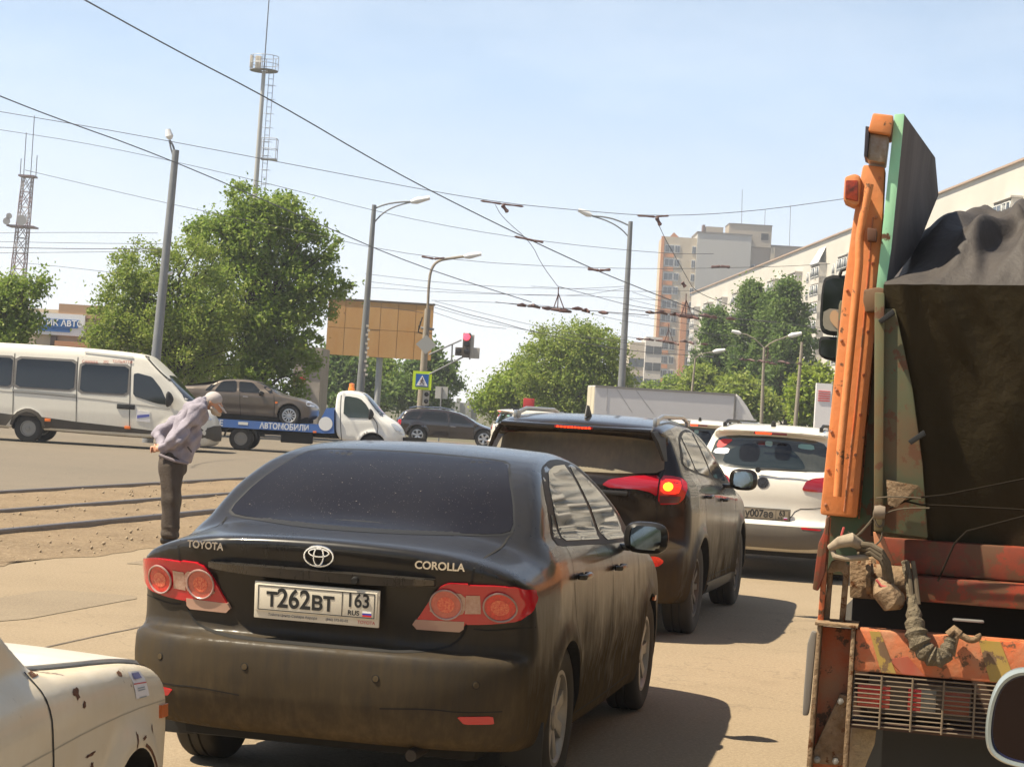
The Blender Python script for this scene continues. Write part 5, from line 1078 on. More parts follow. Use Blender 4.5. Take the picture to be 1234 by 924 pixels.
# ------------------------------------------------------------------ man in cap, bent forward, hands behind his back
def prims_mesh(prims, lo, hi, h, k=.02, disp=None, cuts=()):
    """prims: ('c', p0, r0, p1, r1) round cones or ('e', centre, radii) ellipsoids, blended smoothly"""
    lo = np.array(lo); n = np.ceil((np.array(hi)-lo)/h).astype(int)+1
    D = np.full(tuple(n), 1.0, np.float32)
    for q in prims:
        kk = k
        if q[0] == 'c':
            p0, r0, p1, r1 = np.array(q[1], float), q[2], np.array(q[3], float), q[4]
            if len(q) > 5: kk = q[5]
            a = np.minimum(p0-r0, p1-r1); b = np.maximum(p0+r0, p1+r1)
        else:
            c, r = np.array(q[1], float), np.array(q[2], float); a, b = c-r.max(), c+r.max()
            if len(q) > 3: kk = q[3]
        m_ = kk+2*h
        i0 = np.maximum(((a-m_-lo)/h).astype(int), 0); i1 = np.minimum(((b+m_-lo)/h).astype(int)+2, n)
        if (i1 <= i0).any(): continue
        s = tuple(slice(i0[d], i1[d]) for d in range(3))
        X, Y, Z = np.meshgrid(*[lo[d]+h*np.arange(i0[d], i1[d]) for d in range(3)], indexing='ij')
        if q[0] == 'c':
            ba = p1-p0; L = (ba*ba).sum()+1e-12; t = np.clip(((X-p0[0])*ba[0]+(Y-p0[1])*ba[1]+(Z-p0[2])*ba[2])/L, 0, 1)
            d = np.sqrt((X-p0[0]-ba[0]*t)**2+(Y-p0[1]-ba[1]*t)**2+(Z-p0[2]-ba[2]*t)**2)-(r0+(r1-r0)*t)
        else:
            u = np.sqrt(((X-c[0])/r[0])**2+((Y-c[1])/r[1])**2+((Z-c[2])/r[2])**2); d = (u-1)*r.min()
        D[s] = smin(D[s], d.astype(np.float32), kk)
    if disp is not None or cuts:
        X, Y, Z = np.meshgrid(*[lo[d]+h*np.arange(n[d]) for d in range(3)], indexing='ij')
        if disp is not None: D = D+disp(X, Y, Z).astype(np.float32)
        for p, nn in cuts:
            D = smax(D, ((X-p[0])*nn[0]+(Y-p[1])*nn[1]+(Z-p[2])*nn[2]).astype(np.float32), .012)
    return nets_from_grid(D, lo, h)
def build_man():
    Y0 = 20.9; foot = ground(204, 655)
    def P(px, py, dy=0.0): p = at(px, py, Y0+dy); return (p.x-foot.x, dy, p.z)
    t = thing('person', 'old man in grey cap and lilac jacket bending forward, hands clasped behind his back', 'person', (foot.x, Y0, 0), math.pi/2)
    skin = mat('skin', (.52, .27, .17), .55, subs=.1); 
    c = lambda a, ra, b, rb, k=.03: ('c', a, ra, b, rb, k)
    head = P(258, 483); hip = P(208, 556); chest = P(234, 498); neck = P(247, 488)
    sh = lambda s: P(239, 493, s*.175); el = lambda s: P(213 if s < 0 else 190, 529 if s < 0 else 522, s*.27); wr = lambda s: P(195, 541, s*.08-.04)
    pr = [('e', head, (.078, .075, .10), .02), c(P(261, 490), .055, P(263, 494), .045), c(neck, .055, P(253, 487), .052), c(chest, .10, hip, .10, .04), c(P(236, 498, -.12), .05, P(236, 498, .12), .05, .03),
          ('e', P(267.0, 489), (.018, .014, .014), .008), ('e', P(254, 484, -.078), (.018, .010, .028), .006), ('e', P(254, 484, .078), (.018, .010, .028), .006)]
    for s in (-1, 1):
        pr += [c(sh(s), .045, el(s), .038), c(el(s), .038, wr(s), .028), c(P(207, 558, s*.09), .085, P(206, 600, s*.10), .06, .04), c(P(206, 600, s*.10), .058, P(203, 645, s*.10), .035), c(P(202, 649, s*.10), .025, P(210, 654, s*.11), .014)]
        w_ = np.array(wr(s)); hc = w_+np.array((-.045, -s*.035, .0))
        pr += [c(tuple(w_), .026, tuple(hc), .032, .015)]
        for k in range(4):   # fingers curl round the other hand
            a = hc+np.array((-.02, -s*.02, .026-.018*k)); b_ = a+np.array((-.034-.004*(k in (1, 2)), -s*.022, -.004)); c_ = b_+np.array((.004, -s*.028, -.010)); 
            pr += [c(tuple(a), .0105, tuple(b_), .0098, .006), c(tuple(b_), .0098, tuple(c_), .0085, .006)]
        a = hc+np.array((.005, -s*.01, .03)); b_ = a+np.array((-.025, -s*.035, .018)); pr += [c(tuple(a), .012, tuple(b_), .0095, .008)]
    V, F = prims_mesh(pr, (-.35, -.45, -.05), (.75, .45, 1.85), .009, .02)
    mesh_np('body', V, F, skin, t)
    # jacket
    def fold(X, Y, Z): return .011*np.sin(34*X+18*Z+3*np.sin(9*Y))+.009*np.abs(np.sin(22*X-26*Z+4*Y))+.006*np.sin(60*(X*.7-Z*.7)+12*Y)+.004*np.sin(25*Y+40*Z)
    jp = [c(P(235, 498), .150, P(222, 524), .160, .06), c(P(222, 524), .155, P(210, 545), .150, .05), c(P(237, 497, -.13), .100, P(237, 497, .13), .100, .05), c(P(229, 527), .125, P(220, 549), .115, .05)]
    for s in (-1, 1): jp += [c(sh(s), .085, el(s), .074, .018), c(el(s), .072, tuple(np.array(wr(s))*.9+np.array(el(s))*.1), .050, .012)]
    nrm = np.array(P(191, 548))-np.array(P(228, 559)); nn = np.array((-nrm[2], 0, nrm[0])); nn /= np.linalg.norm(nn); nn = nn if nn[2] < 0 else -nn
    jp += [c(P(243, 487, -.05), .075, P(243, 487, .05), .075, .03)]
    V, F = prims_mesh(jp, (-.45, -.5, .8), (.75, .5, 1.85), .011, .03, fold, [(P(209, 554), nn)])
    jk = mesh_np('jacket', V, F, mat('jacket_cloth', (.30, .275, .325), .85, var=.7, vscale=8, col2=(.21, .19, .23), bump=.3, bscale=60), t)
    b = MB(); 
    hp = [P(192, 548, -.17), P(210, 555, -.20), P(227, 558, -.15)]; b.tube([(p[0], p[1], p[2]) for p in hp], .018, 8); b.build('jacket_hem_band', mat('hem', (.22, .19, .21), .9), jk)
    b = MB(); b.tube([P(226, 538, -.19), P(231, 545, -.185)], .010, 6); b.build('jacket_pocket', mat('pocket_dark', (.08, .07, .08), .9), jk)
    b = MB(); b.tube([P(240, 484, -.085), P(247, 480, -.05), P(249, 480, .05), P(242, 484, .085)], .028, 8); b.build('jacket_collar', mat('jacket_cloth2', (.24, .23, .28), .85), jk)
    # trousers
    def tf(X, Y, Z): return .007*np.sin(14*Z+30*X+2*np.sin(20*Y))+.005*np.sin(45*X+5*Z)*(Z < .9)+.006*np.sin(50*Z+9*X)*(Z < .2)
    tpn = [c(P(208, 552), .15, P(208, 565), .145, .05)]
    for s in (-1, 1): tpn += [c(P(207, 562, s*.075), .118, P(206.5, 602, s*.085), .098, .05), c(P(206.5, 602, s*.085), .098, P(205, 642, s*.09), .090, .04)]
    V, F = prims_mesh(tpn, (-.3, -.35, .0), (.4, .35, 1.15), .011, .03, tf, [((0, 0, .045), (0, 0, -1))])
    mesh_np('trousers', V, F, mat('trouser_cloth', (.050, .036, .026), .8, var=.5, vscale=5, col2=(.075, .055, .042), bump=.3, bscale=50), t)
    for s in (-1, 1):
        V, F = prims_mesh([c(P(199, 651, s*.09), .055, P(208, 653, s*.10), .05, .02), c(P(208, 653, s*.10), .050, P(217, 655, s*.11), .038, .02)], (-.3, -.3, -.05), (.4, .3, .2), .010, .02, None, [((0, 0, .004), (0, 0, -1))])
        mesh_np('shoe', V, F, mat('shoe_leather', (.02, .014, .010), .5), t)
    # cap, hair, beard, eye
    V, F = prims_mesh([('e', P(257, 481), (.098, .090, .085), .01)], (.2, -.2, 1.4), (.8, .2, 1.9), .010, .01, None, [(P(257, 486), (-.35*.6, 0, -1))])
    cap = mesh_np('cap', V, F, mat('cap_cloth', (.42, .38, .37), .85, bump=.2), t)
    b = MB(); a0, a1 = Vector(P(264, 487.5)), Vector(P(272, 498)); b.prism([tuple(a0+Vector((0, -.075, 0))), tuple(a0*.4+a1*.6+Vector((0, -.07, 0))), tuple(a1+Vector((0, -.03, 0))), tuple(a1+Vector((0, .03, 0))), tuple(a0*.4+a1*.6+Vector((0, .07, 0))), tuple(a0+Vector((0, .075, 0)))], (.007, 0, .007)); b.build('cap_brim', mat('brim_cloth', (.46, .40, .36), .85), cap)
    V, F = prims_mesh([c(P(259, 495.5), .045, P(264, 499), .026, .02), c(P(256, 492, -.045), .032, P(261, 497, -.02), .03, .02), c(P(256, 492, .045), .032, P(261, 497, .02), .03, .02)], (.2, -.2, 1.3), (.8, .2, 1.7), .008, .02)
    mesh_np('beard', V, F, mat('grey_hair', (.50, .43, .36), .9, bump=.5, bscale=120), t)
    V, F = prims_mesh([c(P(248.5, 485, -.04), .045, P(248.5, 485, .04), .045, .02)], (.1, -.2, 1.3), (.8, .2, 1.8), .009, .02)
    mesh_np('hair', V, F, MATS['grey_hair'], t)
    for s in (-1, 1):
        b = MB(); b.lathe([(.0001, -.007), (.006, -.005), (.008, 0), (.006, .005), (.0001, .007)], 10, 'Z', P(265, 486.5, s*.032)); b.build('eye', mat('eye_dark', (.05, .03, .02), .2), t)
    b = MB(); b.tube([P(266.3, 492.5, -.022), P(266.8, 492.8, 0), P(266.3, 492.5, .022)], .005, 6); b.build('mouth', mat('lips', (.35, .12, .09), .5), t)
build_man()

# ------------------------------------------------------------------ vehicles across the junction
def side_fn(X0, Y0, zb=0.0):
    """vehicle heading +X whose near (right) side is at Y0; local x is measured from X0"""
    def f(px, py, dy=0.0):
        p = at(px, py, Y0+dy); return (p.x-X0, p.z-zb)
    return f
def build_minibus():
    X0 = at(32.5, 520, 51.4).x; yc = 52.38; f = side_fn(X0, 51.42)
    car = thing('minibus', 'white minibus with tinted side windows and grey lower cladding, crossing at the left edge', 'minibus', (X0, yc, 0), math.pi/2)
    M = mat('minibus_white', (.74, .71, .63), .35, coat=.5, dust=.08, dlow=.3, dhi=1.1, dcol=(.34, .27, .18)); Mc = mat('grey_cladding', (.045, .043, .04), .8, dust=.22, dlow=.1, dcol=(.2, .16, .11))
    pr = [(-2.3, .35), (-2.42, .6), (-2.42, 1.6), (-2.38, 2.45), (-2.25, 2.60), (-1.0, 2.63), (1.5, 2.62)] + [f(168, 425.5), f(176, 429), f(195, 447), f(214, 467), f(231, 483), f(241, 489), f(250, 497), f(256, 507), f(258, 520), f(258, 533), f(250, 540)] + [(4.2, .30), (2.0, .32), (0, .36)]
    S = dict(profile=pr, section=[(.2, .90), (.5, .96), (.9, .98), (1.4, .975), (2.0, .93), (2.4, .86), (2.55, .80), (2.7, .7)], plan=[(-2.5, .98), (-2, 1), (3.0, 1.0), (4.2, .97), (5, .88)], zbelt=2.6, round_rear=(.08, .06), round_front=(.30, .25), crown=.04, k=.09,
             arches=[0, 3.95], archr=(.43, .38), h=.05, flare=.03)
    body, bv = car_body(S, 'body', M, car, M_dark)
    s = 'right'
    wz = lambda x0, x1, z0=1.47, z1=2.20: [(x0, z0), (x0, z1), (x1, z1), (x1, z0)]
    for a, b_ in ((-30, 14), (19.5, 90), (97.5, 154.5)):
        x0, x1 = f(a, 450)[0], f(b_, 450)[0]
        patch('window_seal', [(x+(-.06 if x == x0 else .06), z+(-.06 if z < 1.9 else .06)) for x, z in wz(x0, x1, 1.47 if a < 90 else 1.44, 2.22 if a < 90 else 2.17)], 'right', bv, mat('seal_grey', (.16, .15, .14), .6), car, off=.006, res=.2, rnd=1, w=.08)
        for ss in ('right', 'left'): patch('window', wz(x0, x1, 1.47 if a < 90 else 1.44, 2.22 if a < 90 else 2.17), ss, bv, M_glass_far, car, off=.012, res=.2, rnd=1, w=.08)
    for ss in ('right', 'left'):
        patch('window', [f(160.5, 477), f(161, 450.5), f(166, 449.5), f(183, 454), f(194, 468), f(203, 488), f(190, 486.5)], ss, bv, M_glass_far, car, off=.012, res=.15, rnd=1, w=.1)
    for px in (-5, 16, 92.5, 157): seam([(f(px, 440)[0], 2.35), (f(px, 500)[0], .55)], s, bv, car, .02, off=.006)
    strip('body_groove', [(f(-40, 470)[0], 1.33), f(90, 478), f(205, 493)], .03, s, bv, mat('groove', (.35, .33, .30), .6), car, off=.005)
    cl = patch('lower_cladding', [f(-70, 493), f(0, 497.5), f(12, 499), f(48, 502), f(92, 508), f(155, 515), f(200, 521), f(200, 538), f(100, 530), f(52, 524), f(50, 508), f(42, 499), f(30, 496), f(18, 499), f(9, 510), f(6, 522), f(-70, 515)], s, bv, Mc, car, off=.02, res=.2, rnd=0)
    patch('wheel_arch_lip', [(.46*math.cos(a)*1.0, .38+.52*math.sin(a)) for a in np.linspace(-.1, math.pi+.1, 14)]+[(.41*math.cos(a), .38+.43*math.sin(a)) for a in np.linspace(math.pi+.1, -.1, 14)], s, bv, Mc, car, off=.03, res=.15, rnd=0)
    patch('sliding_rail', [f(15, 468.5), f(91, 474.5), f(91, 477.5), f(15, 471)], s, bv, mat('rail_grey', (.30, .30, .29), .5), car, off=.02, res=.2, rnd=0)
    b = MB(); p = f(142, 488); b.box((f(152, 489)[0], -.99, f(152, 490)[1]), (.48, .04, .13), bevel=.015); b.build('door_handle', M_black, car)
    for q in ((58, 506), (154, 515)):
        b = MB(); x_, z_ = f(*q); b.box((x_, -1.0, z_), (.16, .04, .08), bevel=.01); b.build('side_marker', M_orange_l, car)
    st = patch('door_sign', [f(164.5, 494), f(181, 496), f(181, 509), f(164.5, 507)], s, bv, mat('sign_white', (.68, .66, .66), .5), car, off=.012, res=.2, rnd=0)
    patch('sign_print', [f(165.5, 500), f(180, 499), f(180, 502), f(165.5, 504)], s, bv, mat('sign_blue', (.10, .12, .4), .5), st, off=.016, res=.2, rnd=0)
    for tx, px in (('САМАРА', 108), ('392', 127), ('ТОЛЬЯТТИ', 147)):
        x_, z_ = f(px, 436); h_, n_, _, _ = bv.ray_cast(Vector((x_, -5, z_)), Vector((0, 1, 0)))
        text_obj('route_lettering', tx, .10, mat('letter_red', (.45, .12, .10), .5), car, Matrix.Translation((x_, h_.y-.02, z_)) @ Matrix.Rotation(R(-8), 4, 'X') @ SIDEM, .002)
    strip('roof_strip', [f(101, 424.5), f(160, 431)], .05, s, bv, mat('rail_grey2', (.4, .4, .38), .5), car, off=.02)
    patch('windscreen', [(-.80, 1.32), (.80, 1.32), (.70, 2.0), (-.70, 2.0)], 'front', bv, M_glass_far, car, off=.012, res=.15)
    patch('windscreen_side', [f(205.5, 453.5), f(212, 454.5), f(233, 484), f(229, 485), f(222, 482)], s, bv, M_glass_far, car, off=.008, res=.1, rnd=0)
    strip('cab_roof_seam', [f(173, 428), f(190, 446), f(204, 459)], .03, s, bv, M_dark, car, off=.008)
    patch('headlight', [(-.55, .85), (-.85, .9), (-.85, 1.1), (-.6, 1.05)], 'front', bv, M_headl, car, off=.02, res=.15)
    patch('headlight', [(.55, .85), (.85, .9), (.85, 1.1), (.6, 1.05)], 'front', bv, M_headl, car, off=.02, res=.15)
    patch('front_bumper', [(-.9, .32), (.9, .32), (.9, .72), (-.9, .72)], 'front', bv, Mc, car, off=.03, res=.15)
    mirror_part(car, f(203, 480)[0], -1.13, f(203, 481)[1], -1, M_black, M_mglass, size=(.16, .26, .42))
    add_wheels(car, (0, 3.95), .80, .37, .22, .21, 6, M_tyre_far, M_steel, True)
build_minibus()

def build_tow():
    X0 = at(290.7, 530, 55.7).x; yc = 56.45; f = side_fn(X0, 55.6)
    car = thing('tow_truck', 'white cab tow truck with blue flatbed carrying a brown sedan', 'truck', (X0, yc, 0), math.pi/2)
    M = mat('tow_white', (.74, .73, .69), .35, coat=.5, dust=.05, dlow=.2); Mb = mat('tow_blue', (.035, .13, .42), .45, dust=.12, dcol=(.3, .28, .22))
    cab_pr = [f(404, 530), f(403, 492), f(405, 474), f(410, 470.5), f(425, 470), f(437, 473), f(443, 477), f(452, 488), f(462, 500), f(474, 507), f(482, 514), f(487, 524), f(487, 534), f(480, 540)]
    cab_pr += [(f(430, 530)[0], .45)]
    S = dict(profile=cab_pr, section=[(.3, .88), (.6, .93), (1.0, .94), (1.25, .92), (1.6, .85), (2.0, .74), (2.2, .66)], plan=[(2.4, .98), (3, 1), (4.2, 1.0), (5, .90)], zbelt=1.9, round_rear=(.03, .03), round_front=(.30, .22), crown=.04, k=.06, arches=[f(449, 530)[0]], archr=(.40, .34), h=.04, flare=.03)
    cab, bv = car_body(S, 'cab', M, car, M_dark)
    patch('window', [f(414, 503), f(415, 478.5), f(418, 477), f(434, 480), f(442, 488), f(449, 501.5), f(446, 504)], 'right', bv, mat('cab_glass', (.03, .04, .03), .08, spec=.6), cab, off=.012, res=.12)
    seam([f(411, 476), f(410, 500), f(412, 532)], 'right', bv, cab, .02, off=.006); seam([f(449, 502), f(456, 512), f(454, 528)], 'right', bv, cab, .02, off=.006)
    patch('windscreen', [(-.78, 1.28), (.78, 1.28), (.66, 1.95), (-.66, 1.95)], 'front', bv, M_glass_far, cab, off=.012, res=.12)
    patch('windscreen_side', [f(438, 475), f(441, 476), f(463, 500), f(458, 501)], 'right', bv, M_glass_far, cab, off=.008, res=.1, rnd=0)
    patch('headlight', [(-.50, .80), (-.80, .82), (-.80, 1.02), (-.52, 1.0)], 'front', bv, M_headl, cab, off=.02, res=.1)
    patch('headlight', [(.50, .80), (.80, .82), (.80, 1.02), (.52, 1.0)], 'front', bv, M_headl, cab, off=.02, res=.1)
    patch('headlight_side', [f(480, 517), f(486, 519), f(486, 525), f(480, 523)], 'right', bv, M_headl, cab, off=.015, res=.1)
    mirror_part(car, f(446, 498)[0], -1.05, f(446, 499)[1], -1, M_black, M_mglass, size=(.12, .22, .32))
    b = MB(); x_, z_ = f(421, 466); b.lathe([(.10, -.10), (.10, -.04), (.085, -.03), (.075, .10), (.0001, .12)], 16, 'Z', (x_, 0, z_)); b.build('orange_beacon', mat('beacon', (.85, .22, .02), .3, coat=.6), cab)
    # flatbed
    zt, zb = .86, .64; x1 = f(401, 500)[0]
    b = MB(); b.box(((-2.35+x1)/2, -.98, (zt+zb)/2), (x1+2.35, .06, zt-zb)); b.build('bed_side', Mb, car)
    b = MB(); b.box(((-2.35+x1)/2, .98, (zt+zb)/2), (x1+2.35, .06, zt-zb)); b.build('bed_side', Mb, car)
    b = MB(); b.box(((-2.35+x1)/2, 0, .745), (x1+2.35, 1.90, .07)); b.build('deck', mat('deck', (.10, .10, .10), .7), car)
    b = MB(); P_ = [f(383, 513), f(394, 491.5), f(403, 491.5), f(403, 522), f(388, 522)]; b.prism([(x, -1.02, z) for x, z in P_], (0, 2.04, 0)); b.build('bed_headboard', Mb, car)
    b = MB(); x_, z_ = f(393, 510.5); b.lathe([(.20, 0), (.20, -.008), (.0001, -.009)], 20, 'Y', (x_, -1.022, z_)); o = b.build('round_emblem', mat('emb_white', (.7, .7, .7), .5), car)
    b = MB()
    for y_ in (-.45, .45): b.box((1.6, y_, .58), (7.4, .08, .14))
    b.box((0, 0, .40), (.12, 1.6, .12)); b.box((1.6, -.7, .45), (.9, .35, .3), bevel=.03); b.box((1.2, 0, .52), (5.5, 1.5, .05)); b.build('chassis', M_dark, car)
    MT = mat('tow_letters', (.62, .64, .66), .5)
    for tx, a in (('ЛЕГКИЕ', 253), ('АBТОМОБИЛИ', 343.5)):
        x_ = f(a, 512)[0]; text_obj('side_lettering', tx, .23, MT, car, Matrix.Translation((x_, -1.013, .745)) @ SIDEM, .002, bold=.006, sx=.86 if tx[0] == 'А' else .9)
    b = MB(); b.box((f(294, 509)[0], -1.014, .78), (.28, .006, .08)); b.build('white_label', mat('lab_white', (.65, .65, .6), .5), car)
    b = MB(); ar = np.linspace(0.1, math.pi-.1, 14); x_ = 0
    b.tube([(.47*math.cos(a), -.93, .33+.47*math.sin(a)) for a in ar], .03, 6); b.build('mudguard', M_black, car)
    for a in (279, 292, 300, 313, 380):
        pass
    b = MB(); b.box((f(380, 519)[0], -1.02, .66), (.10, .02, .05)); b.build('side_marker', M_orange_l, car)
    add_wheels(car, (0,), .78, .335, .24, .19, 6, M_tyre_far, M_steel, True); add_wheels(car, (f(449, 530)[0],), .78, .335, .2, .19, 6, M_tyre_far, M_steel, True)
    # the sedan it carries
    zb = .785; fx = f(348, 501)[0]; x0 = fx-2.49+X0; g = side_fn(x0, 55.62, zb)
    car2 = thing('carried_car', 'brown grey sedan with silver wheel covers standing on the tow truck bed', 'car', (x0, yc, zb), math.pi/2)
    M = mat('brown_grey_paint', (.115, .092, .075), .32, .35, coat=.7, dust=.08)
    pr = [(-.72, .25), (-.86, .38), (-.88, .62), (-.80, .80), (-.80, .95), (-.72, .99), (-.35, 1.02)] + [g(254, 462), g(262, 457.5), g(275, 456), g(298, 456.5), g(310, 459), g(322, 465), g(336, 474), g(352, 478), g(368, 482), g(378, 487), g(382, 494), g(381, 502), g(376, 507)] + [(2.0, .22), (0, .24)]
    S = dict(profile=pr, section=[(.15, .76), (.3, .82), (.55, .84), (.8, .835), (.92, .80), (1.0, .74), (1.2, .66), (1.38, .58), (1.45, .5)], plan=[(-1, .93), (-.3, 1), (2.2, 1), (3.3, .90)], zbelt=1.0, round_rear=(.15, .1), round_front=(.22, .15), crown=.04, k=.05, arches=[0, 2.49], archr=(.345, .30), h=.035, flare=.02)
    body, bv = car_body(S, 'body', M, car2, M_dark)
    b = MB(); b.box((1.25, 0, .20), (3.6, 1.5, .22), bevel=.03); b.build('underbody', M_dark, car2)  # black box stands in for the shadow between sill and deck
    for P_ in ([g(288, 472), g(287.5, 459.5), g(304, 461), g(316, 473.5)], [g(258, 471), g(267, 459), g(284, 458.5), g(285, 472)], [g(247, 470), g(258, 459.5), g(262, 459.5), g(254, 470)]):
        patch('window', P_, 'right', bv, M_glass_far, car2, off=.010, res=.1, rnd=1, w=.1)
    patch('windscreen_side', [g(309, 459), g(313, 460), g(336, 473), g(325, 474)], 'right', bv, M_glass_far, car2, off=.006, res=.1, rnd=0)
    for L in ([g(289, 460), g(289, 485), g(290, 503)], [g(330, 476), g(331, 490), g(330, 503)]): seam(L, 'right', bv, car2, .014, off=.005)
    patch('sill', [g(255, 499), g(334, 503), g(334, 507), g(255, 503)], 'right', bv, M_black, car2, off=.01, res=.15, rnd=0)
    patch('headlight', [g(368, 483), g(377, 486), g(378, 491), g(369, 489)], 'right', bv, M_headl, car2, off=.012, res=.08, rnd=1)
    patch('indicator', [g(331.5, 484), g(334.5, 484), g(334.5, 486), g(331.5, 486)], 'right', bv, M_orange_l, car2, off=.012, res=.08, rnd=0)
    handle(car2, g(296, 478)[0], -.84, g(296, 478)[1], M_chrome, -1, .16); mirror_part(car2, g(314, 472)[0], -.93, g(315, 473)[1]-.02, -1, M_black, M_mglass, size=(.12, .2, .15))
    patch('windscreen', [(-.6, 1.0), (.6, 1.0), (.5, 1.36), (-.5, 1.36)], 'front', bv, M_glass_far, car2, off=.01, res=.1); patch('rear_window', [(-.55, 1.03), (.55, 1.03), (.48, 1.36), (-.48, 1.36)], 'rear', bv, M_glass_far, car2, off=.01, res=.1)
    add_wheels(car2, (0, 2.49), .72, .295, .18, .20, 11, M_tyre_far, M_alloy_cl)
build_tow()

def build_dark_suv():
    Y0 = 78.0; X0 = at(503, 520, Y0).x; f = side_fn(X0, Y0)
    car = thing('parked_car', 'dark maroon SUV seen side on beyond the tow truck, under the pedestrian sign', 'car', (X0, Y0+.9, 0), math.pi/2)
    M = mat('maroon_black_paint', (.020, .014, .015), .2, coat=1.0, dust=.02)
    pr = [(-.85, .35), (-.95, .55), (-.93, 1.0), f(479, 503), f(484, 495.5), f(492, 492.5), f(505, 491.5), f(525, 492), f(545, 495), f(556, 498.5), f(568, 504.5), f(580, 511.5), f(592, 515.5), f(602, 519.5), f(606, 526), f(606, 534)] + [(3.3, .3), (1.3, .3), (0, .3)]
    S = dict(profile=pr, section=[(.2, .85), (.4, .92), (.8, .94), (1.0, .92), (1.1, .86), (1.4, .74), (1.65, .62), (1.75, .55)], plan=[(-1, .94), (0, 1), (2.5, 1), (3.6, .92)], zbelt=1.15, round_rear=(.2, .14), round_front=(.3, .2), crown=.04, k=.06, arches=[0, 2.7], archr=(.41, .37), h=.045)
    body, bv = car_body(S, 'body', M, car, M_dark)
    for P_ in ([f(487, 504), f(494, 496.5), f(508, 495.5), f(501, 505.5)], [f(504, 506), f(511, 495.5), f(538, 497), f(540, 508.5)], [f(543, 509), f(541, 497.5), f(555, 501), f(568, 511)]):
        patch('window', P_, 'right', bv, M_glass_far, car, off=.012, res=.12, rnd=1, w=.1)
    for px in (541, 571): seam([f(px, 500 if px < 560 else 512), f(px, 520), f(px, 534)], 'right', bv, car, .02, off=.006)
    for px in (511, 546): handle(car, f(px, 513)[0], -.93, f(px, 514)[1], M_chrome, -1, .24)
    mirror_part(car, f(572, 511)[0], -1.02, f(572, 512)[1], -1, M, M_mglass)
    b = MB(); b.tube([(f(x, y)[0], -.62, f(x, y)[1]+.02) for x, y in ((493, 492), (500, 490.5), (530, 491.5), (548, 495))], .025, 8); b.build('roof_rail', M_chrome, car)
    patch('windscreen', [(-.68, 1.15), (.68, 1.15), (.56, 1.60), (-.56, 1.60)], 'front', bv, M_glass_far, car, off=.01, res=.12)
    patch('tail_light', [f(479, 506), f(484, 505), f(483, 512), f(478, 512)], 'right', bv, M_red, car, off=.012, res=.08)
    add_wheels(car, (0, 2.7), .80, .365, .24, .23, 5, M_tyre_far, M_alloy_cl)
build_dark_suv()

def build_box_truck():
    Y0 = 79.5; p = at(713, 490, Y0)
    car = thing('box_truck', 'grey white box lorry behind the dark crossover, with a roof deflector', 'truck', (p.x, Y0+1.05, 0), R(84))
    M = mat('box_grey', (.60, .59, .60), .5, var=.3, vscale=.8, col2=(.52, .51, .52)); z1 = at(715, 464, Y0).z
    b = MB(); b.box((2.95, 0, (z1+1.0)/2), (5.9, 2.1, z1-1.0)); box = b.build('cargo_box', M, car)
    for y in (-1.065, 1.065):
        b = MB(); b.box((2.95, y, z1-.04), (5.92, .03, .09)); b.build('box_top_rail', mat('rail_dark', (.22, .21, .20), .6), box)
    b = MB(); b.box((5.88, -1.068, (z1+1.0)/2), (.06, .03, z1-1.0)); b.build('box_corner_strip', mat('rail_dark', (.22, .21, .20), .6), box)
    for sx in (-.5, .5):
        b = MB(); b.box((-.015, sx, (z1+1.0)/2), (.02, .96, z1-1.1)); b.build('rear_door', mat('door_cream', (.55, .50, .38), .6), box)
    for x0, x1 in ((.5, .5), (.9, 1.6), (1.7, 2.5)):
        b = MB(); b.tube([(x0, -1.055, z1-.1), (x1, -1.055, 1.8)], .012, 6); b.build('box_scratch', mat('scratch', (.36, .35, .36), .6), box)
    b = MB(); b.prism([(5.95, -1.0, 1.75), (5.95, -1.0, z1), (6.12, -1.0, z1-.12), (6.45, -1.0, z1-.52), (6.75, -1.0, z1-1.0), (6.86, -1.0, 1.80), (6.86, -1.0, 1.75)], (0, 2.0, 0), .01); b.build('roof_deflector', mat('deflector', (.62, .61, .60), .4), car)
    b = MB(); b.prism([(5.97, -.98, .6), (5.97, -.98, 1.72), (7.0, -.98, 1.70), (7.55, -.98, 1.2), (8.1, -.98, 1.0), (8.25, -.98, .6), (8.2, -.98, .4), (5.97, -.98, .45)], (0, 1.96, 0), .06); cab = b.build('cab', mat('cab_white', (.7, .7, .68), .4, coat=.4), car)
    b = MB(); b.prism([(6.3, -.99, 1.2), (6.3, -.99, 1.62), (6.95, -.99, 1.62), (7.4, -.99, 1.2)], (0, -.01, 0)); b.build('cab_window', M_glass_far, cab)
    b = MB()
    for y in (-.4, .4): b.box((3.0, y, .85), (6.2, .1, .16))
    b.build('chassis', M_dark, car)
    add_wheels(car, (1.3, 7.2), .85, .36, .24, .2, 6, M_tyre_far, M_steel, True)
build_box_truck()
def dup(root, loc, yaw, label, name=None):
    def cp(o, par):
        c = o.copy(); COL.objects.link(c)
        if par is not None: c.parent = par
        for ch in [x for x in bpy.data.objects if x.parent == o]: cp(ch, c)
        return c
    kids = {}
    for x in bpy.data.objects:
        if x.parent is not None: kids.setdefault(x.parent.name, []).append(x)
    def cp2(o, par):
        c = o.copy(); COL.objects.link(c)
        if par is not None: c.parent = par
        for ch in kids.get(o.name, []): cp2(ch, c)
        return c
    r = cp2(root, None); r.location = loc; r.rotation_euler = (0, 0, math.pi/2-yaw); r['label'] = label; return r
_h = [o for o in bpy.data.objects if o.get('category') == 'car' and 'rear wiper' in o.get('label', '')][0]
p = at(846, 520, 34); dup(_h, (p.x, 34, 0), .23, 'white estate car half hidden by the dark crossover, in front of the box lorry')
p = at(627, 500, 62); dup(_h, (p.x, 62, -.02), 1.2, 'small white car far ahead, only its roof showing over the dark crossover')
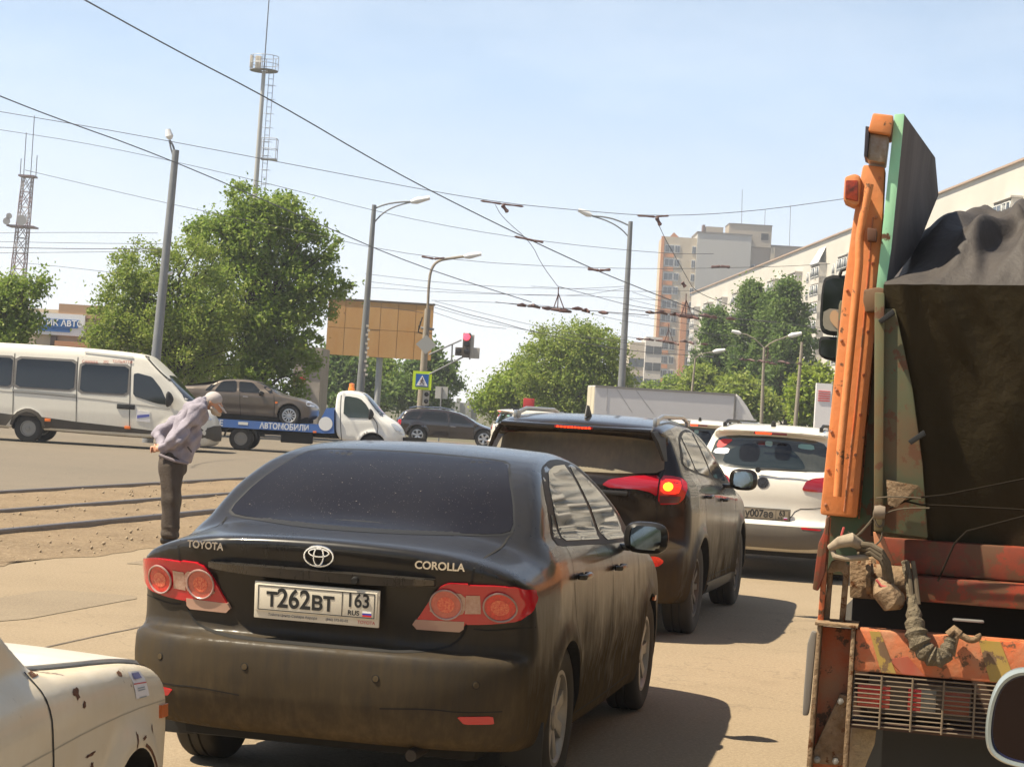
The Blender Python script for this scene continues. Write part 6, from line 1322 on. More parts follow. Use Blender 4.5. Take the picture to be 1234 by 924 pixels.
# ------------------------------------------------------------------ trees
def leaf_mat(name, c1, c2, c3):
    M = bpy.data.materials.new(name); M.use_nodes = True; nt = M.node_tree; nt.nodes.clear(); L = nt.links.new
    o = N(nt, 'ShaderNodeOutputMaterial'); d = N(nt, 'ShaderNodeBsdfPrincipled'); tr = N(nt, 'ShaderNodeBsdfTranslucent'); mx = N(nt, 'ShaderNodeMixShader')
    d.inputs['Roughness'].default_value = .55; d.inputs['Specular IOR Level'].default_value = .3
    g = N(nt, 'ShaderNodeNewGeometry'); n1 = N(nt, 'ShaderNodeTexNoise', Scale=.35, Detail=3.0); L(g.outputs['Position'], n1.inputs['Vector'])
    r1 = N(nt, 'ShaderNodeMapRange'); r1.inputs['From Min'].default_value = .38; r1.inputs['From Max'].default_value = .62; L(n1.outputs['Fac'], r1.inputs['Value'])
    m1 = N(nt, 'ShaderNodeMix', data_type='RGBA'); m1.inputs['A'].default_value = (*c1, 1); m1.inputs['B'].default_value = (*c2, 1); L(r1.outputs[0], m1.inputs['Factor'])
    m2 = N(nt, 'ShaderNodeMix', data_type='RGBA'); m2.inputs['B'].default_value = (*c3, 1); L(m1.outputs['Result'], m2.inputs['A'])
    pw = N(nt, 'ShaderNodeMath', operation='POWER'); pw.inputs[1].default_value = 2.0; L(g.outputs['Random Per Island'], pw.inputs[0]); L(pw.outputs[0], m2.inputs['Factor'])
    L(m2.outputs['Result'], d.inputs['Base Color']); L(m2.outputs['Result'], tr.inputs['Color'])
    mx.inputs[0].default_value = .45; L(d.outputs[0], mx.inputs[1]); L(tr.outputs[0], mx.inputs[2]); L(mx.outputs[0], o.inputs[0]); return M
LM_mid = leaf_mat('leaves_mid', (.15, .245, .030), (.21, .31, .040), (.30, .36, .09))
LM_light = leaf_mat('leaves_light', (.18, .27, .040), (.24, .32, .045), (.33, .37, .09))
LM_bright = leaf_mat('leaves_bright', (.20, .31, .025), (.27, .36, .035), (.33, .38, .07))
LM_dark = leaf_mat('leaves_dark', (.095, .175, .035), (.135, .215, .045), (.21, .28, .09))
M_bark = mat('bark', (.11, .085, .06), .95, var=.8, vscale=3, bump=.5, bscale=8)
M_bark_d = mat('bark_dark', (.05, .04, .028), .95, var=.8, vscale=3)
def tree(label, D, trunk_px, blobs, nl, ls, LMt, seed, group=None, name='tree', clump=.45, depth=.8, trunk_r=.22, bark=None, cat='tree', spire=False):
    r_ = np.random.default_rng(seed); s = D/2320
    gx = at(trunk_px[0], trunk_px[1], D); base = Vector((gx.x, D, 0))
    t = bpy.data.objects.new(name, None); COL.objects.link(t); t.location = base; tag(t, label, cat, group)
    B = []
    for q in blobs:
        c = at(q[0], q[1], D); dens = q[4] if len(q) > 4 else 1.0
        B.append((np.array((c.x-base.x, r_.uniform(-.3, .3)*q[2]*s*depth, c.z)), np.array((q[2]*s, q[2]*s*depth, q[3]*s)), dens))
    vol = np.array([b[1].prod()**(2/3)*b[2] for b in B]); vol /= vol.sum()
    nc = max(12, nl//75); C = []; CR = []
    for i in r_.choice(len(B), nc, p=vol):
        c, rad, _ = B[i]; v = r_.normal(size=3); v /= np.linalg.norm(v); u = r_.uniform(.3, 1.0)**.35
        u *= 1+.18*math.sin(5*v[0]+seed)+.14*math.sin(7*v[2]+2*seed)
        C.append(c+v*rad*u); CR.append(clump*r_.uniform(.45, 1.35)*(.6 if u > .92 else 1))
    C = np.array(C); CR = np.array(CR)
    C[:, 2] = np.maximum(C[:, 2], .3)
    ids = r_.integers(0, nc, nl); P = C[ids]+r_.normal(size=(nl, 3))*CR[ids][:, None]*np.array((.62, .62, .5))
    P[:, 2] = np.maximum(P[:, 2], .1)
    a = r_.normal(size=(nl, 3)); a /= np.linalg.norm(a, axis=1)[:, None]; up = np.zeros((nl, 3)); up[:, 2] = 1
    nrm = r_.normal(size=(nl, 3))+up*.6; nrm /= np.linalg.norm(nrm, axis=1)[:, None]
    u = np.cross(nrm, a); u /= np.linalg.norm(u, axis=1)[:, None]; v = np.cross(nrm, u)
    sz = ls*r_.uniform(.55, 1.25, nl)[:, None]; q = [P+u*sz, P+v*sz*.55, P-u*sz, P-v*sz*.55]
    V = np.stack(q, 1).reshape(-1, 3); F = np.arange(nl*4, dtype=np.int32).reshape(nl, 4)
    mesh_np('crown', V, F, LMt, t, False)
    b = MB(); top = max(c[2]+rad[2]*.4 for c, rad, _ in B); bk = bark or M_bark
    k = 7; pts = []; cx = np.average([c[0] for c, _, _ in B], weights=vol)
    for i in range(k): f = i/(k-1); pts.append((cx*f**1.6+.15*math.sin(seed+f*4)*f, .1*math.cos(seed+f*5)*f, top*.9*f))
    b.tube(pts, [trunk_r*(1-.8*i/(k-1)) for i in range(k)], 8)
    b.build('trunk', bk, t)
    b = MB(); n_l = 0
    sel = r_.choice(nc, min(nc, 90), replace=False)
    for j in sel:
        e = C[j]; f = np.clip((e[2]*.55)/(top*.9), .12, .8); i0 = f*(k-1); ii = int(i0); st = np.array(pts[ii])*(1-(i0-ii))+np.array(pts[min(ii+1, k-1)])*(i0-ii)
        m1 = st*.5+e*.5+np.array((0, 0, .12*np.linalg.norm(e-st)))+r_.normal(size=3)*.12
        b.tube([st, m1, e], [trunk_r*.22*(1-f*.4), trunk_r*.13, .012], 4, cap=False); n_l += 1
    b.build('limbs', bk, t)
    return t
tree('tall green tree with a wide dark lower crown, behind the tow truck', 75, (312, 490), [(300, 246, 34, 22), (345, 262, 34, 26), (262, 285, 40, 26), (318, 290, 60, 38), (370, 300, 34, 30, .8), (375, 350, 38, 38, .9), (300, 350, 70, 50), (340, 400, 48, 46), (285, 415, 68, 50), (325, 455, 50, 33), (402, 345, 16, 22, .4), (240, 300, 16, 12, .4)], 64000, .088, LM_mid, 3, clump=.42, trunk_r=.30, bark=M_bark_d)
tree('lighter green willow like tree behind the leftmost lamp pole', 71, (215, 485), [(172, 322, 42, 28, .8), (150, 365, 42, 36), (195, 380, 60, 50), (140, 405, 38, 30, .9), (230, 320, 36, 34, .8), (225, 420, 62, 50), (128, 350, 22, 18, .4), (255, 370, 45, 45, .9)], 46000, .068, LM_light, 8, clump=.42, trunk_r=.2, bark=M_bark_d)
tree('loose leafed tree at the left edge, above the minibus', 68, (-10, 470), [(0, 365, 32, 30, .9), (25, 390, 26, 24, .8), (-5, 405, 40, 26), (45, 345, 16, 16, .35), (50, 365, 12, 16, .3), (15, 345, 15, 18, .5)], 13000, .085, LM_mid, 13, clump=.35, trunk_r=.16)
for i, (px, bl, D) in enumerate(((412, [(408, 448, 30, 30), (420, 470, 35, 22)], 128), (455, [(450, 450, 28, 26), (462, 470, 34, 22)], 134), (512, [(512, 440, 20, 26), (520, 462, 30, 30), (500, 475, 30, 18)], 130))):
    tree(('dark tree just left of the billboard leg, seen under the board', 'mid green tree under the middle of the plywood billboard', 'dark green tree behind the pedestrian crossing sign')[i], D, (px, 492), bl, 15000, .16, (LM_dark, LM_mid, LM_dark)[i], 21+i, 'trees under the billboard', clump=.7, trunk_r=.2)
tree('large light green tree in the centre, behind the crossover roof', 112, (700, 500), [(690, 412, 40, 24), (715, 430, 38, 34), (672, 442, 46, 36), (725, 465, 40, 30), (690, 470, 60, 32), (742, 440, 16, 30, .6)], 50000, .095, LM_light, 31, clump=.6, trunk_r=.3)
tree('bright green sloping tree at the end of the open sky gap', 118, (620, 500), [(640, 455, 32, 22), (612, 472, 30, 22), (595, 486, 24, 16), (650, 480, 40, 24)], 24000, .12, LM_bright, 33, clump=.6, trunk_r=.2)
pops = [(948, [(950, 350, 10, 14, 3.5), (950, 380, 20, 26, 1.6), (954, 415, 28, 34), (950, 460, 34, 42)], 132, 'tallest poplar, beside the truck mirrors'), (912, [(906, 356, 10, 15, 3.5), (906, 386, 18, 26, 1.6), (906, 425, 26, 34), (908, 470, 32, 36)], 136, 'narrow poplar in the middle of the poplar group'), (930, [(930, 366, 9, 12, 3), (930, 390, 16, 26, 1.5), (930, 430, 22, 36), (930, 475, 26, 34)], 134, 'slim poplar squeezed between two taller poplars'), (868, [(862, 388, 11, 16, 3), (868, 408, 22, 26, 1.4), (868, 430, 28, 28), (866, 462, 34, 34)], 140, 'shorter poplar in front of the orange and cream tower')]
for i, (px, bl, D, lb) in enumerate(pops): tree(lb, D, (px, 512), bl, 26000, .13, LM_dark, 41+i, 'poplars before the long apartment block', name='poplar_tree', clump=.55, trunk_r=.25, bark=M_bark_d)
for i, (px, bl, D, lm, lb) in enumerate(((975, [(975, 478, 22, 36), (990, 490, 18, 26)], 112, LM_bright, 'yellow green bush beside the last street lamp'), (800, [(800, 478, 24, 18), (770, 482, 20, 14), (822, 472, 20, 20)], 150, LM_mid, 'low green bush behind the lorry box'), (848, [(845, 470, 22, 26), (870, 480, 26, 24)], 138, LM_light, 'mid green bushy tree below the short street lamp'), (895, [(890, 482, 30, 26), (915, 490, 22, 18)], 126, LM_light, 'leafy bush at the foot of the poplars'))):
    tree(lb, D, (px, 512), bl, 14000, .15, lm, 61+i, name='bushy_tree', clump=.6, trunk_r=.12)

# ------------------------------------------------------------------ buildings
def rbox(b, x0, x1, y0, y1, z0, z1, bevel=0): b.box(((x0+x1)/2, (y0+y1)/2, (z0+z1)/2), (abs(x1-x0), abs(y1-y0), abs(z1-z0)), bevel=bevel)
M_wpanel = mat('pale_panel_wall', (.56, .53, .47), .8, var=.5, vscale=.25, col2=(.48, .45, .40)); M_win = mat('window_glass', (.05, .06, .07), .1, spec=.8)
M_wframe = mat('window_white', (.62, .62, .60), .6)
def long_block():
    P0 = Vector((60.0, 60.0, 0)); P1 = Vector((41.4, 458, 0)); d = (P1-P0); Ln = d.length; d.normalize(); H = 31.3
    o = bpy.data.objects.new('apartment_block', None); COL.objects.link(o); o.location = P0; o.rotation_euler = (0, 0, math.atan2(d.y, d.x)); tag(o, 'long pale nine storey apartment block receding behind the poplars', 'building')
    # local x along the facade (away from camera), local +y faces the road (left)
    b = MB(); rbox(b, 0, Ln, -14, 0, 0, H); b.build('wall', M_wpanel, o)
    b = MB(); rbox(b, -.3, Ln+.3, -14.3, .35, H, H+.22); b.build('roof_edge', mat('roof_orange', (.40, .29, .21), .8), o)
    fh, z0 = 2.85, 1.6
    wins = []; bay = 3.3; nb = int(Ln/bay)
    M_lg = mat('loggia_wall', (.60, .57, .52), .75, var=.5, vscale=.3, col2=(.45, .38, .32))
    lgl = [k for k in range(nb) if k % 6 in (2, 3)]
    for k in range(nb):
        x = (k+.5)*bay
        for f in range(9):
            z = z0+f*fh
            if k % 6 in (2, 3): wins.append((x, 1.25, z+1.0, 2.9, 1.45, 1))
            elif k % 6 in (0, 4, 5): wins.append((x, .0, z+.95, 1.6, 1.5, 0))
    for k in range(2, nb, 6):
        b = MB(); x0 = k*bay+.05; x1 = (k+2)*bay-.05
        if x1 > Ln: break
        for f in range(9): rbox(b, x0, x1, 0, 1.2, z0+f*fh-.12, z0+f*fh+.95); 
        rbox(b, x0, x0+.12, 0, 1.19, z0, z0+9*fh); rbox(b, x1-.12, x1, 0, 1.19, z0, z0+9*fh); rbox(b, x0-.15, x1+.15, 0, 1.35, z0+9*fh+.02, z0+9*fh+.25)
        lg = b.build('loggia_stack', M_lg, o)
        if 140 < x0 < 290 and (k//6) % 3 == 0:
            b = MB(); zt = z0+9*fh+.3; b.prism([(x0-.3, 1.5, zt-.1), (x0+1.6, 0.01, zt+2.6), (x1+.3, .01, zt+2.6), (x1+.3, 1.5, zt-.1)], (0, 0, .08)); b.build('canopy', mat('canopy_white', (.66, .66, .66), .6), lg)
    wins.sort(key=lambda w_: (0 if w_[0] > 150 else 1, w_[0]+(31-w_[2])*1.2))
    def wmesh(bb, x, y, z, wd, ht, kind):
        rbox(bb, x-wd/2, x+wd/2, y-.06, y+.06, z, z+ht)
        for q in (-.5, 0, .5): rbox(bb, x+q*wd-.05, x+q*wd+.05, y+.04, y+.09, z, z+ht)
        rbox(bb, x-wd/2, x+wd/2, y+.04, y+.09, z-.05, z+.05); rbox(bb, x-wd/2, x+wd/2, y+.04, y+.09, z+ht-.05, z+ht+.05)
    protos = {}
    for (x, y, z, wd, ht, kd) in wins[:100]:
        if kd not in protos:
            g = MB(); rbox(g, -wd/2, wd/2, -.06, .055, 0, ht); fr = MB()
            for q in (-.5, 0, .5): rbox(fr, q*wd-.06, q*wd+.06, .0, .09, 0, ht)
            rbox(fr, -wd/2, wd/2, 0, .085, -.06, .06); rbox(fr, -wd/2, wd/2, 0, .085, ht-.06, ht+.06)
            w0 = fr.build('window', M_wframe, o); g.build('pane', M_win, w0); w0.location = (x, y, z); protos[kd] = w0
        else:
            w0 = protos[kd]; c = w0.copy(); COL.objects.link(c); c.parent = o; c.location = (x, y, z); p_ = w0.children[0].copy(); COL.objects.link(p_); p_.parent = c
    gb, fb = [], []
    BX = np.array([(-1, -1, -1), (1, -1, -1), (1, 1, -1), (-1, 1, -1), (-1, -1, 1), (1, -1, 1), (1, 1, 1), (-1, 1, 1)])*.5; BF = np.array([(0, 3, 2, 1), (4, 5, 6, 7), (0, 1, 5, 4), (1, 2, 6, 5), (2, 3, 7, 6), (3, 0, 4, 7)])
    for (x, y, z, wd, ht, kd) in wins[100:]:
        gb.append(BX*np.array((wd, .115, ht))+np.array((x, y, z+ht/2)))
        for q in (-.5, 0, .5): fb.append(BX*np.array((.12, .09, ht))+np.array((x+q*wd, y+.045, z+ht/2)))
        for zz in (0, ht): fb.append(BX*np.array((wd, .085, .12))+np.array((x, y+.0425, z+zz)))
    for nm, L_, M in (('more_window_panes', gb, M_win), ('more_window_frames', fb, M_wframe)):
        V = np.concatenate(L_); F = np.concatenate([BF+8*i for i in range(len(L_))]); q = mesh_np(nm, V, F, M, o, False); q['kind'] = 'stuff'
long_block()
def tower_block():
    D = 476.0; KS = 476/388; X = lambda px: at(px, 400, D).x; Zp = lambda px, py: at(px, py, D).z
    o = bpy.data.objects.new('apartment_tower', None); COL.objects.link(o); o.location = (X(860), D, 0); tag(o, 'tall cream and orange apartment tower with a blank grey side wall', 'building')
    ox = X(860); sl = .0602*D/2320*0
    xl = lambda px, py=380: at(px+(py-380)*-.0, py, D).x-ox
    Mc = mat('cream_brick', (.56, .47, .34), .85, var=.3, vscale=.3); Mo_ = mat('orange_brick', (.60, .24, .08), .85); Mg_ = mat('grey_wall', (.42, .41, .38), .85, var=.4, vscale=.15, col2=(.36, .36, .36))
    zt = Zp(820, 286); x0, x1, x2, x3 = xl(799, 290), xl(840, 290), xl(905, 290), xl(985, 300)
    b = MB(); rbox(b, x0, x1, 0, 14, 0, zt); b.build('wall', Mc, o)
    b = MB(); rbox(b, x1, x2, -1.0, 14, 0, Zp(870, 283)); b.build('blank_side_wall', Mg_, o)
    b = MB(); rbox(b, x1-.2, x2+.2, -1.2, 14, Zp(870, 283), Zp(870, 281)); b.build('roof_edge', mat('roof_dark', (.16, .14, .12), .8), o)
    b = MB(); rbox(b, x2, x3, 4, 16, 0, Zp(940, 296)); b.build('rear_wing', mat('tan_brick', (.38, .31, .23), .85), o)
    b = MB(); rbox(b, x2, x3+.2, 3.8, 16, Zp(940, 296), Zp(940, 294)); b.build('wing_roof_edge', MATS['roof_dark'], o)
    Mt_ = mat('roof_house_brick', (.40, .34, .26), .85)
    b = MB(); rbox(b, xl(880, 280), xl(932, 280), 3, 12, zt-1, Zp(905, 270)); rh = b.build('roof_house', Mt_, o)
    b = MB(); rbox(b, xl(852, 280), xl(873, 280), 3, 12, zt-1, Zp(862, 272)); b.build('roof_house', Mt_, o)
    b = MB(); rbox(b, xl(848, 280), xl(851, 280), 3, 6, zt-1, Zp(850, 269.5)); b.build('chimney', mat('chimney_dark', (.14, .08, .06), .8), o)
    b = MB(); rbox(b, xl(879.5, 280), xl(932.5, 280), 2.8, 12, Zp(905, 270), Zp(905, 268.8)); b.build('roof_house_edge', MATS['roof_dark'], rh)
    b = MB(); rbox(b, xl(919, 285), xl(928, 285), 2.9, 3.1, Zp(920, 288), Zp(920, 280)); b.build('roof_opening', M_dark, rh)
    b = MB(); b.prism([(xl(807, 290), 0, zt), (xl(812, 283), 0, Zp(812, 280)), (xl(818, 290), 0, zt)], (0, 1, 0)); b.build('orange_gable', Mo_, o)
    for a, c_ in ((797, 800.5), (826, 833)):
        b = MB(); rbox(b, xl(a, 290), xl(c_, 290), -.5, .2, 0, zt-(0 if a < 800 else 16)); b.build('orange_pilaster', Mo_, o)
    w0 = None
    for f in range(11):
        zf = zt-(3.0+f*2.8)*KS
        if zf < 1: break
        b = MB(); rbox(b, xl(801.5, 290), xl(813, 290), -.25, 0.1, zf-1.15*KS, zf-.35*KS); b.build('orange_band', Mo_, o)
        for xx, wd in ((xl(807.5, 290), 2.4), (xl(817, 290), 1.3), (xl(837, 290), 1.0)):
            b = MB(); rbox(b, xx-wd/2, xx+wd/2, -.15, .05, zf-.3, zf+1.7); w_ = b.build('window', M_wframe, o)
            b = MB(); rbox(b, xx-wd*.42, xx-.05, -.2, -.14, zf-.1, zf+1.5); rbox(b, xx+.05, xx+wd*.42, -.2, -.14, zf-.1, zf+1.5); b.build('pane', M_win, w_)
        if f < 3:
            for a, c_ in ((908, 931), (936, 954)):
                b = MB(); rbox(b, xl(a, 300), xl(c_, 300), 3.6, 4.1, zf-3.4, zf-1.7); w_ = b.build('window', M_wframe, o)
                b = MB(); n = 5
                for q in range(n):
                    xa = xl(a, 300)+(xl(c_, 300)-xl(a, 300))*(q+.1)/n; xb = xl(a, 300)+(xl(c_, 300)-xl(a, 300))*(q+.9)/n; rbox(b, xa, xb, 3.5, 3.62, zf-3.2, zf-1.8)
                b.build('pane', M_win, w_)
                b = MB(); rbox(b, xl(a, 300), xl(c_, 300), 3.5, 4.05, zf-5.0, zf-3.6); b.build('balcony_front', Mo_, o)
    b = MB(); rbox(b, xl(931, 300), xl(936, 300), 3.2, 4.2, 0, Zp(940, 297)); b.build('pilaster', Mc, o)
    for a, top in ((898, 225), (926, 250), (957, 244)):
        b = MB(); b.tube([(xl(a, 268), 6, zt), (xl(a, top)+0.0, 6, Zp(a, top))], .07, 6); b.build('roof_aerial', MATS['roof_dark'], o)
tower_block()
def near_block():
    o = bpy.data.objects.new('apartment_block', None); COL.objects.link(o); o.location = (43, 45, 0); o.rotation_euler = (0, 0, R(89)); tag(o, 'pale apartment block beside the road, seen only mirrored in the sedan side windows', 'building')
    b = MB(); rbox(b, 0, 95, -14, 0, 0, 31); b.build('wall', M_wpanel, o)
    BX = np.array([(-1, -1, -1), (1, -1, -1), (1, 1, -1), (-1, 1, -1), (-1, -1, 1), (1, -1, 1), (1, 1, 1), (-1, 1, 1)])*.5; BF = np.array([(0, 3, 2, 1), (4, 5, 6, 7), (0, 1, 5, 4), (1, 2, 6, 5), (2, 3, 7, 6), (3, 0, 4, 7)])
    gb, lb = [], []
    for k in range(28):
        for f in range(10):
            x, z = 1.7+k*3.4, 1.5+f*2.95
            if k % 4 in (1, 2): lb.append(BX*np.array((3.3, 1.3, 1.2))+np.array((x, .65, z+.4))); gb.append(BX*np.array((3.0, .9, 1.5))+np.array((x, .45, z+1.8)))
            else: gb.append(BX*np.array((1.7, .12, 1.6))+np.array((x, .0, z+1.5)))
    for nm, L_, M in (('window_panes', gb, M_win), ('balcony_fronts', lb, mat('loggia_wall', (.60, .57, .52), .75))):
        q = mesh_np(nm, np.concatenate(L_), np.concatenate([BF+8*i for i in range(len(L_))]), M, o, False); q['kind'] = 'stuff'
near_block()
def small_far(px0, px1, py, D, label, M):
    a, c_ = at(px0, 450, D), at(px1, 450, D); z = at((px0+px1)/2, py, D).z
    o = bpy.data.objects.new('far_building', None); COL.objects.link(o); o.location = (a.x, D, 0); tag(o, label, 'building', 'low buildings beside the tower')
    b = MB(); rbox(b, 0, c_.x-a.x, 0, 12, 0, z); b.build('wall', M, o)
    n = max(2, int((c_.x-a.x)/3))
    for f in range(int(z/2.9)):
        for k in range(n):
            x = (k+.5)*(c_.x-a.x)/n; b = MB(); rbox(b, x-.65, x+.65, -.08, .05, 1+f*2.9, 2.4+f*2.9); b.build('window', M_win, o)
small_far(776, 796, 406, 340, 'white far block touching the left side of the cream tower', mat('far_white', (.58, .54, .50), .8))
small_far(757, 775, 412, 320, 'low cream far block at the right of the central lamp pole', mat('far_cream', (.55, .47, .38), .8))
def shop():
    D = 96.0; f = lambda px, py: at(px, py, D); a, c_ = f(38, 400), f(140, 400)
    o = bpy.data.objects.new('car_shop', None); COL.objects.link(o); o.location = (a.x, D, 0); tag(o, 'beige shop with a white and blue sign board, behind the minibus', 'building'); ax = a.x
    W = c_.x-ax; z1 = f(100, 375).z
    b = MB(); rbox(b, -6, W+4, 0, 10, 0, z1); b.build('wall', mat('shop_beige', (.48, .40, .30), .85), o)
    b = MB(); rbox(b, f(72, 380).x-ax, W+4.2, -.3, 9, z1-.35, z1+.3); b.build('orange_parapet', mat('parapet', (.42, .27, .17), .8), o)
    b = MB(); rbox(b, f(38, 390).x-ax, f(104, 390).x-ax, -.35, -.05, f(70, 404).z, f(70, 378).z); s_ = b.build('sign_board', mat('board_white', (.72, .72, .72), .5), o)
    b = MB(); z0, z2 = f(75, 395).z, f(75, 385).z; b.prism([(f(45, 390).x-ax, -.37, z0), (f(96, 390).x-ax, -.37, z0), (f(98, 390).x-ax, -.37, z2), (f(42, 390).x-ax, -.37, z2)], (0, -.05, 0)); rbox(b, f(45, 390).x-ax, f(87, 390).x-ax, -.40, -.36, z0-.22, z0-.01); b.build('blue_banner', mat('banner_blue', (.03, .13, .36), .5), s_)
    text_obj('sign_lettering', 'ЛОГИК АBТО', .42, mat('letters_white', (.8, .8, .8), .5), s_, Matrix.Translation((f(70, 390).x-ax, -.43, (z0+z2)/2)) @ SIDEM, .004, bold=.008)
    for px in (66, 100):
        b = MB(); x = f(px, 400).x-ax; rbox(b, x-.15, x+.15, -.2, .1, 0, f(66, 405).z); b.build('column', mat('column_dark', (.12, .10, .09), .8), o)
    b = MB(); rbox(b, f(70, 400).x-ax, f(115, 400).x-ax, -.6, .1, f(90, 418).z, f(90, 412).z); b.build('awning', mat('awning_orange', (.45, .22, .12), .8), o)
    D2 = 92.0; g = lambda px, py: at(px, py, D2); a = g(352, 470)
    o = bpy.data.objects.new('roadside_kiosk', None); COL.objects.link(o); o.location = (a.x, D2, 0); tag(o, 'grey kiosk corner with two red signs, right of the tall tree', 'building')
    b = MB(); rbox(b, 0, g(385, 470).x-a.x, 0, 4, 0, g(370, 418).z); b.build('wall', mat('kiosk_grey', (.34, .30, .26), .85, var=.6, vscale=.8), o)
    for px0, px1, py0, py1 in ((353, 371, 414, 423), (352, 368, 454, 460)):
        b = MB(); rbox(b, g(px0, (py0+py1)/2).x-a.x, g(px1, (py0+py1)/2).x-a.x, -.2, -.05, at(360, py1, D2).z, at(360, py0, D2).z); b.build('red_sign', mat('red_sign', (.55, .03, .03), .5), o)
    b = MB(); rbox(b, g(363, 470).x-a.x, g(368, 470).x-a.x, -.1, .05, .2, g(365, 468).z); b.build('doorway', mat('door_pale', (.5, .48, .44), .7), o)
shop()
# pale concrete wall at the end of the street
a = at(503, 495, 150); c_ = at(575, 495, 150); b = MB(); rbox(b, 0, c_.x-a.x, 0, .4, 0, at(540, 484, 150).z); o = b.build('street_wall', mat('concrete_wall', (.42, .42, .40), .85, var=.6, vscale=.4)); o.location = (a.x, 150, 0); tag(o, 'pale concrete wall with upright posts at the end of the street', 'wall')
for px in (530, 552, 566):
    b = MB(); x = at(px, 490, 150).x-a.x; rbox(b, x-.15, x+.15, -.1, .5, 0, at(px, 480, 150).z); q = b.build('wall_post', MATS['concrete_wall'], o)
# white advertising panel beside the hatchback, red cabinet
a = at(992, 490, 75); b = MB(); rbox(b, -.30, .32, 0, .25, 1.0, at(995, 462, 75).z); o = b.build('advert_column', mat('advert_white', (.72, .70, .70), .5)); o.location = (a.x, 75, 0); tag(o, 'white advertising panel with red stripes, just left of the truck column', 'sign')
for k in range(5):
    b = MB(); z = at(995, 464, 75).z-.25-k*.09; rbox(b, -.22, .24, -.03, .0, z-.02, z+.02); b.build('red_line', mat('advert_red', (.6, .06, .05), .5), o)
b = MB(); rbox(b, -.06, .06, .05, .17, 0, 1.0); b.build('panel_leg', M_steel, o)
a = at(637, 490, 66); b = MB(); rbox(b, -.19, .19, -.15, .15, 1.5, at(637, 480, 66).z, .03); o = b.build('red_cabinet', mat('cabinet_red', (.42, .03, .03), .5)); o.location = (a.x, 66, 0); tag(o, 'small red upright cabinet just above the dark crossover roof', 'cabinet')
b = MB(); rbox(b, -.05, .05, -.05, .05, 0, 1.5); b.build('cabinet_post', M_steel, o)

# ------------------------------------------------------------------ billboard
D = 107.0; a = at(459, 397, D)
o = bpy.data.objects.new('billboard', None); COL.objects.link(o); o.location = (a.x, D, 0); tag(o, 'blank plywood billboard turned ochre orange, on a single grey leg', 'billboard'); o.rotation_euler = (0, 0, 0)
x0, x1 = at(394, 397, D).x-a.x, at(521.5, 397, D).x-a.x; z0, z1 = at(459, 431, D).z, at(459, 364.5, D).z
Mply = mat('plywood_ochre', (.46, .235, .07), .8, var=.8, vscale=.9, col2=(.50, .30, .12), stretch=(1, 1, .35), splat=.12)
n = 6
for k in range(n):
    for j in range(2):
        b = MB(); rbox(b, x0+(x1-x0)*k/n+.012, x0+(x1-x0)*(k+1)/n-.012, -.08+.006*((k+j) % 3), 0, z0+(z1-z0)*j/2+.012, z0+(z1-z0)*(j+1)/2-.012); b.build('plywood_panel', Mply, o)
b = MB(); rbox(b, x0+.02, x1-.02, .02, .12, z0+.02, z1-.02); b.build('backing', mat('ply_gap', (.30, .16, .05), .9), o)
b = MB(); rbox(b, x0-.05, x1+.05, -.12, .3, z1, z1+.1); b.build('top_rail', mat('bb_dark', (.10, .08, .06), .8), o)
b = MB(); xx = at(456, 450, D).x-a.x; b.tube([(xx, .35, 0), (xx, .35, z1-.3)], .18, 14); b.build('leg', mat('bb_leg', (.34, .35, .36), .6), o)

# ------------------------------------------------------------------ lamp poles, signs, masts
M_pole = mat('grey_pole', (.22, .23, .24), .55, .2, var=.4, vscale=2); M_conc = mat('concrete_pole', (.30, .26, .21), .9, var=.6, vscale=2); M_lamp = mat('lamp_head_white', (.70, .70, .70), .4)
def pole(label, D, base, top, r0, r1, M, arms, heads, name='lamp_pole', extra=None, group='street lamp poles'):
    o = bpy.data.objects.new(name, None); COL.objects.link(o); p0 = at(*base, D); p1 = at(*top, D)
    dirx = (p1.x-p0.x)/(p1.z-p0.z); bx = p0.x-dirx*p0.z; o.location = (bx, D, 0); tag(o, label, 'lamp pole' if name == 'lamp_pole' else 'pole', group)
    L_ = lambda px, py, dy=0: (at(px, py, D+dy).x-bx, dy, at(px, py, D+dy).z)
    b = MB(); b.tube([(0, 0, 0), L_(*top)], [r0, r1], 14); b.build('post', M, o)
    for a_, r_ in arms: b = MB(); b.tube([L_(*q) for q in chaikin(a_, 2, False)], r_, 8); b.build('arm', M, o)
    for h0, h1, hr in heads:
        b = MB(); b.tube([L_(*h0), L_(*(np.array(h0)*.7+np.array(h1)*.3)), L_(*h1)], [hr*.5, hr, hr*.6], 10); b.build('lamp_head', M_lamp, o)
    if extra: extra(o, L_)
    return o
def exA(o, L_):
    b = MB(); z = L_(200, 330)[2]
    for k in (0,): b.tube([(L_(201, 330)[0]-.16, 0, z-.06), (L_(201, 330)[0]+.18, 0, z+.06)], .05, 8); b.build('clamp_band', M_lamp, o)
pole('thick grey lamp pole behind the minibus, its lamp turned towards the camera', 57.5, (188, 430), (212, 181), .165, .10, M_pole, [([(212.5, 200), (210, 178), (204.5, 169)], .03), ([(211, 195), (206, 180), (204, 169)], .025)], [((205, 168), (202.5, 156), .12)], extra=exA)
def exB(o, L_):
    b = MB(); x0 = L_(443, 395)[0]
    for k in range(12): py = 391+k*5.3; p = L_(443-(py-391)*.05, py); rbox(b, p[0]-.04+.06*(k % 2), p[0]+.06+.06*(k % 2), -.22, -.18, p[2]-.11, p[2]-.02)
    b.build('light_garland', mat('garland', (.6, .55, .48), .5), o)
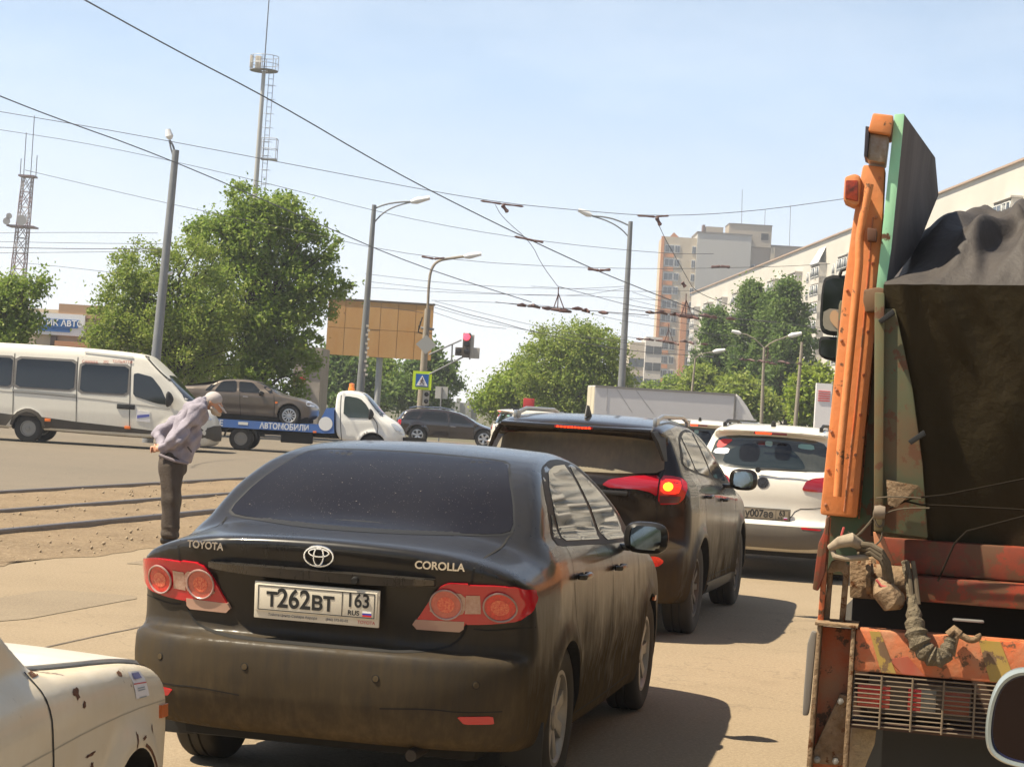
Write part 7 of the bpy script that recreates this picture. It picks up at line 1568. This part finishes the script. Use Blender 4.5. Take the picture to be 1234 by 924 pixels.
pole('grey lamp pole in front of the plywood billboard', 78, (434, 473), (451, 247), .19, .09, M_pole, [([(452, 251), (465, 246), (482, 243.5), (496, 243)], .035), ([(451, 268), (462, 256), (478, 248), (496, 243.5)], .03)], [((495, 243.5), (518, 238.5), .14)], extra=exB)
pole('grey lamp pole rising behind the lorry box, lamp pointing left', 86, (749, 463), (760, 267), .20, .10, M_pole, [([(760, 273), (748, 267), (733, 262), (712, 260)], .035), ([(759, 287), (748, 275), (732, 266), (712, 260)], .03)], [((713, 260), (697, 253), .14)])
def exD(o, L_):
    b = MB(); b.tube([L_(507, 395), L_(523, 397)], .06, 6); b.build('clamp_band', M_pole, o)
    for w_ in range(3):
        b = MB(); b.tube([L_(505+w_*2, 392-w_*5), L_(504, 400), L_(509, 402)], .03, 6); b.build('cable_loop', M_dark, o)
pole('stout concrete lamp pole carrying the crossing sign, with a curved top arm', 84, (507, 490), (515.5, 372), .19, .13, M_conc, [([(515.5, 372), (516.5, 345), (519, 325), (527, 314), (545, 311), (560, 309)], .06)], [((559, 309.5), (580, 306), .14)], extra=exD)
pole('thin street lamp pole in front of the poplars with a white head facing right', 105, (917.5, 508), (921, 418), .11, .07, M_conc, [([(921, 420), (930, 412), (945, 407), (952, 404)], .035), ([(921, 420), (912, 410), (900, 403), (893, 402)], .03)], [((950, 405), (966, 401.5), .15), ((893, 402), (882, 399), .13)])
pole('short street lamp pole left of the poplars, its head facing right', 120, (834, 470), (838, 431), .10, .06, M_conc, [([(838, 432), (843, 427), (855, 424.5), (860, 424)], .03)], [((859, 424), (874, 421.5), .15)])
pole('bare thin pole nearest the truck mirrors', 108, (958.5, 510), (966.5, 412), .13, .08, M_conc, [], [], name='utility_pole')
# traffic light on a bracket arm
def traffic():
    D = 83.0; c = at(562, 418, D); o = bpy.data.objects.new('traffic_light', None); COL.objects.link(o); o.location = (c.x, D, 0); tag(o, 'traffic light showing red with side arrow sections, on a bracket arm', 'traffic light')
    L_ = lambda px, py, dy=0: (at(px, py, D).x-c.x, dy, at(px, py, D).z); s = D/2320; Mh = mat('signal_housing', (.10, .085, .07), .6); Mb_ = mat('signal_back', (.40, .38, .34), .6)
    b = MB(); rbox(b, L_(557.5, 416)[0], L_(567, 416)[0], -.15, .1, L_(562, 431)[2], L_(562, 401.5)[2], .02); b.build('housing', Mh, o)
    b = MB(); rbox(b, L_(566.5, 416)[0], L_(571, 416)[0], -.1, .25, L_(562, 431)[2], L_(562, 403)[2], .02); b.build('side_housing', Mb_, o)
    b = MB(); rbox(b, L_(548.5, 424)[0], L_(557.3, 424)[0], -.12, .1, L_(553, 428.5)[2], L_(553, 418.5)[2], .02); b.build('left_section', Mh, o)
    b = MB(); rbox(b, L_(567.2, 424)[0], L_(578, 424)[0], -.08, .14, L_(573, 432)[2], L_(573, 419)[2], .02); b.build('right_section', Mb_, o)
    b = MB(); p = L_(562.3, 406); b.lathe([(.15, 0), (.12, -.04), (.0001, -.06)], 20, 'Y', (p[0], -.15, p[2])); b.build('red_lamp', mat('signal_red', (1, .03, .05), .3, emit=3.0), o)
    for px, py in ((562.3, 414.5), (562.3, 423.5), (552.5, 423)):
        b = MB(); p = L_(px, py); b.lathe([(.13, 0), (.11, -.03), (.0001, -.04)], 18, 'Y', (p[0], -.15 if px > 560 else -.12, p[2])); b.build('unlit_lamp', mat('signal_dark', (.02, .018, .02), .2), o)
    for P_ in ([(517, 427), (556, 409.5)], [(517, 451), (558, 430)], [(545, 414.5), (544, 436)], [(566, 401), (566, 433)]): b = MB(); b.tube([L_(*q, dy=.15) for q in P_], .035, 8); b.build('bracket_arm', M_pole, o)
traffic()
def crossing_sign():
    D = 83.5; c = at(509, 458.5, D); o = bpy.data.objects.new('pedestrian_sign', None); COL.objects.link(o); o.location = (c.x, D-.28, c.z); tag(o, 'blue pedestrian crossing sign with a fluorescent yellow green border', 'sign')
    b = MB(); rbox(b, -.41, .41, 0, .03, -.40, .40); b.build('border_panel', mat('fluor', (.55, .75, .02), .5), o)
    b = MB(); rbox(b, -.28, .28, -.012, -.003, -.28, .28); b.build('blue_panel', mat('sign_blue2', (.01, .10, .38), .5), o)
    b = MB(); b.prism([(-.25, -.016, -.23), (.25, -.016, -.23), (0, -.016, .23)], (0, -.008, 0)); b.build('white_triangle', mat('sign_white2', (.75, .75, .78), .5), o)
    Mf = mat('figure_black', (.05, .01, .01), .5); b = MB(); b.lathe([(.03, 0), (.0001, -.01)], 12, 'Y', (.01, -.026, .10))
    for P_, r_ in (([(.01, .06), (-.01, -.04)], .026), ([(-.01, -.04), (.05, -.11), (.07, -.19)], .018), ([(-.01, -.04), (-.05, -.12), (-.10, -.18)], .018), ([(.0, .05), (-.06, .0), (-.07, -.06)], .012), ([(.01, .05), (.07, -.01), (.09, -.04)], .012)): b.tube([(x, -.028, z) for x, z in P_], r_, 6)
    b.build('walking_figure', Mf, o)
    c2 = at(532, 473, 86); o = bpy.data.objects.new('square_sign', None); COL.objects.link(o); o.location = (c2.x, 86, 0); tag(o, 'square white sign seen from the back on a thin post', 'sign')
    b = MB(); rbox(b, -.28, .28, 0, .03, c2.z-.27, c2.z+.27); b.build('sign_panel', mat('sign_back', (.5, .5, .48), .5), o); b = MB(); b.tube([(0, -.04, 0), (0, -.04, c2.z+.25)], .035, 8); b.build('post', M_pole, o)
    c3 = at(521, 415, 83); o = bpy.data.objects.new('diamond_sign', None); COL.objects.link(o); o.location = (c3.x-.3, 83.7, c3.z); tag(o, 'grey diamond shaped sign back behind the concrete pole', 'sign')
    b = MB(); b.prism([(-.45, 0, 0), (0, 0, -.42), (.45, 0, 0), (0, 0, .42)], (0, .03, 0)); b.build('sign_panel', mat('sign_back2', (.34, .34, .33), .5), o)
    c4 = at(509, 479, 83.3); o = bpy.data.objects.new('pedestrian_signal', None); COL.objects.link(o); o.location = (c4.x+.15, 83.4, c4.z); tag(o, 'small two lamp pedestrian signal under the crossing sign', 'traffic light')
    b = MB(); rbox(b, -.14, .14, -.1, .1, -.32, .32, .02); b.build('housing', MATS['signal_back'], o)
    for z in (-.15, .15): b = MB(); b.lathe([(.10, 0), (.0001, -.03)], 14, 'Y', (.02, -.105, z)); b.build('unlit_lamp', MATS['signal_dark'], o)
crossing_sign()
def mast():
    D = 150.0; p0 = at(306, 237, D); p1 = at(318, 86, D); k = (p1.x-p0.x)/(p1.z-p0.z)*.55; bx = p1.x-k*p1.z
    o = bpy.data.objects.new('radio_mast', None); COL.objects.link(o); o.location = (bx, D, 0); tag(o, 'tall slim mast with a round basket platform and caged ladder', 'mast')
    f = lambda z: k*z; zt = p1.z; Mm = mat('mast_pale', (.42, .42, .40), .5, .2); Mw_ = mat('mast_rail', (.36, .38, .42), .5, .2)
    b = MB(); b.tube([(0, 0, 0), (f(zt), 0, zt)], [.30, .15], 12); b.build('post', Mm, o)
    b = MB(); b.tube([(f(zt), 0, zt), (f(zt+13), 0, zt+13)], [.055, .03], 6); b.build('antenna', mat('antenna_dark', (.10, .11, .13), .5), o)
    b = MB(); b.lathe([(.3, 0), (1.10, 0), (1.10, .06), (.3, .06)], 24, 'Z', (f(zt), 0, zt), close=True); pl_ = b.build('platform', mat('plat', (.16, .15, .14), .7), o)
    b = MB()
    for h_ in (.55, 1.15): b.tube([(f(zt)+1.1*math.cos(a), 1.1*math.sin(a), zt+h_) for a in np.linspace(0, 2*math.pi, 25)], .03, 5, cap=False)
    for a in np.linspace(0, 2*math.pi, 9)[:-1]: b.tube([(f(zt)+1.1*math.cos(a), 1.1*math.sin(a), zt), (f(zt)+1.1*math.cos(a), 1.1*math.sin(a), zt+1.15)], .03, 5)
    b.build('basket_rail', Mw_, pl_)
    for dx, wd in ((-.95, .25), (-.5, .30), (-.3, .2)):
        b = MB(); rbox(b, f(zt)+dx-wd/2, f(zt)+dx+wd/2, -.5, -.2, zt+.15, zt+1.1, .03); b.build('floodlight', mat('flood', (.55, .50, .42), .5), pl_)
    b = MB(); z0 = 8.0
    for s in (.42, .78): b.tube([(f(z0)+s, 0, z0), (f(zt)+s, 0, zt)], .03, 5)
    z = z0
    while z < zt-.3: b.tube([(f(z)+.42, 0, z), (f(z)+.78, 0, z)], .022, 4); z += .55
    z = z0
    while z < zt-.3:
        b.tube([(f(z)+.6+.45*math.cos(a), .0-.45*math.sin(a), z) for a in np.linspace(0, math.pi, 8)], .02, 4, cap=False); z += 1.1
    b.build('caged_ladder', Mw_, o)
    b = MB(); zz = at(323, 192, D).z; rbox(b, f(zz)+.25, f(zz)+1.5, -.5, .5, zz-.05, zz+.05); 
    for x in (.3, 1.45):
        for y in (-.5, .5): b.tube([(f(zz)+x, y, zz), (f(zz)+x, y, zz+1.6)], .03, 4)
    for h_ in (.8, 1.6): b.tube([(f(zz)+.3, -.5, zz+h_), (f(zz)+1.45, -.5, zz+h_), (f(zz)+1.45, .5, zz+h_), (f(zz)+.3, .5, zz+h_)], .03, 4)
    b.build('rest_platform', Mw_, o)
    # far lattice mast
    D = 220.0; c = at(19, 300, D); s = D/2320; o = bpy.data.objects.new('lattice_mast', None); COL.objects.link(o); o.location = (c.x, D, 0); tag(o, 'red and white lattice mast with dish antennas at the far left', 'mast')
    zt = at(20, 212, D).z; Mr_ = mat('mast_red', (.20, .13, .13), .6); Mq = mat('mast_white', (.30, .26, .26), .6); w_ = lambda z: .95-.42*z/zt; n = 14
    for k in range(n):
        z0, z1 = zt*k/n, zt*(k+1)/n; b = MB(); q0, q1 = w_(z0), w_(z1); lx = lambda z: .035*z
        for sx, sy in ((-1, -1), (1, -1), (1, 1), (-1, 1)): b.tube([(sx*q0+lx(z0), sy*q0, z0), (sx*q1+lx(z1), sy*q1, z1)], .07, 4)
        for (ax_, ay_), (bx_, by_) in (((-1, -1), (1, -1)), ((1, -1), (1, 1)), ((1, 1), (-1, 1)), ((-1, 1), (-1, -1))):
            b.tube([(ax_*q0+lx(z0), ay_*q0, z0), (bx_*q1+lx(z1), by_*q1, z1)], .045, 4); b.tube([(bx_*q0+lx(z0), by_*q0, z0), (ax_*q1+lx(z1), ay_*q1, z1)], .045, 4); b.tube([(ax_*q1+lx(z1), ay_*q1, z1), (bx_*q1+lx(z1), by_*q1, z1)], .04, 4)
        b.build('mast_section', Mr_ if k % 2 == 0 else Mq, o)
    for px, py, r_ in ((12, 268, .42), (30, 267, .6), (15, 262, .35)):
        b = MB(); p = at(px, py, D); b.lathe([(r_, -.5), (r_*.8, -.3), (r_*.3, -.1), (.0001, 0)], 18, 'Y', (p.x-c.x, -1.0, p.z)); b.build('dish_antenna', mat('dish', (.30, .29, .29), .6), o)
    b = MB(); z = at(20, 273, D).z; lx = lambda z: .035*z; rbox(b, lx(z)-1.6, lx(z)+1.5, -1.2, 1.2, z-.1, z+.1); rbox(b, lx(zt)-.9, lx(zt)+.9, -.9, .9, zt-.1, zt+.1); b.build('service_platform', Mr_, o)
    for dx, h_ in ((-.5, 5), (.3, 7), (.9, 2.5), (-.9, 2)): b = MB(); b.tube([(lx(zt)+dx, 0, zt), (lx(zt)+dx, 0, zt+h_)], .05, 4); b.build('antenna', MATS['antenna_dark'], o)
mast()

# ------------------------------------------------------------------ overhead wires and tram contact line fittings
M_wire = mat('wire_dark', (.05, .05, .06), .6); M_wire2 = mat('wire_blue_grey', (.10, .11, .13), .6); M_ins = mat('insulator_brown', (.10, .05, .045), .6)
WL = []
def wire(P, D0, D1, r_, label, M=M_wire, name='overhead_wire'):
    P = chaikin(P, 2, False); n = len(P); V = [at(P[i][0], P[i][1], D0+(D1-D0)*i/(n-1)) for i in range(n)]
    b = MB(); b.tube(V, r_, 5, cap=False); o = b.build(name, M); tag(o, label, 'wire', 'overhead wires above the junction'); return o
wire([(80, -12), (210, 60), (330, 122), (470, 205), (590, 266), (700, 318), (760, 343), (850, 378)], 40, 75, .019, 'thickest wire, running from the top left corner down towards the tower', M_wire2)
wire([(-20, 108), (60, 140), (190, 186), (380, 268), (500, 320), (640, 364)], 40, 70, .016, 'long wire crossing the leftmost lamp pole and the tall tree top', M_wire2)
wire([(-10, 133), (150, 160), (350, 198), (580, 242), (700, 254), (790, 261), (900, 256), (1030, 238)], 62, 62, .011, 'span wire passing over the central lamp pole head')
wire([(-10, 155), (120, 175), (300, 215), (480, 262), (640, 290), (800, 306), (860, 306)], 64, 64, .009, 'span wire meeting the thick wire at its crossing fitting')
wire([(30, 205), (200, 245), (330, 272), (510, 312), (735, 325), (930, 322), (1000, 318)], 66, 66, .009, 'span wire starting beside the lattice mast top')
for i, (a, b_, c__, lab, D) in enumerate((((-10, 281), (90, 280), (190, 281), 'topmost level wire at the left, ending at the leftmost pole', 60), ((-10, 291), (90, 293), (196, 294), 'second level wire at the left of the leftmost pole', 60), ((-10, 298), (90, 300), (205, 300), 'darkest level wire at the left of the leftmost pole', 58), ((-10, 305), (90, 304), (200, 303), 'lowest level wire at the left of the leftmost pole', 62), ((20, 316), (80, 322), (150, 330), 'short slanting wire dipping behind the willow like tree', 70))): wire([a, b_, c__], D, D, .012 if i == 2 else .008, lab)
for P, D, lab in (([(440, 330), (550, 343), (680, 349), (755, 345)], 80, 'thin wire highest between the billboard pole and central pole'), ([(440, 339), (560, 352), (690, 358), (756, 347)], 80, 'thin sagging wire just under the highest thin wire'), ([(440, 346), (560, 354), (700, 356), (800, 362)], 82, 'thin wire joining the billboard pole with the tower side'), ([(520, 362), (640, 366), (760, 380), (840, 392)], 80, 'thin wire starting at the concrete pole top'), ([(522, 366), (560, 378), (590, 385), (650, 402), (745, 422), (860, 430)], 80, 'thick wavy cable from the concrete pole to the central pole'), ([(522, 370), (600, 392), (680, 405), (755, 410)], 80, 'thin lower wire from the concrete pole to the central pole'), ([(522, 376), (570, 392), (610, 396)], 78, 'shortest thin wire right of the concrete pole'), ([(524, 363), (640, 392), (760, 416), (1000, 440)], 84, 'thin long wire falling from the concrete pole to the poplars'), ([(440, 369), (480, 372), (510, 377)], 80, 'short wire crossing the plywood billboard'), ([(700, 375), (755, 388), (860, 404), (960, 410)], 84, 'wire passing low behind the central pole to the poplars'), ([(762, 352), (850, 380), (1000, 396)], 84, 'wire from the central pole across the tower foot'), ([(640, 345), (760, 352), (850, 350)], 84, 'faint wire level with the central pole clamp'), ([(755, 360), (900, 395), (1000, 400)], 88, 'faint wire running to the far right lamp pole'), ([(750, 465), (850, 462), (1000, 466)], 90, 'low wire crossing the foot of the poplars')): wire(P, D, D, .009 if 'thick' not in lab else .014, lab)
wire([(597, 247), (605, 262), (640, 292), (652, 318), (672, 345)], 62, 60, .011, 'hanging tie wire leading down to the left contact line fitting'); wire([(672, 345), (720, 358), (770, 371), (860, 382)], 60, 66, .010, 'wire from the tie ring to the right contact line fitting')
wire([(790, 262), (800, 285), (812, 306), (828, 335), (838, 352), (880, 368), (900, 376)], 66, 70, .011, 'hanging tie wire in front of the cream tower')
def fitting(P, D, r_, label, seg=None):
    o = bpy.data.objects.new('wire_fitting', None); COL.objects.link(o); c = at(P[0][0], P[0][1], D); o.location = c; tag(o, label, 'wire fitting', 'brown fittings hung on the overhead wires')
    for i in range(len(P)-1):
        a, b_ = at(P[i][0], P[i][1], D)-c, at(P[i+1][0], P[i+1][1], D)-c; b = MB(); m_ = len(P); b.tube([a, a*.9+b_*.1, a*.5+b_*.5, a*.1+b_*.9, b_], [r_*.4, r_, r_*.7, r_, r_*.4], 8); b.build('insulator_rod', M_ins, o)
    return o
fitting([(579, 242), (605, 246), (631, 249)], 62, .035, 'long insulator rod left of the central pole lamp head'); fitting([(605, 247), (612, 256)], 62, .07, 'short thick insulator hanging from the long left rod')
fitting([(768, 260), (790, 261.5), (806, 260)], 62, .035, 'insulator rod hanging over the cream tower'); fitting([(791, 262), (796, 272)], 62, .07, 'short thick insulator above the cream tower')
fitting([(620, 285), (643, 290), (655, 292)], 61, .04, 'insulator at the crossing of thick wire and span wire'); fitting([(508, 309), (523, 312), (536, 311)], 80, .05, 'insulator on top of the concrete pole arm'); fitting([(708, 324), (722, 326), (736, 325)], 64, .05, 'small insulator left of the central pole'); fitting([(857, 322), (868, 321), (880, 322)], 120, .10, 'insulator across the blank grey tower wall')
fitting([(822, 340), (826, 346)], 66, .07, 'short thick insulator in front of the tower middle')
def switchgear(cx, cy, D, label, s=1.0):
    o = bpy.data.objects.new('contact_line_fitting', None); COL.objects.link(o); c = at(cx, cy, D); o.location = c; tag(o, label, 'wire fitting', 'contact line crossings of the tram wires'); L_ = lambda px, py, dy=0: at(cx+px*s, cy+py*s, D+dy)-c
    r_ = random.Random(int(cx)); 
    for k, (x0, x1, y0) in enumerate(((-48, -38, 0), (-36, -22, 1), (-18, -6, 3), (-8, 12, 5), (2, 16, 7), (18, 30, 4), (30, 38, 6), (50, 60, 8))):
        b = MB(); b.tube([L_(x0, y0, r_.uniform(-.6, .6)), L_((x0+x1)/2, y0+r_.uniform(-1, 1)), L_(x1, y0+1+r_.uniform(-.5, 1), r_.uniform(-.6, .6))], [.035, .07, .04], 6); b.build('fitting_bar', M_ins, o)
    for P_ in ([(0, 4), (1, -22)], [(-5, 4), (1, -14)], [(8, 5), (1, -14)]): b = MB(); b.tube([L_(*q) for q in P_], .018, 5); b.build('hanger', M_ins, o)
    b = MB(); b.tube([L_(-75, -4), L_(-40, 0), L_(60, 8), L_(110, 12)], .012, 5); b.build('contact_wire', M_wire, o)
switchgear(672, 368, 60, 'brown contact line crossing hanging left of the central pole'); switchgear(826, 376, 66, 'brown contact line crossing in front of the cream tower'); switchgear(805, 408, 90, 'smaller brown contact line crossing low before the tower', .8); switchgear(925, 433, 100, 'dim contact line crossing in front of the poplars', .7)

# trees behind the camera: added unseen, to darken what mirrors and paint reflect
nl = 16000; r_ = np.random.default_rng(5); X_ = r_.uniform(-70, 50, nl); Hh = 9+3*np.sin(X_*.35)+2*np.sin(X_*.9+1)
P = np.stack([X_, -38+r_.normal(0, 2.5, nl), np.maximum(.2, Hh*r_.random(nl)**.8)], 1)
u = r_.normal(size=(nl, 3)); u /= np.linalg.norm(u, axis=1)[:, None]; v = np.cross(u, r_.normal(size=(nl, 3))); v /= np.linalg.norm(v, axis=1)[:, None]
V = np.stack([P+u*.4, P+v*.3, P-u*.4, P-v*.3], 1).reshape(-1, 3)
o = mesh_np('reflected_treeline', V, np.arange(nl*4, dtype=np.int32).reshape(nl, 4), LM_dark, None, False); o['kind'] = 'stuff'; o['label'] = 'row of unseen trees added behind the viewpoint to darken reflections'
# ------------------------------------------------------------------ wing mirror of the vehicle the view is taken from
def own():
    c = uv(-.4, 1.22); car = thing('wing_mirror', 'silver wing mirror with dark glass, cut by the lower right corner', 'mirror', c, YAW)
    # mirror head, measured from the frame: left edge, top and bottom
    F_ = gu; Lv = -gv
    def loc(px, py, fw):
        r = Vector(ray(px, py)); o = Vector((0, 0, CAMH))-c; s = (fw-o.dot(F_))/r.dot(F_); p = o+r*s; return Vector((fw, p.dot(Lv), p.z))
    k = 3.13
    ol = [(1240, 809), (1222, 811), (1206, 822), (1196, 842), (1191, 868), (1190, 890), (1194, 906), (1206, 916), (1222, 922), (1262, 930), (1310, 932), (1330, 920), (1336, 880), (1330, 830), (1310, 812), (1270, 808)]
    A = [loc(x, y, k) for x, y in chaikin(ol, 2, True)]; cen = sum(A, Vector())/len(A)
    bm = bmesh.new(); rings = []
    for dx, sc in ((0, 1.0), (.012, 1.05), (.045, 1.03), (.08, .86), (.10, .5)):
        rings.append([bm.verts.new((k+dx, cen.y+(p.y-cen.y)*sc, cen.z+(p.z-cen.z)*sc)) for p in A])
    n = len(A)
    for i in range(len(rings)-1):
        for j in range(n): bm.faces.new((rings[i][j], rings[i][(j+1) % n], rings[i+1][(j+1) % n], rings[i+1][j]))
    bm.faces.new(rings[-1]); inner = [bm.verts.new((k+.001, cen.y+(p.y-cen.y)*.94, cen.z+(p.z-cen.z)*.94)) for p in A]; inner2 = [bm.verts.new((k+.02, cen.y+(p.y-cen.y)*.93, cen.z+(p.z-cen.z)*.93)) for p in A]
    for j in range(n): bm.faces.new((rings[0][j], rings[0][(j+1) % n], inner[(j+1) % n], inner[j])); bm.faces.new((inner[j], inner[(j+1) % n], inner2[(j+1) % n], inner2[j]))
    bmesh.ops.recalc_face_normals(bm, faces=bm.faces[:]); me = bpy.data.meshes.new('mirror_housing'); bm.to_mesh(me); bm.free(); hd = finish(me, 'mirror_housing', mat('mirror_silver', (.30, .34, .33), .35, .3, coat=.3), car, True, R(40))
    b = MB(); b.prism([(k+.010, cen.y+(p.y-cen.y)*.932, cen.z+(p.z-cen.z)*.932) for p in A], (.004, 0, 0)); b.build('mirror_glass', mat('mirror_dark_glass', (.035, .028, .032), .05, 1.0), hd)
    b = MB(); b.tube([(k+.009, cen.y+(p.y-cen.y)*.925, cen.z+(p.z-cen.z)*.925) for p in A+A[:1]], .0022, 6, cap=False); b.build('glass_rim', mat('rim_dark', (.012, .012, .04), .3), hd)
    b = MB(); b.tube([(k+.05, cen.y-.08, cen.z-.02), (k+.06, cen.y-.16, cen.z-.05), (k+.06, cen.y-.26, cen.z-.05)], [.03, .026, .032], 10); b.box((k+.06, cen.y-.28, cen.z-.05), (.16, .03, .12), bevel=.01); b.build('mirror_arm', M_black, hd)
own()
# ------------------------------------------------------------------ summer haze
def haze():
    M = bpy.data.materials.new('haze'); M.use_nodes = True; nt = M.node_tree; nt.nodes.clear()
    o = N(nt, 'ShaderNodeOutputMaterial'); v = N(nt, 'ShaderNodeVolumePrincipled'); v.inputs['Color'].default_value = (.90, .93, 1.0, 1); v.inputs['Density'].default_value = .00075; v.inputs['Anisotropy'].default_value = .35
    nt.links.new(v.outputs[0], o.inputs['Volume'])
    b = MB(); b.box((0, 240, 35), (620, 560, 72.5)); h = b.build('haze', M); h['kind'] = 'stuff'; h['label'] = 'thin warm summer haze over the junction'
haze()
